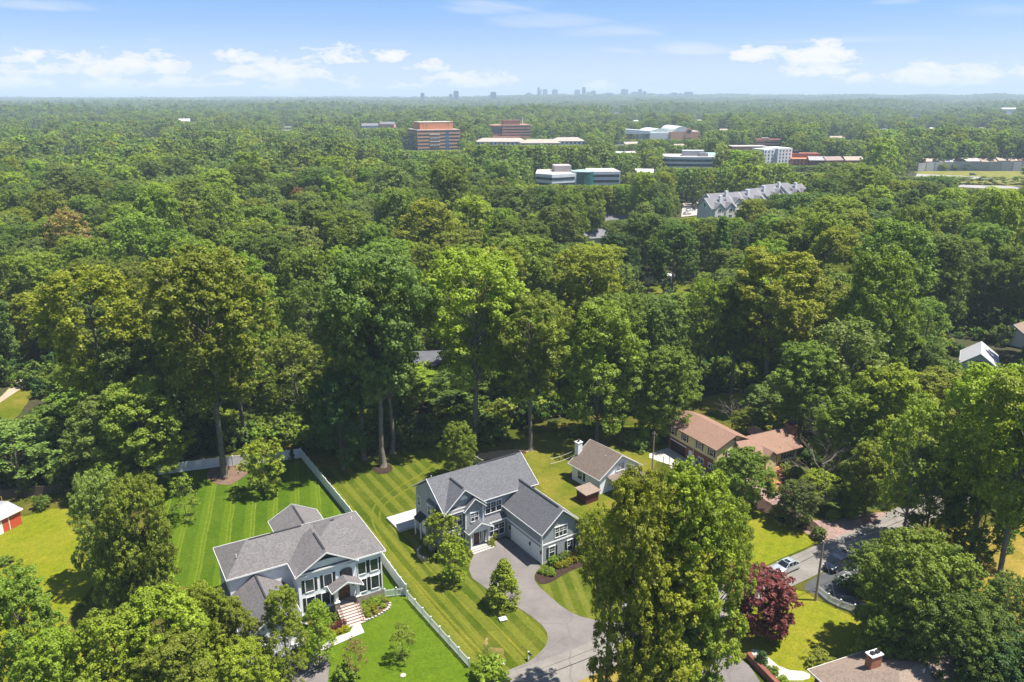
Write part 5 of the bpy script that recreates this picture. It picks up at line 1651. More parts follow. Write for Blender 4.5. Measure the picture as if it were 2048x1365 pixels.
# sound wall and the houses behind it
D = 716
e = empty('sound_wall', (xat(1835, D), D, 0), 0); tag(e, 'long grey concrete sound wall beside the highway field', 'wall')
GW = mat_plain('grey_precast', (0.34, 0.34, 0.35), (0.28, 0.28, 0.29), .1, .9)
x1 = xat(2110, D + 25) - e.location.x
zt = ztop(1900, 327, D)
n = 14
pn = MB(); 
for k in range(n):
    a = Vector((x1 * k / n, 25 * k / n + 8 * math.sin(k * .5), 0)); b = Vector((x1 * (k + 1) / n, 25 * (k + 1) / n + 8 * math.sin((k + 1) * .5), 0))
    top = zt + .8 * k / n
    pn.beam(Vector((a.x, a.y, (top - 4) / 2)), Vector((b.x, b.y, (top - 4) / 2)), .4, top + 4)
    pm = MB(); pm.box(a.x - .4, a.x + .4, a.y - .45, a.y + .45, -4, top + .5); pm.build('post', GW, e)
pn.build('panel', GW, e)
HG = [(1870, 318, 'tan', (0.44, 0.36, 0.30)), (1900, 319, 'grey', (0.42, 0.41, 0.42)), (1945, 317, 'pale', (0.52, 0.48, 0.44)), (1985, 318, 'brown', (0.36, 0.27, 0.22)), (2020, 316, 'tan', (0.45, 0.36, 0.29)), (2044, 318, 'reddish', (0.44, 0.28, 0.23))]
for i, (px, py, w_, cm) in enumerate(HG):
    D = 765
    e = far_root('row_house', '%s roofed house behind the sound wall, %s from the left' % (w_, ('first', 'second', 'third', 'fourth', 'fifth', 'sixth')[i]), px, D, (-8, 5, 0, 9, -4, 6)[i], 'house', None, 'houses behind the sound wall')
    g = e.location.z; zt = ztop(px, py, D) - g
    gable_wall(-8.5, 8.5, 0, 10, -5, zt - 2.6, zt - .3, 'x').build('wall', (PEACH, CONCW, PEACH)[i % 3], e)
    gable_solid(-9, 9, -.6, 10.6, zt - 2.6, zt, 'x', .3).build('roof', mat_plain('row_roof_%d' % i, cm, None, .2, .9), e)
    m = MB(); m.box(3, 4, 4, 5, zt - 1, zt + 1.2); m.build('chimney', BR_D, e)

# townhouses
TR = mat_plain('townhouse_roof', (0.185, 0.18, 0.195), (0.15, 0.145, 0.16), .2, .9)
TW = mat_siding('townhouse_siding', (0.40, 0.47, 0.50), .3)
TWW = mat_siding('townhouse_cream', (0.74, 0.72, 0.68), .3)
TH = [(1441, 404, 395, 22, 'nearest townhouse with low grey gable at the parking lot corner', 0, 6, 15),
      (1452, 412, 386, 24, 'blue-grey gabled townhouse facing the parking lot', 1, 9, 20),
      (1495, 425, 383, 30, 'grey roofed townhouse with paired cream dormers, middle of the row', 0, 9, 20),
      (1527, 440, 376, 30, 'blue-grey townhouse with tall white chimney, right of the middle', 1, 9, 22),
      (1556, 450, 368, 34, 'grey roofed townhouse with broad gable behind the others', 0, 9, 22),
      (1590, 452, 369, 30, 'cream end townhouse at the right of the row', 0, 9, 16)]
for (px, D, py, rz, lab, blue, hh, ww) in TH:
    e = far_root('townhouse', lab, px, D, rz, 'house', None, 'townhouses round the parking lot')
    g = e.location.z; zt = ztop(px, py, D) - g
    ze = zt - 4.2
    gable_wall(-ww / 2 + .5, ww / 2 - .5, -6, 6, -8, ze, zt - .3, 'x').build('wall', TW if blue else TWW, e)
    gable_solid(-ww / 2, ww / 2, -6.6, 6.6, ze - .2, zt, 'x', .3).build('roof', TR, e)
    gable_trim(-ww / 2, ww / 2, -6.6, 6.6, ze - .2, zt, 'x', h=.4, t=.12).build('fascia', WHITE, e)
    # cross gables towards the viewer
    for k in (-.22, .22):
        xc = ww * k
        gable_solid(xc - 3, xc + 3, -8.0, 0, ze - .4, zt - 1.9, 'y', .25).build('roof', TR, e)
        m = MB(); m.prism([(xc - 2.7, -7.6, -8), (xc - 2.7, -7.6, ze - .5), (xc, -7.6, zt - 2.2), (xc + 2.7, -7.6, ze - .5), (xc + 2.7, -7.6, -8)], (0, 3, 0)); m.build('wall', TWW, e)
        window(e, 'F', xc, -7.6, ze - 2.2, 1.6, 1.6, 2, 1, None, grid=False, head=False)
        window(e, 'F', xc, -7.6, ze - 5.2, 1.6, 1.6, 2, 1, None, grid=False, head=False)
    window(e, 'L', -ww / 2 + .5, 0, ze - .2, 1.0, 1.8, 1, 1, None, grid=False, head=False)
    m = MB(); m.box(ww * .02 - .7, ww * .02 + .7, -3.2, -1.8, ze, zt + 1.2); m.build('chimney', WHITE, e)
# cars in the lot
for (px, py, rz, pm, lab, k) in ((1379, 424, 20, CWHITE, 'white car in the townhouse parking lot, left of the row', 'sedan'), (1388, 422, 70, DGREY, 'dark car in the lot between white and maroon cars', 'suv'), (1397, 419, 70, MAROON, 'maroon car in the townhouse parking lot', 'suv'),
                               (1409, 416, 70, DGREY, 'dark car at the right end of the parking row', 'sedan'), (1374, 431, 15, SILVER, 'silver car parked by the lot lawn edge', 'sedan')):
    p = P(px, py)
    c_ = car(px, py, RAD(rz), pm, lab, k, group='cars in the townhouse parking lot', z=.55)
c_ = car(1945, 354, RAD(-5), DGREY, 'dark pickup on the highway ramp', 'suv', 5.4, 2.0, name='pickup', z=0, cat='car'); c_.location.z = 1.2

# houses hidden in the near woods
def small_house(px, py, D, rz, L, W, ez, hz, wall, roof, label, name='house', axis='x'):
    e = empty(name, (PD(px, py, D).x, D, 0), RAD(rz)); tag(e, label, 'house')
    gable_wall(-L / 2, L / 2, -W / 2, W / 2, 0, ez, hz - .25, axis).build('wall', wall, e)
    gable_solid(-L / 2 - .5, L / 2 + .5, -W / 2 - .5, W / 2 + .5, ez - .1, hz, axis).build('roof', roof, e)
    gable_trim(-L / 2 - .5, L / 2 + .5, -W / 2 - .5, W / 2 + .5, ez - .1, hz, axis).build('fascia', WHITE, e)
    return e


def z_at(px, py, Y): return max(2.5, PD(px, py, Y).z)


zt = z_at(850, 708, 190)
e = small_house(845, 720, 190, 8, 14, 9, max(2.4, zt - 2.2), max(4.4, zt), mat_siding('dark_siding', (0.12, 0.10, 0.09)), mat_plain('dark_grey_roof', (0.13, 0.13, 0.145), (0.08, 0.08, 0.09), .6, .9), 'dark grey roofed house hidden in the woods behind the bare trunks')
zt = z_at(1960, 710, 188)
e = small_house(1957, 725, 188, -30, 7.4, 11, max(3, zt - 3.2), max(6, zt), mat_siding('pale_blue_siding', (0.50, 0.58, 0.66)), mat_plain('light_grey_roof', (0.40, 0.40, 0.42), None, .5), 'pale blue house with steep gable and double window in the right woods', axis='y')
window(e, 'F', 0, -5.5, max(3, zt - 3.2) - .4, 1.7, 1.5, 2, 1, None, head=False)
zt = z_at(2035, 700, 212)
small_house(2035, 715, 212, 35, 12, 9, max(3, zt - 3), max(6, zt), TWW, ROOF_WOOD, 'tan roofed house at the right edge in the woods')
zt = z_at(1192, 466, 368)
small_house(1190, 475, 368, 20, 13, 9, max(3, zt - 3), max(6, zt), TWW, TR, 'pale grey roofed house in the woods below the white office')
zt = z_at(1235, 430, 410)
small_house(1238, 433, 410, -10, 12, 9, max(3, zt - 3), max(6, zt), TWW, TR, 'grey house glimpsed between trees left of the parking lot')
# white sheds
for (px, py, rz, L, W, hh, lab) in ((1303, 571, -12, 5.2, 3.2, 2.7, 'small white box trailer, left and lower of the pair'), (1322, 569, -12, 7.0, 3.6, 3.6, 'large white box trailer, right of the pair')):
    e = empty('box_trailer', P(px, py), RAD(rz)); tag(e, lab, 'trailer')
    m = MB(); m.box(-L / 2, L / 2, -W / 2, W / 2, .5, hh); m.build('body', mat_plain('white_panel', (0.74, 0.75, 0.76), None, .5, .5), e)
    m = MB(); m.box(-L / 2 - .03, L / 2 + .03, -W / 2 - .03, W / 2 + .03, hh, hh + .08); m.build('roof', WHITE, e)
    m = MB(); m.box(L / 2, L / 2 + .04, -W / 2 + .2, -.03, .6, hh - .2); m.box(L / 2, L / 2 + .04, .03, W / 2 - .2, .6, hh - .2); m.build('rear_door', CONCW, e)
    for y in (-1, 1):
        m = MB(); m.tube([(.4, y * (W / 2 - .25), .38), (.4, y * (W / 2 + .02), .38)], .38, 12); m.build('wheel', TYRE, e)
    m = MB(); m.beam((-L / 2 - 1.2, 0, .5), (-L / 2, 0, .5), .1, .1); m.build('hitch', BLACK, e)
# apartments and lone houses far back
for (px, py, D, L, lab, rz) in ((742, 247, 1350, 26, 'grey roofed apartment building left of the brick tower', 14), (778, 244, 1380, 24, 'tan apartment building nearest the brick tower on its left', -6), (376, 238, 1500, 18, 'lone white roofed house far back in the left forest', 10), (2010, 216, 2500, 70, 'large white roofed store far back at the right edge', 5), (1290, 338, 640, 14, 'pale warehouse roof between the two white offices', -10)):
    e = far_root('far_house', lab, px, D, rz, 'building')
    g = e.location.z; zt = max(6, ztop(px, py, D) - g)
    gable_wall(-L / 2, L / 2, -7, 7, -6, zt - 3.5, zt - .5, 'x').build('wall', PEACH if '778' in str(px) else CONCW, e)
    gable_solid(-L / 2 - .6, L / 2 + .6, -7.6, 7.6, zt - 3.6, zt, 'x', .3).build('roof', VW if 'white' in lab else TR, e)
    m = MB()
    for k in range(int(L / 5)): m.box(-L / 2 + 1.5 + 5 * k, -L / 2 + 3.4 + 5 * k, -7.12, -6.9, zt - 6, zt - 4.5)
    m.build_each('window', DARKW, e)

# skyline
SKY = [(841, 848, 187, 'lone dark tower far left on the horizon', 0), (907, 917, 182, 'paired dark tower on the horizon above the brick tower', 0), (898, 905, 189, 'low pale block beside the paired dark tower', 1), (981, 992, 184, 'single blocky tower on the horizon above the residence', 0),
       (1053, 1063, 186.5, 'low stepped block at the left end of the main skyline', 1), (1075, 1079.5, 175, 'slim tall tower, leftmost of the main skyline', 0), (1080, 1083, 180, 'narrow shaft attached right of the slim tall tower', 1), (1085.5, 1095, 178.5, 'broad blue tower with rounded top, next to the slim tower', 1),
       (1104.5, 1115.5, 180, 'twin faced pale tower in the left part of the skyline', 1), (1117, 1130, 188, 'low pale row right of the twin faced tower', 1), (1149.5, 1160.5, 180.5, 'pale square tower left of the dark rounded tower', 1), (1164.5, 1171.5, 174.5, 'dark rounded tower, tallest in the skyline middle', 0),
       (1173, 1181, 185, 'short grey block right of the dark rounded tower', 1), (1182, 1192, 182, 'tower with thin mast right of the dark rounded tower', 0), (1204, 1210, 188, 'low grey block, left of the stepped one', 1), (1210, 1226, 186, 'low stepped pale block in the skyline middle', 1), (1243, 1256.5, 179, 'broad teal tower standing alone in the right skyline', 1),
       (1264, 1283, 184, 'wide block in front of the slender blue tower', 1), (1277, 1284.5, 179, 'slender blue tower above the wide block', 0), (1287, 1293, 183, 'thin tower right of the slender blue one', 0), (1297, 1310, 187.5, 'low white roofed block in the right skyline', 1), (1318.5, 1325, 188, 'small dark block standing alone in the right skyline', 0), (1336, 1346, 188.5, 'low flat block left of the overhanging one', 1),
       (1343, 1354.5, 185.5, 'block with overhanging roof near the right end', 0), (1357, 1366, 187.5, 'low connecting block near the right end', 1), (1370, 1386.5, 184, 'frame shaped block at the right end of the skyline', 0)]
SM = [mat_ribbon('tower_blue', (0.09, 0.13, 0.18), (0.03, 0.05, 0.07), 4.0, .6), mat_ribbon('tower_pale', (0.30, 0.34, 0.38), (0.07, 0.10, 0.13), 4.2, .5)]
for i, (xa, xb, yt, lab, pal) in enumerate(SKY):
    D = 7000 + (i * 137) % 500
    if i < 4: D = 5600
    pa = PD(xa, yt, D); pb = PD(xb, yt, D)
    w_ = pb.x - pa.x
    e = empty('office_tower', (pa.x, D, 0)); tag(e, lab, 'tower', None)
    zt = pa.z
    m = MB(); m.box(0, w_, 0, min(w_, 40), -5, zt * .94 if i % 2 else zt); m.build('shaft', SM[1 - pal if False else pal], e)
    m = MB()
    if i % 2: m.box(w_ * .12, w_ * .88, 3, min(w_, 40) * .8, zt * .94, zt)
    else: m.box(w_ * .3, w_ * .7, 5, min(w_, 40) * .7, zt, zt + 4)
    m.build('crown_block', SM[pal], e)
    if 'mast' in lab:
        m = MB(); m.tube([(w_ / 2, 10, zt), (w_ / 2, 10, zt + 26)], [1.6, .5], 6); m.build('mast', SM[0], e)

# roofs glimpsed in the far forest
rr = random.Random(31)
k = 0
while k < 26:
    D = rr.uniform(800, 2600); px = rr.uniform(1150, 2040) if k % 4 else rr.uniform(60, 780)
    y = PROJ(PD(px, 300, D).x, D, terr1(PD(px, 300, D).x, D) + 7)[1]
    e = far_root('far_house', 'small pale roof glimpsed among far forest trees', px, D, rr.uniform(-40, 40), 'house', None, 'roofs scattered in the far forest')
    L = rr.uniform(12, 22); hh = rr.uniform(5.5, 8)
    gable_wall(-L / 2, L / 2, -5, 5, -2, hh - 2.6, hh - .3, 'x').build('wall', (PEACH, CONCW, BR_P)[k % 3], e)
    gable_solid(-L / 2 - .5, L / 2 + .5, -5.6, 5.6, hh - 2.7, hh, 'x', .3).build('roof', (TR, TANR, VW, TR)[k % 4], e)
    FAR_H.append((px, y, D, L))
    k += 1
# ---------------------------------------------------------------- trees
TONE = dict(
    yellowgreen=(0.118, 0.140, 0.018), olive=(0.096, 0.117, 0.020), green=(0.082, 0.110, 0.020), deepgreen=(0.057, 0.082, 0.019),
    bluegreen=(0.070, 0.094, 0.030), lime=(0.118, 0.155, 0.018), greygreen=(0.088, 0.112, 0.036), gold=(0.150, 0.140, 0.012),
    maroon=(0.090, 0.026, 0.036), brown=(0.12, 0.085, 0.045), dark=(0.030, 0.056, 0.018), bronze=(0.050, 0.062, 0.024))
TONE = {k: (v[0] * 2.15, v[1] * 2.25, v[2] * 1.35) for k, v in TONE.items()}
TONE_WORD = dict(yellowgreen='yellow-green', olive='olive green', green='mid green', deepgreen='deep green', bluegreen='blue-green',
                 lime='bright lime green', greygreen='grey-green', gold='golden yellow', maroon='maroon red', brown='brownish', dark='dark green', bronze='bronze green')


def rnd_dirs(rg, n):
    v = rg.normal(size=(n, 3))
    return v / np.linalg.norm(v, axis=1, keepdims=True)


def leaf_mesh(name, C, N, size, tone):
    n = len(C)
    rg = np.random.default_rng(n)
    a = np.cross(N, rnd_dirs(rg, n)); a /= np.linalg.norm(a, axis=1, keepdims=True) + 1e-9
    b = np.cross(N, a)
    s = size[:, None]
    V = np.empty((n, 4, 3))
    bend = (rg.random((n, 1)) * 0.25) * s
    V[:, 0] = C - a * s * 0.62
    V[:, 1] = C + b * s * 0.42 + N * bend
    V[:, 2] = C + a * s * 0.62
    V[:, 3] = C - b * s * 0.42 + N * bend
    me = bpy.data.meshes.new(name)
    me.vertices.add(n * 4)
    me.vertices.foreach_set('co', V.reshape(-1).astype(np.float32))
    me.loops.add(n * 4)
    me.loops.foreach_set('vertex_index', np.arange(n * 4, dtype=np.int32))
    me.polygons.add(n)
    me.polygons.foreach_set('loop_start', np.arange(0, n * 4, 4, dtype=np.int32))
    me.polygons.foreach_set('loop_total', np.full(n, 4, dtype=np.int32))
    at = me.attributes.new('tone', 'FLOAT', 'FACE')
    at.data.foreach_set('value', np.clip(tone, 0, 1).astype(np.float32))
    me.update(calc_edges=True)
    me.materials.append(LEAF)
    return me


def prof(shape, t):
    if shape == 'broad':
        return math.sqrt(max(0, 1 - ((t - .40) / .62) ** 2)) if t > .40 else math.sqrt(max(0, 1 - ((.40 - t) / .55) ** 2))
    if shape == 'tall':
        return math.sqrt(max(0, 1 - ((t - .62) / .41) ** 2)) if t > .62 else .42 + .58 * (t / .62) ** .9
    if shape == 'round':
        return math.sqrt(max(0, 1 - ((t - .46) / .56) ** 2))
    if shape == 'cone':
        return (1 - t) ** 0.85 * (0.9 if t > .06 else 0.6)
    if shape == 'oval':
        return math.sqrt(max(0, 1 - ((t - .42) / .60) ** 2)) * (1 - .25 * t)
    if shape == 'column':
        return min(1.0, (t + .15) * 3) * (1 - max(0, t - .45) / .58) ** .7
    return 1.0


def make_tree(name, seed, H, R, cb, shape, nL, nC, nF, leaf, lobe=.34, clump=.11, upb=.3, inner=.12, trunk=True, tr=.012, spread=.82):
    """returns (crown mesh, trunk mesh): leaf sprays grouped in boughs inside an uneven envelope"""
    rg = np.random.default_rng(seed)
    z0 = H * cb; hc = H - z0
    C = []; N = []; SZ = []; TN = []
    lobes = []
    for k in range(nL):
        t_ = (k + rg.random() * .9) / nL
        t_ = min(max(t_ ** .82, .03), .93)
        r = prof(shape, t_) * R
        lr = lobe * R * (.72 + .6 * rg.random())
        if shape in ('cone', 'column'): lr = lobe * R * (.35 + .75 * prof(shape, t_))
        ang = k * 2.39996 + rg.random() * 1.1
        f = (spread * (.55 + .5 * rg.random()))
        rad = max(0.0, min(r * f, r - lr * .55))
        z = z0 + t_ * hc
        z = min(z, H - lr * .78)
        lobes.append(np.array([rad * math.cos(ang), rad * math.sin(ang), z, lr]))
    for L in lobes:
        c0 = L[:3]; lr = L[3]
        outw = np.array([c0[0] / R, c0[1] / R, .55 + .5 * (c0[2] - z0) / hc]); outw /= np.linalg.norm(outw) + 1e-9
        nc = max(3, int(nC * (.75 + .5 * rg.random())))
        lt = (rg.random() - .5) * .22
        D = rnd_dirs(rg, nc * 3)
        D = D[(D @ outw) > -.30 - .4 * rg.random(len(D))][:nc]
        for d in D:
            cc = c0 + d * np.array([1, 1, .9]) * lr * (.72 + .36 * rg.random())
            cr = clump * R * (.7 + .6 * rg.random())
            nf = max(3, int(nF * (.7 + .6 * rg.random())))
            q = rnd_dirs(rg, nf)
            q[:, 2] = np.where(rg.random(nf) < .58, np.abs(q[:, 2]), q[:, 2])
            rr = cr * (.45 + .6 * rg.random((nf, 1)))
            C.append(cc + q * rr * np.array([1, 1, .88]))
            nn = q * .7 + np.array([0, 0, upb + .12]) + rg.normal(size=(nf, 3)) * .5 + d * .3
            N.append(nn / np.linalg.norm(nn, axis=1, keepdims=True))
            SZ.append(leaf * (.65 + .7 * rg.random(nf)))
            TN.append(np.clip(.45 + lt + (rg.random() - .5) * .34 + (rg.random(nf) - .5) * .42, 0, 1))
    ni = int(inner * sum(len(c) for c in C))
    if ni:
        idx = rg.integers(0, len(lobes), ni)
        LL = np.array(lobes)[idx]
        C.append(LL[:, :3] + rnd_dirs(rg, ni) * LL[:, 3:4] * rg.random((ni, 1)) ** .5 * .8)
        N.append(rnd_dirs(rg, ni)); SZ.append(leaf * 1.3 * np.ones(ni)); TN.append(.4 + .2 * rg.random(ni))
    cm = leaf_mesh(name + '_crown', np.concatenate(C), np.concatenate(N), np.concatenate(SZ), np.concatenate(TN))
    if not trunk: return cm, None
    mb = MB()
    r0 = H * tr
    lean = Vector((rg.normal() * .012 * H, rg.normal() * .012 * H, 0))
    top = z0 + hc * .72
    path = [Vector((0, 0, -.3))]; rad = [r0 * 1.7]
    for k, f in enumerate((.03, .12, .35, .6, .8, 1.0)):
        path.append(lean * f + Vector((rg.normal() * .004 * H, rg.normal() * .004 * H, top * f)))
        rad.append(r0 * (1.25, 1.0, .86, .66, .45, .2)[k])
    mb.tube(path, rad, 9)
    for L in lobes:
        b = Vector(L[:3])
        zb = max(z0 * .9, b.z - (math.hypot(b.x, b.y) * .75 + .08 * H))
        zb = min(zb, top * .95)
        f = zb / top
        a = lean * f + Vector((0, 0, zb))
        m_ = a.lerp(b, .5) + Vector((0, 0, -.04 * (b - a).length))
        ra = r0 * .42 * (1.1 - .75 * f)
        mb.tube([a, m_, b], [ra, ra * .6, ra * .18], 5, cap=False)
        for _ in range(3):
            e = b + Vector(rnd_dirs(rg, 1)[0]) * L[3] * .8
            mb.tube([m_.lerp(b, .6), e], [ra * .3, ra * .07], 4, cap=False)
    me = bpy.data.meshes.new(name + '_trunk')
    me.from_pydata(mb.v, [], mb.f); me.materials.append(BARK)
    me.polygons.foreach_set('use_smooth', [True] * len(mb.f))
    me.update()
    return cm, me


VAR = {}   # kind -> list of (crown, trunk, H0, R0)


def reg(kind, n, H, R, **kw):
    VAR[kind] = []
    for i in range(n):
        k2 = dict(kw)
        c_, t_ = make_tree(kind, 100 * len(VAR) + i * 7 + 3, H, R, k2.pop('cb'), k2.pop('shape'), k2.pop('nL'), k2.pop('nC'), k2.pop('nF'), k2.pop('leaf'), **k2)
        VAR[kind].append((c_, t_, H, R))


reg('broad', 5, 24, 7.5, cb=.18, shape='broad', nL=36, nC=18, nF=46, leaf=.33, lobe=.29, clump=.088)
reg('tall', 5, 34, 8.5, cb=.36, shape='tall', nL=46, nC=17, nF=46, leaf=.33, lobe=.25, clump=.078)
reg('dense', 3, 14, 5.5, cb=.10, shape='round', nL=34, nC=17, nF=46, leaf=.25, lobe=.29, clump=.088)
reg('airy', 3, 24, 6.0, cb=.30, shape='oval', nL=26, nC=10, nF=28, leaf=.33, lobe=.30, clump=.11, spread=.98)
reg('spruce', 2, 22, 5.0, cb=.05, shape='cone', nL=50, nC=11, nF=26, leaf=.32, lobe=.30, clump=.10, upb=.1)
reg('near', 4, 26, 7.0, cb=.12, shape='oval', nL=52, nC=20, nF=50, leaf=.225, lobe=.25, clump=.066, inner=.07, spread=.92)
reg('flank', 2, 26, 7.0, cb=.58, shape='round', nL=34, nC=18, nF=46, leaf=.225, lobe=.27, clump=.070, inner=.05, spread=1.0)
reg('bushy', 2, 16, 7.0, cb=.06, shape='round', nL=50, nC=20, nF=50, leaf=.225, lobe=.26, clump=.064, inner=.08, spread=.88)
reg('small', 3, 6, 2.4, cb=.17, shape='round', nL=16, nC=12, nF=24, leaf=.20, lobe=.36, clump=.12, tr=.013)
reg('pinoak', 2, 6, 2.5, cb=.10, shape='cone', nL=46, nC=11, nF=18, leaf=.16, lobe=.30, clump=.10, tr=.012, spread=1.05)
reg('sapling', 3, 6, 1.8, cb=.14, shape='oval', nL=15, nC=7, nF=12, leaf=.17, lobe=.36, clump=.15, tr=.008, spread=1.0)
reg('shrub', 3, 1.6, 1.2, cb=0, shape='round', nL=12, nC=9, nF=16, leaf=.17, lobe=.42, clump=.15, tr=.01)
reg('ball', 2, 1.0, .55, cb=0, shape='round', nL=16, nC=8, nF=12, leaf=.075, lobe=.42, clump=.16, trunk=True, tr=.01)
reg('column', 2, 5.5, .9, cb=.02, shape='column', nL=34, nC=9, nF=14, leaf=.15, lobe=.55, clump=.22, tr=.012)
reg('maple', 1, 8, 3.6, cb=.12, shape='broad', nL=34, nC=16, nF=32, leaf=.22, lobe=.28, clump=.085, tr=.013)
# coarser trees for the far woods
reg('far', 5, 24, 7.0, cb=.15, shape='broad', nL=16, nC=9, nF=13, leaf=.95, lobe=.36, clump=.13, tr=.012)
reg('farcone', 1, 22, 4.5, cb=.05, shape='cone', nL=20, nC=7, nF=10, leaf=.9, lobe=.32, clump=.13, tr=.012)
reg('remote', 4, 22, 7.5, cb=.1, shape='broad', nL=8, nC=6, nF=8, leaf=1.9, lobe=.42, clump=.16, trunk=False)
reg('brush', 3, 3.2, 2.4, cb=0, shape='round', nL=10, nC=8, nF=14, leaf=.38, lobe=.42, clump=.15, trunk=False)


def make_bare(seed, H, R):
    rg = random.Random(seed)
    mb = MB()

    def br(p, d, L, r, lv):
        q = p + d * L
        m_ = p.lerp(q, .5) + Vector((rg.gauss(0, .06), rg.gauss(0, .06), rg.gauss(0, .03))) * L
        mb.tube([p, m_, q], [r, r * .8, r * .55], 5 if lv < 2 else 4, cap=False)
        if lv >= 4: return
        for _ in range(3 if lv < 3 else 2):
            e = (d + Vector((rg.gauss(0, .55), rg.gauss(0, .55), rg.gauss(.12, .35)))).normalized()
            br(m_.lerp(q, rg.random()), e, L * rg.uniform(.55, .8), r * .52, lv + 1)

    mb.tube([(0, 0, -.2), (0, 0, H * .25), (.1, .1, H * .5)], [H * .016, H * .013, H * .009], 7)
    for k in range(7):
        a = k * 2.4
        br(Vector((0, 0, H * (.22 + .045 * k))), Vector((math.cos(a), math.sin(a), rg.uniform(.5, 1.1))).normalized(), H * .26, H * .007, 1)
    me = bpy.data.meshes.new('bare_branches')
    me.from_pydata(mb.v, [], mb.f)
    me.materials.append(mat_plain('grey_bark', (0.25, 0.21, 0.17), (0.15, 0.125, 0.10), 1.2, .95))
    return me


N_TREES = [0]
ALL_TREES = []


def plant(kind, X, Y, H, R, tone, label=None, name='tree', cat='tree', group=None, rg=random, var=None, z=0.0):
    vs = VAR[kind]
    c_, t_, H0, R0 = vs[(var if var is not None else rg.randrange(len(vs))) % len(vs)]
    e = empty(name, (X, Y, z), rg.random() * 6.283)
    e.scale = (R / R0, R / R0, H / H0)
    o = bpy.data.objects.new('crown' if name.endswith('tree') or 'tree' in name else 'foliage', c_)
    COL.objects.link(o); o.parent = e
    j = [1 + rg.uniform(-.05, .05) for _ in range(3)]
    b = 1 + rg.uniform(-.12, .12)
    tc_ = TONE[tone]
    o.color = (tc_[0] * j[0] * b, tc_[1] * j[1] * b, tc_[2] * j[2] * b, 1)
    if t_ is not None:
        o2 = bpy.data.objects.new('trunk' if 'tree' in name else 'stem', t_)
        COL.objects.link(o2); o2.parent = e
    tag(e, label, cat, group)
    ALL_TREES.append((X, Y, R, H))
    N_TREES[0] += 1
    return e


def T(kind, tx, ty, H, R, tone, label, name='tree', cat='tree', group=None, var=None):
    p = P(tx, ty, H)
    return plant(kind, p.x, p.y, H, R, tone, label, name, cat, group, random, var)


def B(kind, bx, by, H, R, tone, label, name='tree', cat='tree', group=None, var=None):
    """placed by the point where it stands"""
    p = P(bx, by, 0)
    return plant(kind, p.x, p.y, H, R, tone, label, name, cat, group, random, var)


random.seed(21)
WG = 'tall trees at the edge of the woods'
# the big trees in front
T('near', 1392, 930, 31, 6.2, 'yellowgreen', 'largest foreground tree, its high crown rising in front of the brick house', 'oak_tree', var=0)
T('near', 1285, 950, 31, 5.4, 'yellowgreen', 'left half of the large foreground pair, in front of the white cottage', 'oak_tree', var=1)
T('flank', 1446, 1010, 26, 4.2, 'olive', 'olive tree on the right flank of the largest foreground tree, above the maroon maple', 'oak_tree', var=2)
T('flank', 1226, 1020, 24, 3.8, 'yellowgreen', 'yellow-green tree right of the grey garage, left flank of the large foreground pair', 'oak_tree', var=3)
T('near', 1312, 1205, 14, 4.2, 'olive', 'lowest leafy mass under the large foreground pair, at the bottom edge', 'oak_tree', var=1)
T('near', 1345, 1090, 23, 6.2, 'yellowgreen', 'yellow-green tree in front of the large foreground pair, lower than both', 'oak_tree', var=2)
T('near', 1372, 1200, 16, 4.4, 'green', 'green shaded tree at the foot of the large foreground pair, left of the maroon maple', 'oak_tree', var=0)
T('near', 560, 1180, 14, 3.0, 'yellowgreen', 'thin yellow-green tree in front of the white house garage wing', 'oak_tree', var=1)
T('near', 315, 1180, 20, 5.4, 'yellowgreen', 'wide yellow-green tree between the red shed lawn and the white house', 'oak_tree', var=2)
T('near', 455, 1205, 14, 3.6, 'olive', 'olive tree in front of the white house garage, lowest of that clump', 'oak_tree', var=0)
T('near', 400, 1170, 17, 3.6, 'yellowgreen', 'yellow-green tree at the left end of the white house garage wing', 'oak_tree', var=3)
T('near', 215, 1225, 19, 5.2, 'yellowgreen', 'yellow-green tree at the bottom edge, left of the white house driveway', 'oak_tree', var=0)
T('near', 20, 1145, 21, 4.6, 'olive', 'tree cut by the left edge below the red shed lawn', 'oak_tree', var=1)
T('near', 630, 1205, 9, 2.2, 'yellowgreen', 'small tree in front of the ground floor windows of the white house', 'oak_tree', var=0)
T('near', 340, 1280, 17, 5.0, 'olive', 'olive tree at the bottom edge under the wide yellow-green tree', 'oak_tree', var=1)
T('near', 90, 1270, 17, 4.6, 'yellowgreen', 'yellow-green tree in the bottom left corner', 'oak_tree', var=2)
T('near', 480, 1290, 14, 3.8, 'yellowgreen', 'yellow-green tree at the bottom edge beside the driveway of the white car', 'oak_tree', var=3)
T('bushy', 190, 950, 17, 4.6, 'greygreen', 'grey-green tree at the back corner of the red shed lawn', 'tree', var=1)
T('bushy', 256, 965, 19, 5.2, 'olive', 'tall olive tree on the boundary left of the striped lawn', 'tree', var=0)
T('bushy', 225, 1060, 13, 3.4, 'green', 'mid green tree at the lawn boundary, lower than its tall neighbour', 'tree', var=1)
T('bushy', 285, 1075, 11, 3.2, 'green', 'bushy green tree overhanging the short white fence of the striped lawn', 'tree', var=2)
T('broad', 262, 772, 20, 7.8, 'olive', 'rounded olive tree just left of the white vinyl back fence', 'tree', var=1)
T('broad', 250, 680, 25, 8.0, 'bluegreen', 'blue-green domed tree left of the tall bare trunk', 'tree', var=2)
T('broad', 205, 800, 17, 6.5, 'greygreen', 'grey-green tree below the forked dark stem at left', 'tree', var=0)
T('tall', 165, 540, 37, 9.8, 'yellowgreen', 'tall yellow-green tree with branching dark stem by the dirt path', 'tree', group=WG, var=0)
B('tall', 448, 954, 41, 11.0, 'olive', 'tallest olive tree with long bare grey trunk rising inside the white fence', 'tree', group=WG, var=1)
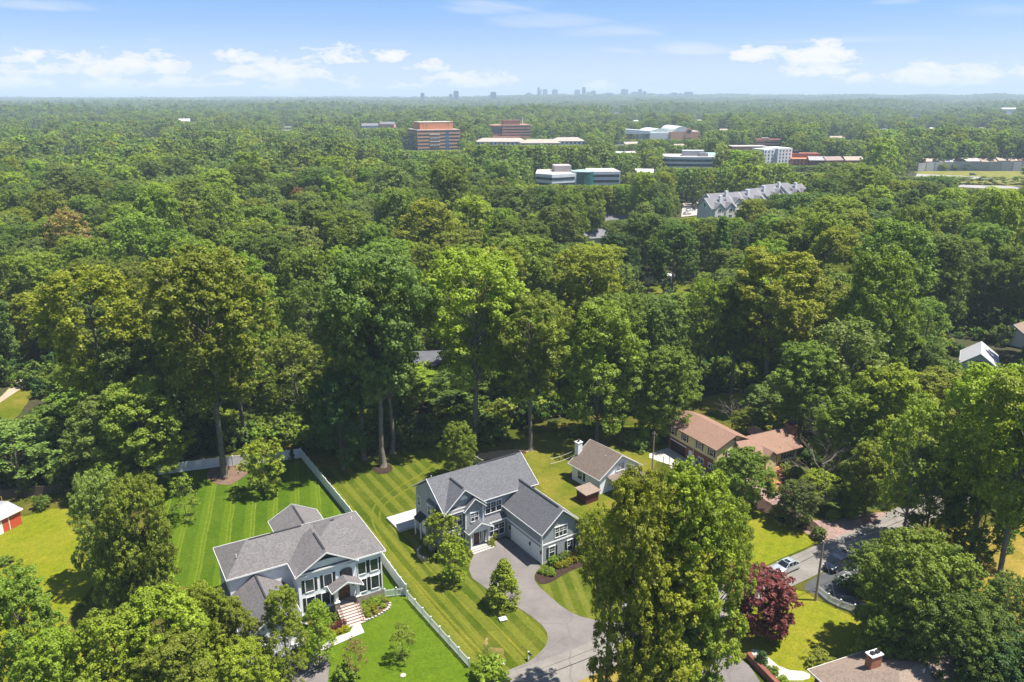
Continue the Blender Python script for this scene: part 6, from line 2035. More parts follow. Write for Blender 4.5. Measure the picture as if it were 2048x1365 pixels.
B('tall', 490, 893, 38, 8.5, 'olive', 'tall olive tree with bare trunk behind the white fence, next to the tallest', 'tree', group=WG, var=2)
B('tall', 767, 934, 40, 9.5, 'bluegreen', 'tall blue-green tree on the right of three bare trunks at the lawn edge', 'tree', group=WG, var=3)
B('tall', 728, 920, 35, 8.0, 'greygreen', 'grey-green tree on the left of three bare trunks at the lawn edge', 'tree', group=WG, var=4)
B('tall', 785, 908, 35, 8.0, 'deepgreen', 'deep green tree behind three bare trunks at the lawn edge', 'tree', group=WG, var=0)
B('broad', 687, 940, 19, 5.5, 'dark', 'dark shaded tree with pale trunk standing in the lawn by the fence corner', 'tree', var=3)
B('tall', 948, 885, 38, 11.0, 'yellowgreen', 'broad yellow-green tree with pale forked trunk behind the grey house', 'tree', group=WG, var=1)
T('tall', 1062, 590, 31, 8.0, 'olive', 'olive tree to the right of the pale forked trunk behind the grey house', 'tree', group=WG, var=2)
B('broad', 1193, 882, 28, 8.4, 'olive', 'olive tree with straight trunk in the meadow behind the white cottage', 'tree', group=WG, var=0)
T('tall', 1180, 500, 32, 9.0, 'yellowgreen', 'yellow-green tree behind the cottage, left of the white sheds', 'tree', group=WG, var=3)
T('broad', 1250, 535, 25, 6.0, 'greygreen', 'grey-green tree just left of the white sheds', 'tree', var=4)
T('broad', 1325, 600, 24, 6.5, 'bluegreen', 'blue-green tree below the white sheds', 'tree', var=1)
T('airy', 1412, 555, 28, 5.0, 'olive', 'thin olive tree with dark stem left of the big rounded group', 'tree', var=0)
T('tall', 1560, 505, 34, 11.0, 'yellowgreen', 'big rounded yellow-green tree behind the brick and yellow house', 'tree', group=WG, var=4)
T('tall', 1480, 560, 27, 8.0, 'green', 'green tree on the left of the big rounded group behind the brick house', 'tree', group=WG, var=2)
T('tall', 1640, 560, 26, 8.5, 'olive', 'olive tree on the right of the big rounded group behind the brick house', 'tree', group=WG, var=0)
T('airy', 1700, 640, 25, 8.5, 'greygreen', 'feathery grey-green tree behind the chimney of the brick house', 'tree', var=1)
T('broad', 1620, 690, 21, 7.0, 'green', 'green tree directly behind the brick chimney', 'tree', var=0)
T('broad', 1790, 740, 22, 7.5, 'yellowgreen', 'yellow-green tree below the small blue-grey gable', 'tree', var=3)
T('broad', 1720, 780, 18, 6.5, 'olive', 'olive tree beside the leafless tree', 'tree', var=2)
B('airy', 1800, 1110, 25, 5.0, 'olive', 'tree on the leftmost of three dark roadside trunks', 'tree', var=3)
B('tall', 1943, 1125, 30, 7.6, 'yellowgreen', 'tree on the middle of three dark roadside trunks', 'tree', var=1)
B('tall', 1990, 1192, 32, 7.6, 'yellowgreen', 'tree on the rightmost, leaning one of three dark roadside trunks', 'tree', var=2)
T('broad', 1750, 890, 13, 4.2, 'olive', 'spire-like olive tree behind the two columnar cypresses', 'tree', var=1)
T('broad', 1880, 900, 16, 5.0, 'green', 'lower green tree between the dark roadside trunks', 'tree', var=4)
T('dense', 1990, 940, 15, 5.0, 'deepgreen', 'deep green tree near the right edge above the dry lawn', 'tree', var=2)
T('bushy', 1850, 1085, 16, 7.2, 'green', 'large bushy tree at the dark driveway bend, lower right', 'tree', var=0)
T('bushy', 1945, 1210, 13, 6.0, 'deepgreen', 'deep green tree at right of the large bushy tree', 'tree', var=1)
T('bushy', 1790, 1215, 9, 4.0, 'green', 'lower green tree in front of the large bushy tree', 'tree', var=2)
T('bushy', 2030, 1160, 10, 3.6, 'greygreen', 'grey-green tree cut by the right edge below the dry lawn', 'tree', var=0)
T('bushy', 2030, 1275, 11, 5.5, 'dark', 'dark tree in the bottom right corner', 'tree', var=2)
T('airy', 1745, 1090, 8.0, 3.2, 'deepgreen', 'shaded spreading tree over the end of the road, beside the dark van', 'tree', var=2)
T('maple', 1525, 1146, 9.0, 4.8, 'maroon', 'maroon red maple beside the road', 'maple_tree', cat='tree')
T('dense', 1492, 905, 10.5, 5.0, 'green', 'round green tree in front of the brick and yellow house', 'tree', var=1)
T('dense', 1600, 965, 7.6, 3.4, 'bronze', 'bronze green round tree beside the paver driveway', 'tree', var=2)
T('airy', 1640, 945, 6.2, 3.9, 'lime', 'bright lime spreading tree behind the bronze green one', 'tree', var=2)
B('column', 1703, 1040, 5.6, .95, 'green', 'right one of two columnar cypresses beside the road', 'cypress_tree', var=0)
B('column', 1691, 1037, 5.2, .9, 'deepgreen', 'left one of two columnar cypresses, more shaded', 'cypress_tree', var=1)
T('dense', 1525, 775, 7.5, 4.4, 'bluegreen', 'round blue-green tree behind the ridge of the brick house', 'tree', var=0)
T('dense', 1500, 822, 5.5, 3.6, 'green', 'green tree against the back wall of the brick house', 'tree', var=2)
T('dense', 1312, 805, 8.5, 3.8, 'lime', 'lime green tree at the garage end of the brick house', 'tree', var=0)
T('broad', 1345, 700, 19, 6.5, 'green', 'green tree standing above the lime green one', 'tree', var=3)
T('broad', 1250, 690, 19, 6.5, 'greygreen', 'grey-green tree behind the meadow, right of the straight trunk', 'tree', var=1)
B('small', 885, 1112, 7.2, 2.5, 'yellowgreen', 'yellow-green tree against the front corner of the grey house', 'tree', var=0)
B('small', 911, 1164, 6.2, 2.5, 'lime', 'round lime green tree on the lawn left of the asphalt driveway', 'tree', var=1)
B('pinoak', 1007, 1212, 7.0, 3.1, 'lime', 'conical light green young oak right beside the asphalt driveway', 'tree', var=0)
B('dense', 918, 957, 10.5, 3.4, 'olive', 'olive tree behind the back eave of the grey house', 'tree', var=1)
B('small', 531, 988, 9.8, 3.8, 'yellowgreen', 'bright spreading tree in front of the white back fence', 'tree', var=2)
B('sapling', 374, 1042, 8.0, 2.6, 'green', 'slender sapling on the striped lawn with a round shadow', 'tree', var=0)
B('sapling', 806, 1322, 5.2, 1.8, 'olive', 'small tree in the front lawn of the white house, right of a thin one', 'tree', var=1)
B('sapling', 712, 1352, 5.2, 1.5, 'brown', 'thin brownish sapling in the front lawn of the white house', 'tree', var=2)
B('small', 1175, 1110, 6.0, 2.0, 'green', 'green tree at the right corner of the grey garage wing', 'tree', var=2)
B('spruce', 585, 925, 3.2, .8, 'dark', 'tiny dark fir in the corner of the white back fence', 'tree', var=0)
B('sapling', 974, 1334, 3.2, .8, 'green', 'tiny green sapling beside the bare soil patch', 'tree', var=2)
T('broad', 1290, 430, 26, 9.5, 'deepgreen', 'dark dense tree beside the parking lot of the townhouses, left one', 'tree', var=2)
T('broad', 1352, 450, 25, 8.5, 'deepgreen', 'dark dense tree above the side street, right of its twin', 'tree', var=4)
T('broad', 1235, 470, 24, 8.0, 'dark', 'dark tree behind the small pale house in the woods', 'tree', var=0)
T('spruce', 1448, 428, 27, 7.0, 'deepgreen', 'dark pointed spruce in front of the townhouses', 'spruce_tree', var=0)
T('spruce', 1490, 470, 22, 6.0, 'dark', 'second dark spruce to the right of the pointed one', 'spruce_tree', var=1)
T('broad', 1545, 425, 24, 7.5, 'greygreen', 'pale grey-green tree in front of the townhouse row', 'tree', var=1)
T('airy', 130, 420, 30, 8.0, 'brown', 'half bare brownish tree in the left woods', 'tree', var=0)
T('dense', 380, 405, 30, 11, 'olive', 'large olive domed tree in the left woods', 'tree', var=1)
T('airy', 595, 375, 24, 4.5, 'brown', 'reddish brown dying tree deep in the left woods', 'tree', var=1)

# leafless trees
for (tx, ty, H, lab) in ((1655, 850, 14, 'leafless grey tree right of the brick chimney'), (1470, 785, 8, 'small leafless tree behind the brick house'), (1690, 800, 15, 'half dead tree with bare upper branches above the leafless grey one')):
    p = P(tx, ty, H)
    e = empty('bare_tree', p, random.random() * 6)
    e.location.z = 0
    o = bpy.data.objects.new('branches', make_bare(int(tx), H, 5)); COL.objects.link(o); o.parent = e
    tag(e, lab, 'tree')
    ALL_TREES.append((p.x, p.y, 4, H)); N_TREES[0] += 1

# ---- the rest of the wood
EDGE = [(-300, 1000), (0, 985), (150, 985), (235, 960), (300, 905), (330, 925), (420, 905), (600, 885), (640, 905), (720, 900), (870, 885), (930, 885), (1000, 868), (1045, 855), (1130, 840),
        (1200, 820), (1290, 825), (1330, 790), (1480, 775), (1610, 815), (1650, 900), (1700, 920), (1790, 950), (1850, 985), (2000, 1010), (2400, 1040)]


def edge_y(x):
    for (a, b), (c, d) in zip(EDGE, EDGE[1:]):
        if a <= x <= c: return b + (d - b) * (x - a) / (c - a)
    return 1000


# sight lines that stay open: (x0, y0, x1, y1, distance of what is seen)
OPEN = [(-10, 715, 62, 845, 175), (60, 690, 92, 735, 190), (818, 680, 880, 742, 190), (1265, 545, 1385, 592, 270), (1385, 525, 1420, 546, 290), (1360, 375, 1450, 436, 425), (1425, 382, 1470, 424, 455), (1470, 372, 1532, 399, 455), (1532, 366, 1592, 386, 455), (1415, 696, 1450, 722, 195),
        (1925, 710, 1990, 745, 188), (2010, 690, 2060, 742, 212), (1180, 462, 1208, 490, 368), (1068, 334, 1240, 370, 556), (1330, 303, 1425, 335, 692),
        (806, 243, 914, 301, 906), (986, 240, 1056, 275, 1152), (955, 274, 1168, 290, 970), (1258, 253, 1398, 278, 1135), (1508, 278, 1560, 297, 956), (1532, 297, 1590, 326, 732), (1586, 304, 1634, 330, 728), (1460, 292, 1530, 300, 930),
        (1632, 312, 1725, 326, 722), (1830, 322, 2060, 352, 725), (1920, 348, 2060, 378, 610), (1218, 428, 1258, 440, 410), (725, 242, 800, 256, 1350), (1850, 312, 2060, 326, 765),
        (1280, 333, 1310, 345, 640), (1590, 330, 1625, 345, 700), (366, 236, 386, 243, 1500), (1990, 212, 2030, 220, 2500), (1800, 352, 1830, 362, 600)]
FOOT = [(120, 190, 9), (-22, 192, 8), (59, 275, 7), (125, 206, 8)]
# rectangles of the far buildings: px left, px right, distance front, back
FOOTR = [(800, 918, 900, 955), (975, 1060, 1135, 1190), (950, 1172, 945, 1000), (1250, 1402, 1120, 1200), (1505, 1562, 945, 985), (1455, 1535, 925, 955), (1525, 1592, 722, 760), (1584, 1640, 715, 760), (1064, 1246, 535, 585), (1324, 1430, 680, 735),
         (1418, 1600, 398, 475), (1355, 1455, 395, 480), (1635, 1720, 715, 740), (722, 795, 1340, 1400), (362, 390, 1490, 1520), (1280, 1300, 632, 655), (1985, 2035, 2480, 2530)]


for (px, y, D, L) in FAR_H:
    hw = L * .5 * FPX / D
    OPEN.append((px - hw, y - 3, px + hw, y + 1.5, D + 4))
    FOOTR.append((px - hw, px + hw, D - 6, D + 8))


def in_rect(X, Y, R):
    x, y, d = PROJ(X, Y, 0)
    for (a, b, y0, y1) in FOOTR:
        if y0 - R < Y < y1 + R and a - R * FPX / d < x < b + R * FPX / d: return True
    return False


# spots that lie in full sun in the photograph
LIT = [(43, 140, 7), (34, 143, 6), (30, 139, 5), (16, 134, 7), (8, 145, 10), (-22, 122, 9), (-10, 118, 8), (3, 114, 6)]


def shades(X, Y, H, R):
    for f in (.45, .7, .95):
        a, b = X - .41 * H * f, Y - .02 * H * f
        for (lx, ly, lr) in LIT:
            if (a - lx) ** 2 + (b - ly) ** 2 < (lr + R * .6) ** 2: return True
    return False


def fit(X, Y, H, R):
    """height that keeps the sight lines open, or None"""
    for (fx, fy, fr) in FOOT:
        if (X - fx) ** 2 + (Y - fy) ** 2 < (fr + R * .7) ** 2: return None
    if in_rect(X, Y, R * .6) or (Y < 200 and shades(X, Y, H, R)): return None
    g = terr1(X, Y) if Y > 420 else 0.0
    x, yt, d = PROJ(X, Y, g + H)
    yb = PROJ(X, Y, g)[1]
    hw = R * .9 * FPX / d
    for (x0, y0, x1, y1, D) in OPEN:
        if Y < D and x + hw > x0 and x - hw < x1 and yb > y0 and yt < y1:
            H = min(H, PD(x, y1 + 1, Y).z - g)
            if H < 6: return None
            x, yt, d = PROJ(X, Y, g + H)
    return H


def blocked(X, Y, H, R): return fit(X, Y, H, R) is None


for (X, Y, R, H) in ALL_TREES:
    if Y > 100 and shades(X, Y, H, R): print('SHADE', [round(v, 1) for v in (X, Y, R, H)], [round(v) for v in PROJ(X, Y, H)[:2]])
grid = {}
def gk(x, y): return (int(x // 14), int(y // 14))
for (X, Y, R, H) in ALL_TREES: grid.setdefault(gk(X, Y), []).append((X, Y, R))
rg = random.Random(5)
cand = []
for _ in range(60000):
    Y = math.sqrt(rg.uniform(85 ** 2, 620 ** 2)); X = rg.uniform(-.72, .72) * Y + rg.uniform(-20, 20)
    x, y, d = PROJ(X, Y, 0)
    if y > edge_y(x) - 4: continue
    H = rg.gauss(25, 5.5); H = min(max(H, 13), 37)
    R = min(max(H * rg.uniform(.24, .40), 4.0), 11.5)
    ok = True
    gx, gy = gk(X, Y)
    for i in (-1, 0, 1):
        for j in (-1, 0, 1):
            for (a, b, r) in grid.get((gx + i, gy + j), ()):
                if (a - X) ** 2 + (b - Y) ** 2 < (.74 * (r + R)) ** 2: ok = False; break
            if not ok: break
        if not ok: break
    if not ok: continue
    H = fit(X, Y, H, R)
    if H is None: continue
    grid.setdefault((gx, gy), []).append((X, Y, R))
    cand.append((X, Y, H, R))
cand.sort(key=lambda q: q[0] ** 2 + q[1] ** 2)
# only those in the picture
cand_in = [q for q in cand if -60 < PROJ(q[0], q[1], q[2] * .7)[0] < 2110]
N_IND = 296 - N_TREES[0]
IND = cand_in[:N_IND]
ind_set = set(IND)
REST = [q for q in cand if q not in ind_set]


def zone(X, Y):
    x = PROJ(X, Y, 15)[0]
    if Y < 165:
        if x < 300: return 'in the woods at the left edge, near the dirt path'
        if x < 680: return 'in the woods behind the white back fence'
        if x < 1050: return 'in the woods behind the grey house'
        if x < 1330: return 'in the woods behind the white cottage'
        if x < 1680: return 'in the woods behind the brick and yellow house'
        return 'in the woods right of the brick house'
    if Y < 215:
        if x < 350: return 'in the second row of woods at the left edge'
        if x < 700: return 'in the second row behind the tallest olive tree'
        if x < 1050: return 'beside the hidden dark roof in the woods'
        if x < 1400: return 'in the woods below the white sheds'
        if x < 1750: return 'in the second row behind the brick house'
        return 'near the small blue-grey gable'
    if x < 350: return 'in the middle forest at the left edge'
    if x < 700: return 'in the middle forest left of the brick tower'
    if x < 960: return 'in the middle forest below the brick tower'
    if x < 1250: return 'in the middle forest below the white office'
    if x < 1600: return 'in the middle forest around the townhouses'
    return 'in the middle forest below the highway field'


KINDS = [('broad', 'domed', .44), ('tall', 'tall', .34), ('airy', 'thin-crowned', .08), ('dense', 'dense round', .10), ('spruce', 'pointed', .04)]
TONES = ['olive'] * 6 + ['yellowgreen'] * 6 + ['green'] * 6 + ['deepgreen'] * 3 + ['greygreen'] * 3 + ['bluegreen'] * 3 + ['lime'] * 1


def pick_kind(u):
    for k, w_, p in KINDS:
        u -= p
        if u <= 0: return k, w_
    return KINDS[0][:2]


rows = []
for (X, Y, H, R) in IND:
    k, w_ = pick_kind(rg.random())
    # neighbouring trees tend to be of one kind
    nt = mnoise.noise(Vector((X / 38.0, Y / 38.0, 3.0)))
    tn = TONES[int((nt * .9 + .5 + rg.uniform(-.22, .22)) * len(TONES)) % len(TONES)]
    if k == 'spruce': tn = rg.choice(['deepgreen', 'dark']); R *= .7
    rows.append((f"{TONE_WORD[tn]} {w_} tree {zone(X, Y)}", X, Y, H, R, k, tn))
byl = {}
for r_ in rows: byl.setdefault(r_[0], []).append(r_)
ORD = ['leftmost', 'second from left', 'third from left', 'fourth from left', 'fifth from left', 'sixth from left']
for lab, rs in byl.items():
    rs.sort(key=lambda q: PROJ(q[1], q[2], 15)[0])
    for i, (_, X, Y, H, R, k, tn) in enumerate(rs):
        L_ = lab
        if len(rs) > 1:
            L_ = lab + ', ' + (ORD[i] if i < len(rs) - 1 else 'rightmost') if i < 6 or i == len(rs) - 1 else lab
            if len(L_.split()) > 14: L_ = L_.replace('in the second row of', 'second row').replace('in the second row', 'second row').replace(' in the woods', ' in woods').replace('at the left edge', 'at left').replace(' in the middle forest', ' in middle forest')
        plant(k, X, Y, H, R, tn, L_, 'spruce_tree' if k == 'spruce' else 'tree', 'tree', 'trees of the woods', rg)

# ---- far woods: one mass of instanced trees
def scatter(name, pts, sources, kind='stuff'):
    """pts rows: x y z rot sx sz index"""
    col = bpy.data.collections.new(name + '_sources')
    for i, (me, colr) in enumerate(sources):
        me = me.copy(); me.materials.clear()
        me.materials.append(mat_leaf('leaf_%02d%02d%02d' % tuple(int(x * 400) for x in colr), colr))
        o = bpy.data.objects.new(f'{name}_source_{i:03d}', me)
        col.objects.link(o)
    A = np.array(pts)
    me = bpy.data.meshes.new(name)
    me.vertices.add(len(A))
    me.vertices.foreach_set('co', A[:, :3].astype(np.float32).reshape(-1))
    a = me.attributes.new('rot', 'FLOAT_VECTOR', 'POINT')
    r3 = np.zeros((len(A), 3), np.float32); r3[:, 2] = A[:, 3]; a.data.foreach_set('vector', r3.reshape(-1))
    a = me.attributes.new('scl', 'FLOAT_VECTOR', 'POINT')
    a.data.foreach_set('vector', np.stack([A[:, 4], A[:, 4], A[:, 5]], 1).astype(np.float32).reshape(-1))
    a = me.attributes.new('pick', 'INT', 'POINT')
    a.data.foreach_set('value', A[:, 6].astype(np.int32))
    me.update()
    ob = bpy.data.objects.new(name, me); COL.objects.link(ob)
    ng = bpy.data.node_groups.new(name, 'GeometryNodeTree')
    ng.interface.new_socket('Geometry', in_out='INPUT', socket_type='NodeSocketGeometry')
    ng.interface.new_socket('Geometry', in_out='OUTPUT', socket_type='NodeSocketGeometry')
    N_ = ng.nodes.new; Lk = ng.links.new
    gi = N_('NodeGroupInput'); go = N_('NodeGroupOutput')
    ci_ = N_('GeometryNodeCollectionInfo'); ci_.inputs['Collection'].default_value = col
    ci_.inputs['Separate Children'].default_value = True; ci_.inputs['Reset Children'].default_value = True
    ip = N_('GeometryNodeInstanceOnPoints'); ip.inputs['Pick Instance'].default_value = True

    def na(nm, typ):
        n_ = N_('GeometryNodeInputNamedAttribute'); n_.data_type = typ; n_.inputs['Name'].default_value = nm
        return n_.outputs['Attribute']
    Lk(gi.outputs[0], ip.inputs['Points']); Lk(ci_.outputs[0], ip.inputs['Instance'])
    Lk(na('pick', 'INT'), ip.inputs['Instance Index'])
    Lk(na('rot', 'FLOAT_VECTOR'), ip.inputs['Rotation'])
    Lk(na('scl', 'FLOAT_VECTOR'), ip.inputs['Scale'])
    Lk(ip.outputs[0], go.inputs[0])
    md = ob.modifiers.new('scatter', 'NODES'); md.node_group = ng
    tag(ob, kind=kind)
    return ob


SRC_MID = [];
MIDT = ['olive', 'yellowgreen', 'green', 'deepgreen', 'greygreen', 'bluegreen', 'yellowgreen', 'olive', 'green', 'lime']
for i, tn in enumerate(MIDT):
    k = ('broad', 'tall')[i % 2]
    c_, t_, H0, R0 = VAR[k][i % 5]
    SRC_MID.append((c_, TONE[tn], H0, R0))
c_, t_, H0, R0 = VAR['spruce'][0]
SRC_MID.append((c_, TONE['deepgreen'], H0, R0))
SRC_FAR = []
for i, tn in enumerate(['olive', 'yellowgreen', 'green', 'deepgreen', 'greygreen', 'bluegreen', 'green', 'yellowgreen', 'green', 'lime']):
    c_, t_, H0, R0 = VAR['far'][i % 5]; SRC_FAR.append((c_, TONE[tn], H0, R0))
c_, t_, H0, R0 = VAR['farcone'][0]; SRC_FAR.append((c_, TONE['deepgreen'], H0, R0))
SRC_REM = []
for i, tn in enumerate(['olive', 'green', 'yellowgreen', 'deepgreen', 'greygreen', 'bluegreen', 'green', 'green']):
    c_, t_, H0, R0 = VAR['remote'][i % 4]; SRC_REM.append((c_, TONE[tn], H0, R0))
SRCS = SRC_MID + SRC_FAR + SRC_REM
nM, nF_, nR = len(SRC_MID), len(SRC_FAR), len(SRC_REM)
rgn = np.random.default_rng(11)
pts = []


def addpt(X, Y, H, R, base, cnt):
    nt = mnoise.noise(Vector((X / 60.0, Y / 60.0, 7.0))) * .75 + .5
    k = base + int((nt + rgn.uniform(-.3, .3)) * (cnt)) % cnt
    _, _, H0, R0 = SRCS[k]
    pts.append((X, Y, terr1(X, Y) - .3, rgn.uniform(0, 6.28), R / R0, H / H0, k))


for (X, Y, H, R) in REST:
    addpt(X, Y, H, R, 0, nM) if Y < 480 else addpt(X, Y, H, R, nM, nF_)
HWY = [(1830, 352), (2060, 376)]


def field(X, Y):
    """open ground far off: highway corridor and the field beside it"""
    if not 548 < Y < 800: return False
    k = .497 if Y > 715 else .497 + (715 - Y) / 155 * .063
    return X > k * Y if Y < 722 else False


for (y0, y1, cell, base, cnt, hs) in ((620, 1000, 11.0, nM, nF_, 1.0), (1000, 2000, 13.5, nM, nF_, 1.0), (2000, 4200, 23.0, nM + nF_, nR, 1.25), (4200, 9800, 34.0, nM + nF_, nR, 1.45)):
    ys = np.arange(y0, y1, cell)
    for yy in ys:
        hw = .70 * yy + 40
        xs = np.arange(-hw, hw, cell)
        jx = xs + rgn.uniform(-.5, .5, len(xs)) * cell * .9; jy = yy + rgn.uniform(-.5, .5, len(xs)) * cell * .9
        dens = np.array([mnoise.noise(Vector((a / 240.0, b / 240.0, 1.0))) for a, b in zip(jx, jy)]) if yy < 2000 else np.zeros(len(xs))
        for X, Y, dn in zip(jx, jy, dens):
            if dn < -.55 and rgn.random() < .6: continue
            H = float(np.clip(rgn.normal(22 + 9 * dn, 4.2), 11, 33)); R = H * .30 * hs + rgn.normal() * .6
            if field(X, Y): continue
            if Y < 2700:
                H = fit(X, Y, H, R)
                if H is None: continue
            addpt(X, Y, H, R, base, cnt)
scatter('woods', pts, [(a, b) for a, b, _, _ in SRCS])

# undergrowth between the trunks
und = []
USRC = [(VAR['brush'][i % 3][0], TONE[tn]) for i, tn in enumerate(['deepgreen', 'dark', 'green', 'deepgreen', 'olive'])]
ru = random.Random(9)
for _ in range(9000):
    Y = math.sqrt(ru.uniform(95 ** 2, 260 ** 2)); X = ru.uniform(-.72, .72) * Y
    x, y, d = PROJ(X, Y, 0)
    e_ = edge_y(x)
    if y > e_ + ru.uniform(-6, 3): continue
    if blocked(X, Y, 3, 2): continue
    if ru.random() < .45 and y < e_ - 40: continue
    s = ru.uniform(.5, 1.5)
    und.append((X, Y, -.1, ru.random() * 6.28, s, s * ru.uniform(.7, 1.4), ru.randrange(len(USRC))))
scatter('undergrowth', und, USRC)
print('TREES', N_TREES[0], 'woods', len(pts), 'undergrowth', len(und))
WHY = {}
for (px, py, r, h, tn, lb, k, gr, nm) in SHRUBS:
    p = P(px, py)
    plant(k, p.x, p.y, h, r, tn, lb, nm, {'boxwood': 'shrub', 'barberry': 'shrub', 'grass_tuft': 'grass tuft'}.get(nm, 'shrub'), gr, random, None, .04)
# ---------------------------------------------------------------- light, sky, air
SUN_DIR = Vector((0.41, -0.03, 1.0)).normalized()      # towards the sun
elev = math.asin(SUN_DIR.z)
sl = bpy.data.lights.new('sun', 'SUN')
sl.energy = 5.0
sl.angle = RAD(0.53)
sl.color = (1.0, 0.955, 0.87)
so = bpy.data.objects.new('sun', sl)
COL.objects.link(so)
so.rotation_euler = SUN_DIR.to_track_quat('Z', 'Y').to_euler()
so.location = (0, 0, 300)

w = bpy.data.worlds.new('World')
S.world = w
w.use_nodes = True
t = NT(w)
sky = t.n('ShaderNodeTexSky', sky_type='NISHITA')
sky.sun_disc = False
sky.sun_elevation = elev
sky.sun_rotation = math.atan2(SUN_DIR.x, SUN_DIR.y)
sky.altitude = 100
sky.air_density = 1.0
sky.dust_density = 0.3
sky.ozone_density = 2.0
tc = t.n('ShaderNodeTexCoord')
dirv = tc.outputs['Generated']
sx = t.n('ShaderNodeSeparateXYZ'); t.l(dirv, sx.inputs[0])
az = t.math('ARCTAN2', sx.outputs[0], sx.outputs[1])
el = t.math('ARCSINE', sx.outputs[2])
K = 1.0 / FPX
uv = t.n('ShaderNodeCombineXYZ')
t.l(t.math('MULTIPLY', az, 14.0), uv.inputs[0]); t.l(t.math('MULTIPLY', el, 34.0), uv.inputs[1])
fb = t.noise(uv.outputs[0], 2.3, 8, 0.66, 0.3)
uv2 = t.n('ShaderNodeCombineXYZ')
t.l(t.math('MULTIPLY', az, 5.0), uv2.inputs[0])
t.l(t.math('ADD', t.math('MULTIPLY', el, 40.0), t.math('MULTIPLY', az, 6.0)), uv2.inputs[1])
fc = t.noise(uv2.outputs[0], 1.0, 6, 0.6, 0.6)


def sky_ae(px, py):
    d = PD(px, py, 1000.0) - Vector((0, 0, CAM_H))
    return math.atan2(d.x, d.y), math.asin(d.normalized().z)


def cloud_sum(lst):
    acc = None
    for (px, py, ww, hh, amp) in lst:
        a0, e0 = sky_ae(px, py)
        dx = t.math('DIVIDE', t.math('SUBTRACT', az, a0), ww * K)
        dy = t.math('DIVIDE', t.math('SUBTRACT', el, e0), hh * K)
        # flatter underside: distances below the middle count more
        dy = t.math('MAXIMUM', dy, t.math('MULTIPLY', dy, -2.0))
        r2 = t.math('ADD', t.math('MULTIPLY', dx, dx), t.math('MULTIPLY', dy, dy))
        v = t.math('MULTIPLY', t.math('SUBTRACT', 1.0, r2), amp)
        acc = v if acc is None else t.math('MAXIMUM', acc, v)
    return acc


CUMULUS = [(235, 136, 150, 30, .9), (140, 124, 60, 16, .6), (25, 165, 75, 28, 1), (240, 178, 75, 22, .9), (365, 170, 65, 20, .9), (550, 146, 115, 34, .95),
           (490, 122, 50, 20, .7), (680, 118, 75, 24, .7), (770, 116, 45, 20, .7), (860, 134, 45, 20, .8), (945, 164, 100, 24, .95), (618, 100, 22, 10, .9),
           (575, 180, 45, 16, .8), (1635, 128, 78, 44, 1.15), (1515, 113, 50, 22, .9), (1545, 128, 30, 12, .7), (1890, 158, 105, 30, 1), (1195, 178, 45, 16, .8),
           (1350, 188, 80, 12, .6), (2045, 144, 30, 14, .6), (45, 118, 50, 15, .6), (700, 170, 60, 14, .4), (1725, 162, 60, 10, .4), (475, 168, 20, 8, .7),
           (820, 176, 60, 12, .5)]
cs = t.math('MAXIMUM', cloud_sum(CUMULUS), -1.5)
cu = t.math('ADD', t.math('MULTIPLY', cs, 0.62), t.math('MULTIPLY', t.math('SUBTRACT', fb, 0.5), 3.0))
cum = t.ramp(cu, [(0.10, 0.0), (0.30, 0.6), (0.62, 1.0)], 'EASE')
CIRRUS = [(980, 18, 130, 24, .9), (1110, 46, 150, 24, 1), (1230, 66, 130, 22, 1), (1370, 102, 90, 20, 1), (1260, 104, 120, 10, .6), (70, 12, 120, 14, .7),
          (1780, 5, 60, 10, .9), (1700, 82, 170, 8, .45), (780, 88, 90, 8, .35), (310, 82, 20, 6, .6), (2010, 20, 90, 20, .4)]
ci = t.math('MAXIMUM', cloud_sum(CIRRUS), -1.0)
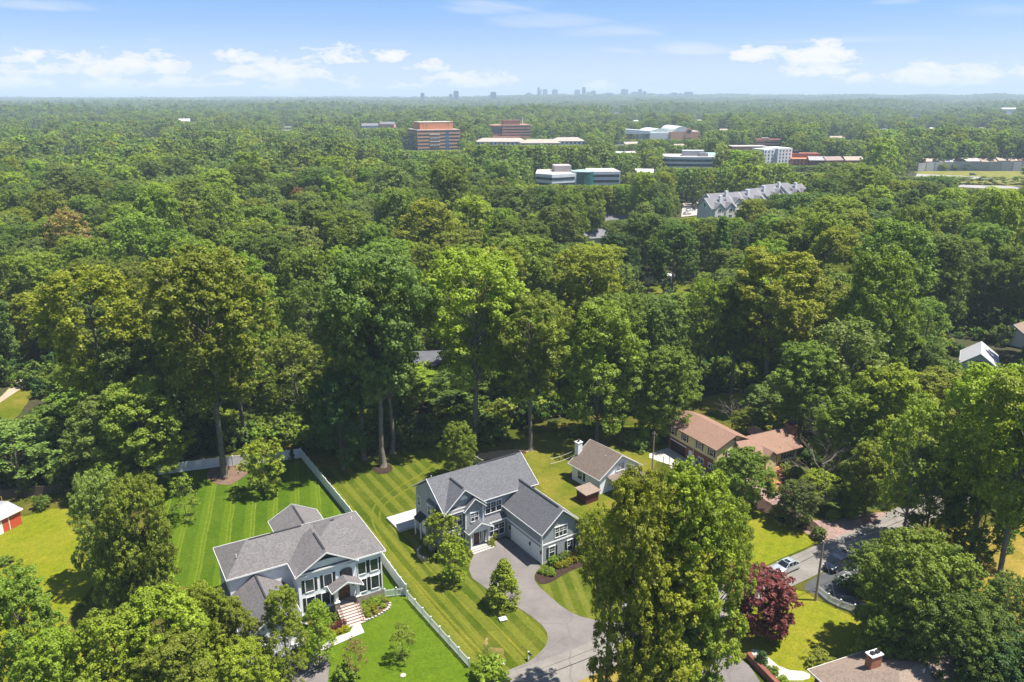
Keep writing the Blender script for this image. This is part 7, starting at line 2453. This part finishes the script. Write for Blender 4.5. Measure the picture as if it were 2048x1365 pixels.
cim = t.ramp(t.math('ADD', t.math('MULTIPLY', ci, 0.5), t.math('MULTIPLY', t.math('SUBTRACT', fc, 0.5), 1.5)), [(0.0, 0.0), (0.75, 0.42)], 'EASE')
veil = t.ramp(t.math('ADD', t.math('MULTIPLY', el, -6.0), 0.72), [(0.0, 0.0), (1.0, 0.5)])
cld = t.math('MAXIMUM', cum, cim)
grade = t.ramp(t.math('MULTIPLY', el, 4.0), [(0.0, (.46, .57, .84)), (0.15, (.43, .485, .74)), (0.31, (.36, .435, .67)), (0.46, (.31, .435, .65)), (1.0, (.66, .68, .70))])
base = t.mix(1.0, t.mix(1.0, sky.outputs[0], grade, 'MULTIPLY'), (1.47, 1.47, 1.47), 'MULTIPLY')
white = t.mix(1.0, (1, 1, 1), (CLOUD, CLOUD * 0.985, CLOUD * 0.97), 'MULTIPLY')
colr = t.mix(t.math('MULTIPLY', cld, 0.95), base, white)
bg = t.n('ShaderNodeBackground')
bg.inputs[1].default_value = SKY_STRENGTH
t.l(colr, bg.inputs[0])
o = t.n('ShaderNodeOutputWorld')
t.l(bg.outputs[0], o.inputs['Surface'])

if HAZE > 0:
    hb = MB()
    hb.box(-14000, 14000, -400, 15500, -12, 142)
    hm = bpy.data.materials.new('haze'); ht = NT(hm)
    pv = ht.n('ShaderNodeVolumePrincipled')
    pv.inputs['Color'].default_value = (*HAZE_COL, 1)
    pv.inputs['Density'].default_value = HAZE
    pv.inputs['Anisotropy'].default_value = 0.0
    ht.out(None, pv.outputs[0])
    ho = hb.build('haze', hm)
    tag(ho, kind='stuff')

S.view_settings.view_transform = 'Standard'
S.view_settings.look = 'None'
S.view_settings.exposure = EXPOSURE
S.view_settings.gamma = 1.0
S.render.engine = 'CYCLES'
c = S.cycles
c.max_bounces = 5
c.diffuse_bounces = 2
c.glossy_bounces = 2
c.transmission_bounces = 2
c.transparent_max_bounces = 4
c.volume_bounces = 0
c.caustics_reflective = False
c.caustics_refractive = False
c.sample_clamp_indirect = 6.0
c.use_denoising = True
c.denoising_prefilter = 'ACCURATE'
try:
    c.denoiser = 'OPENIMAGEDENOISE'
except Exception:
    pass
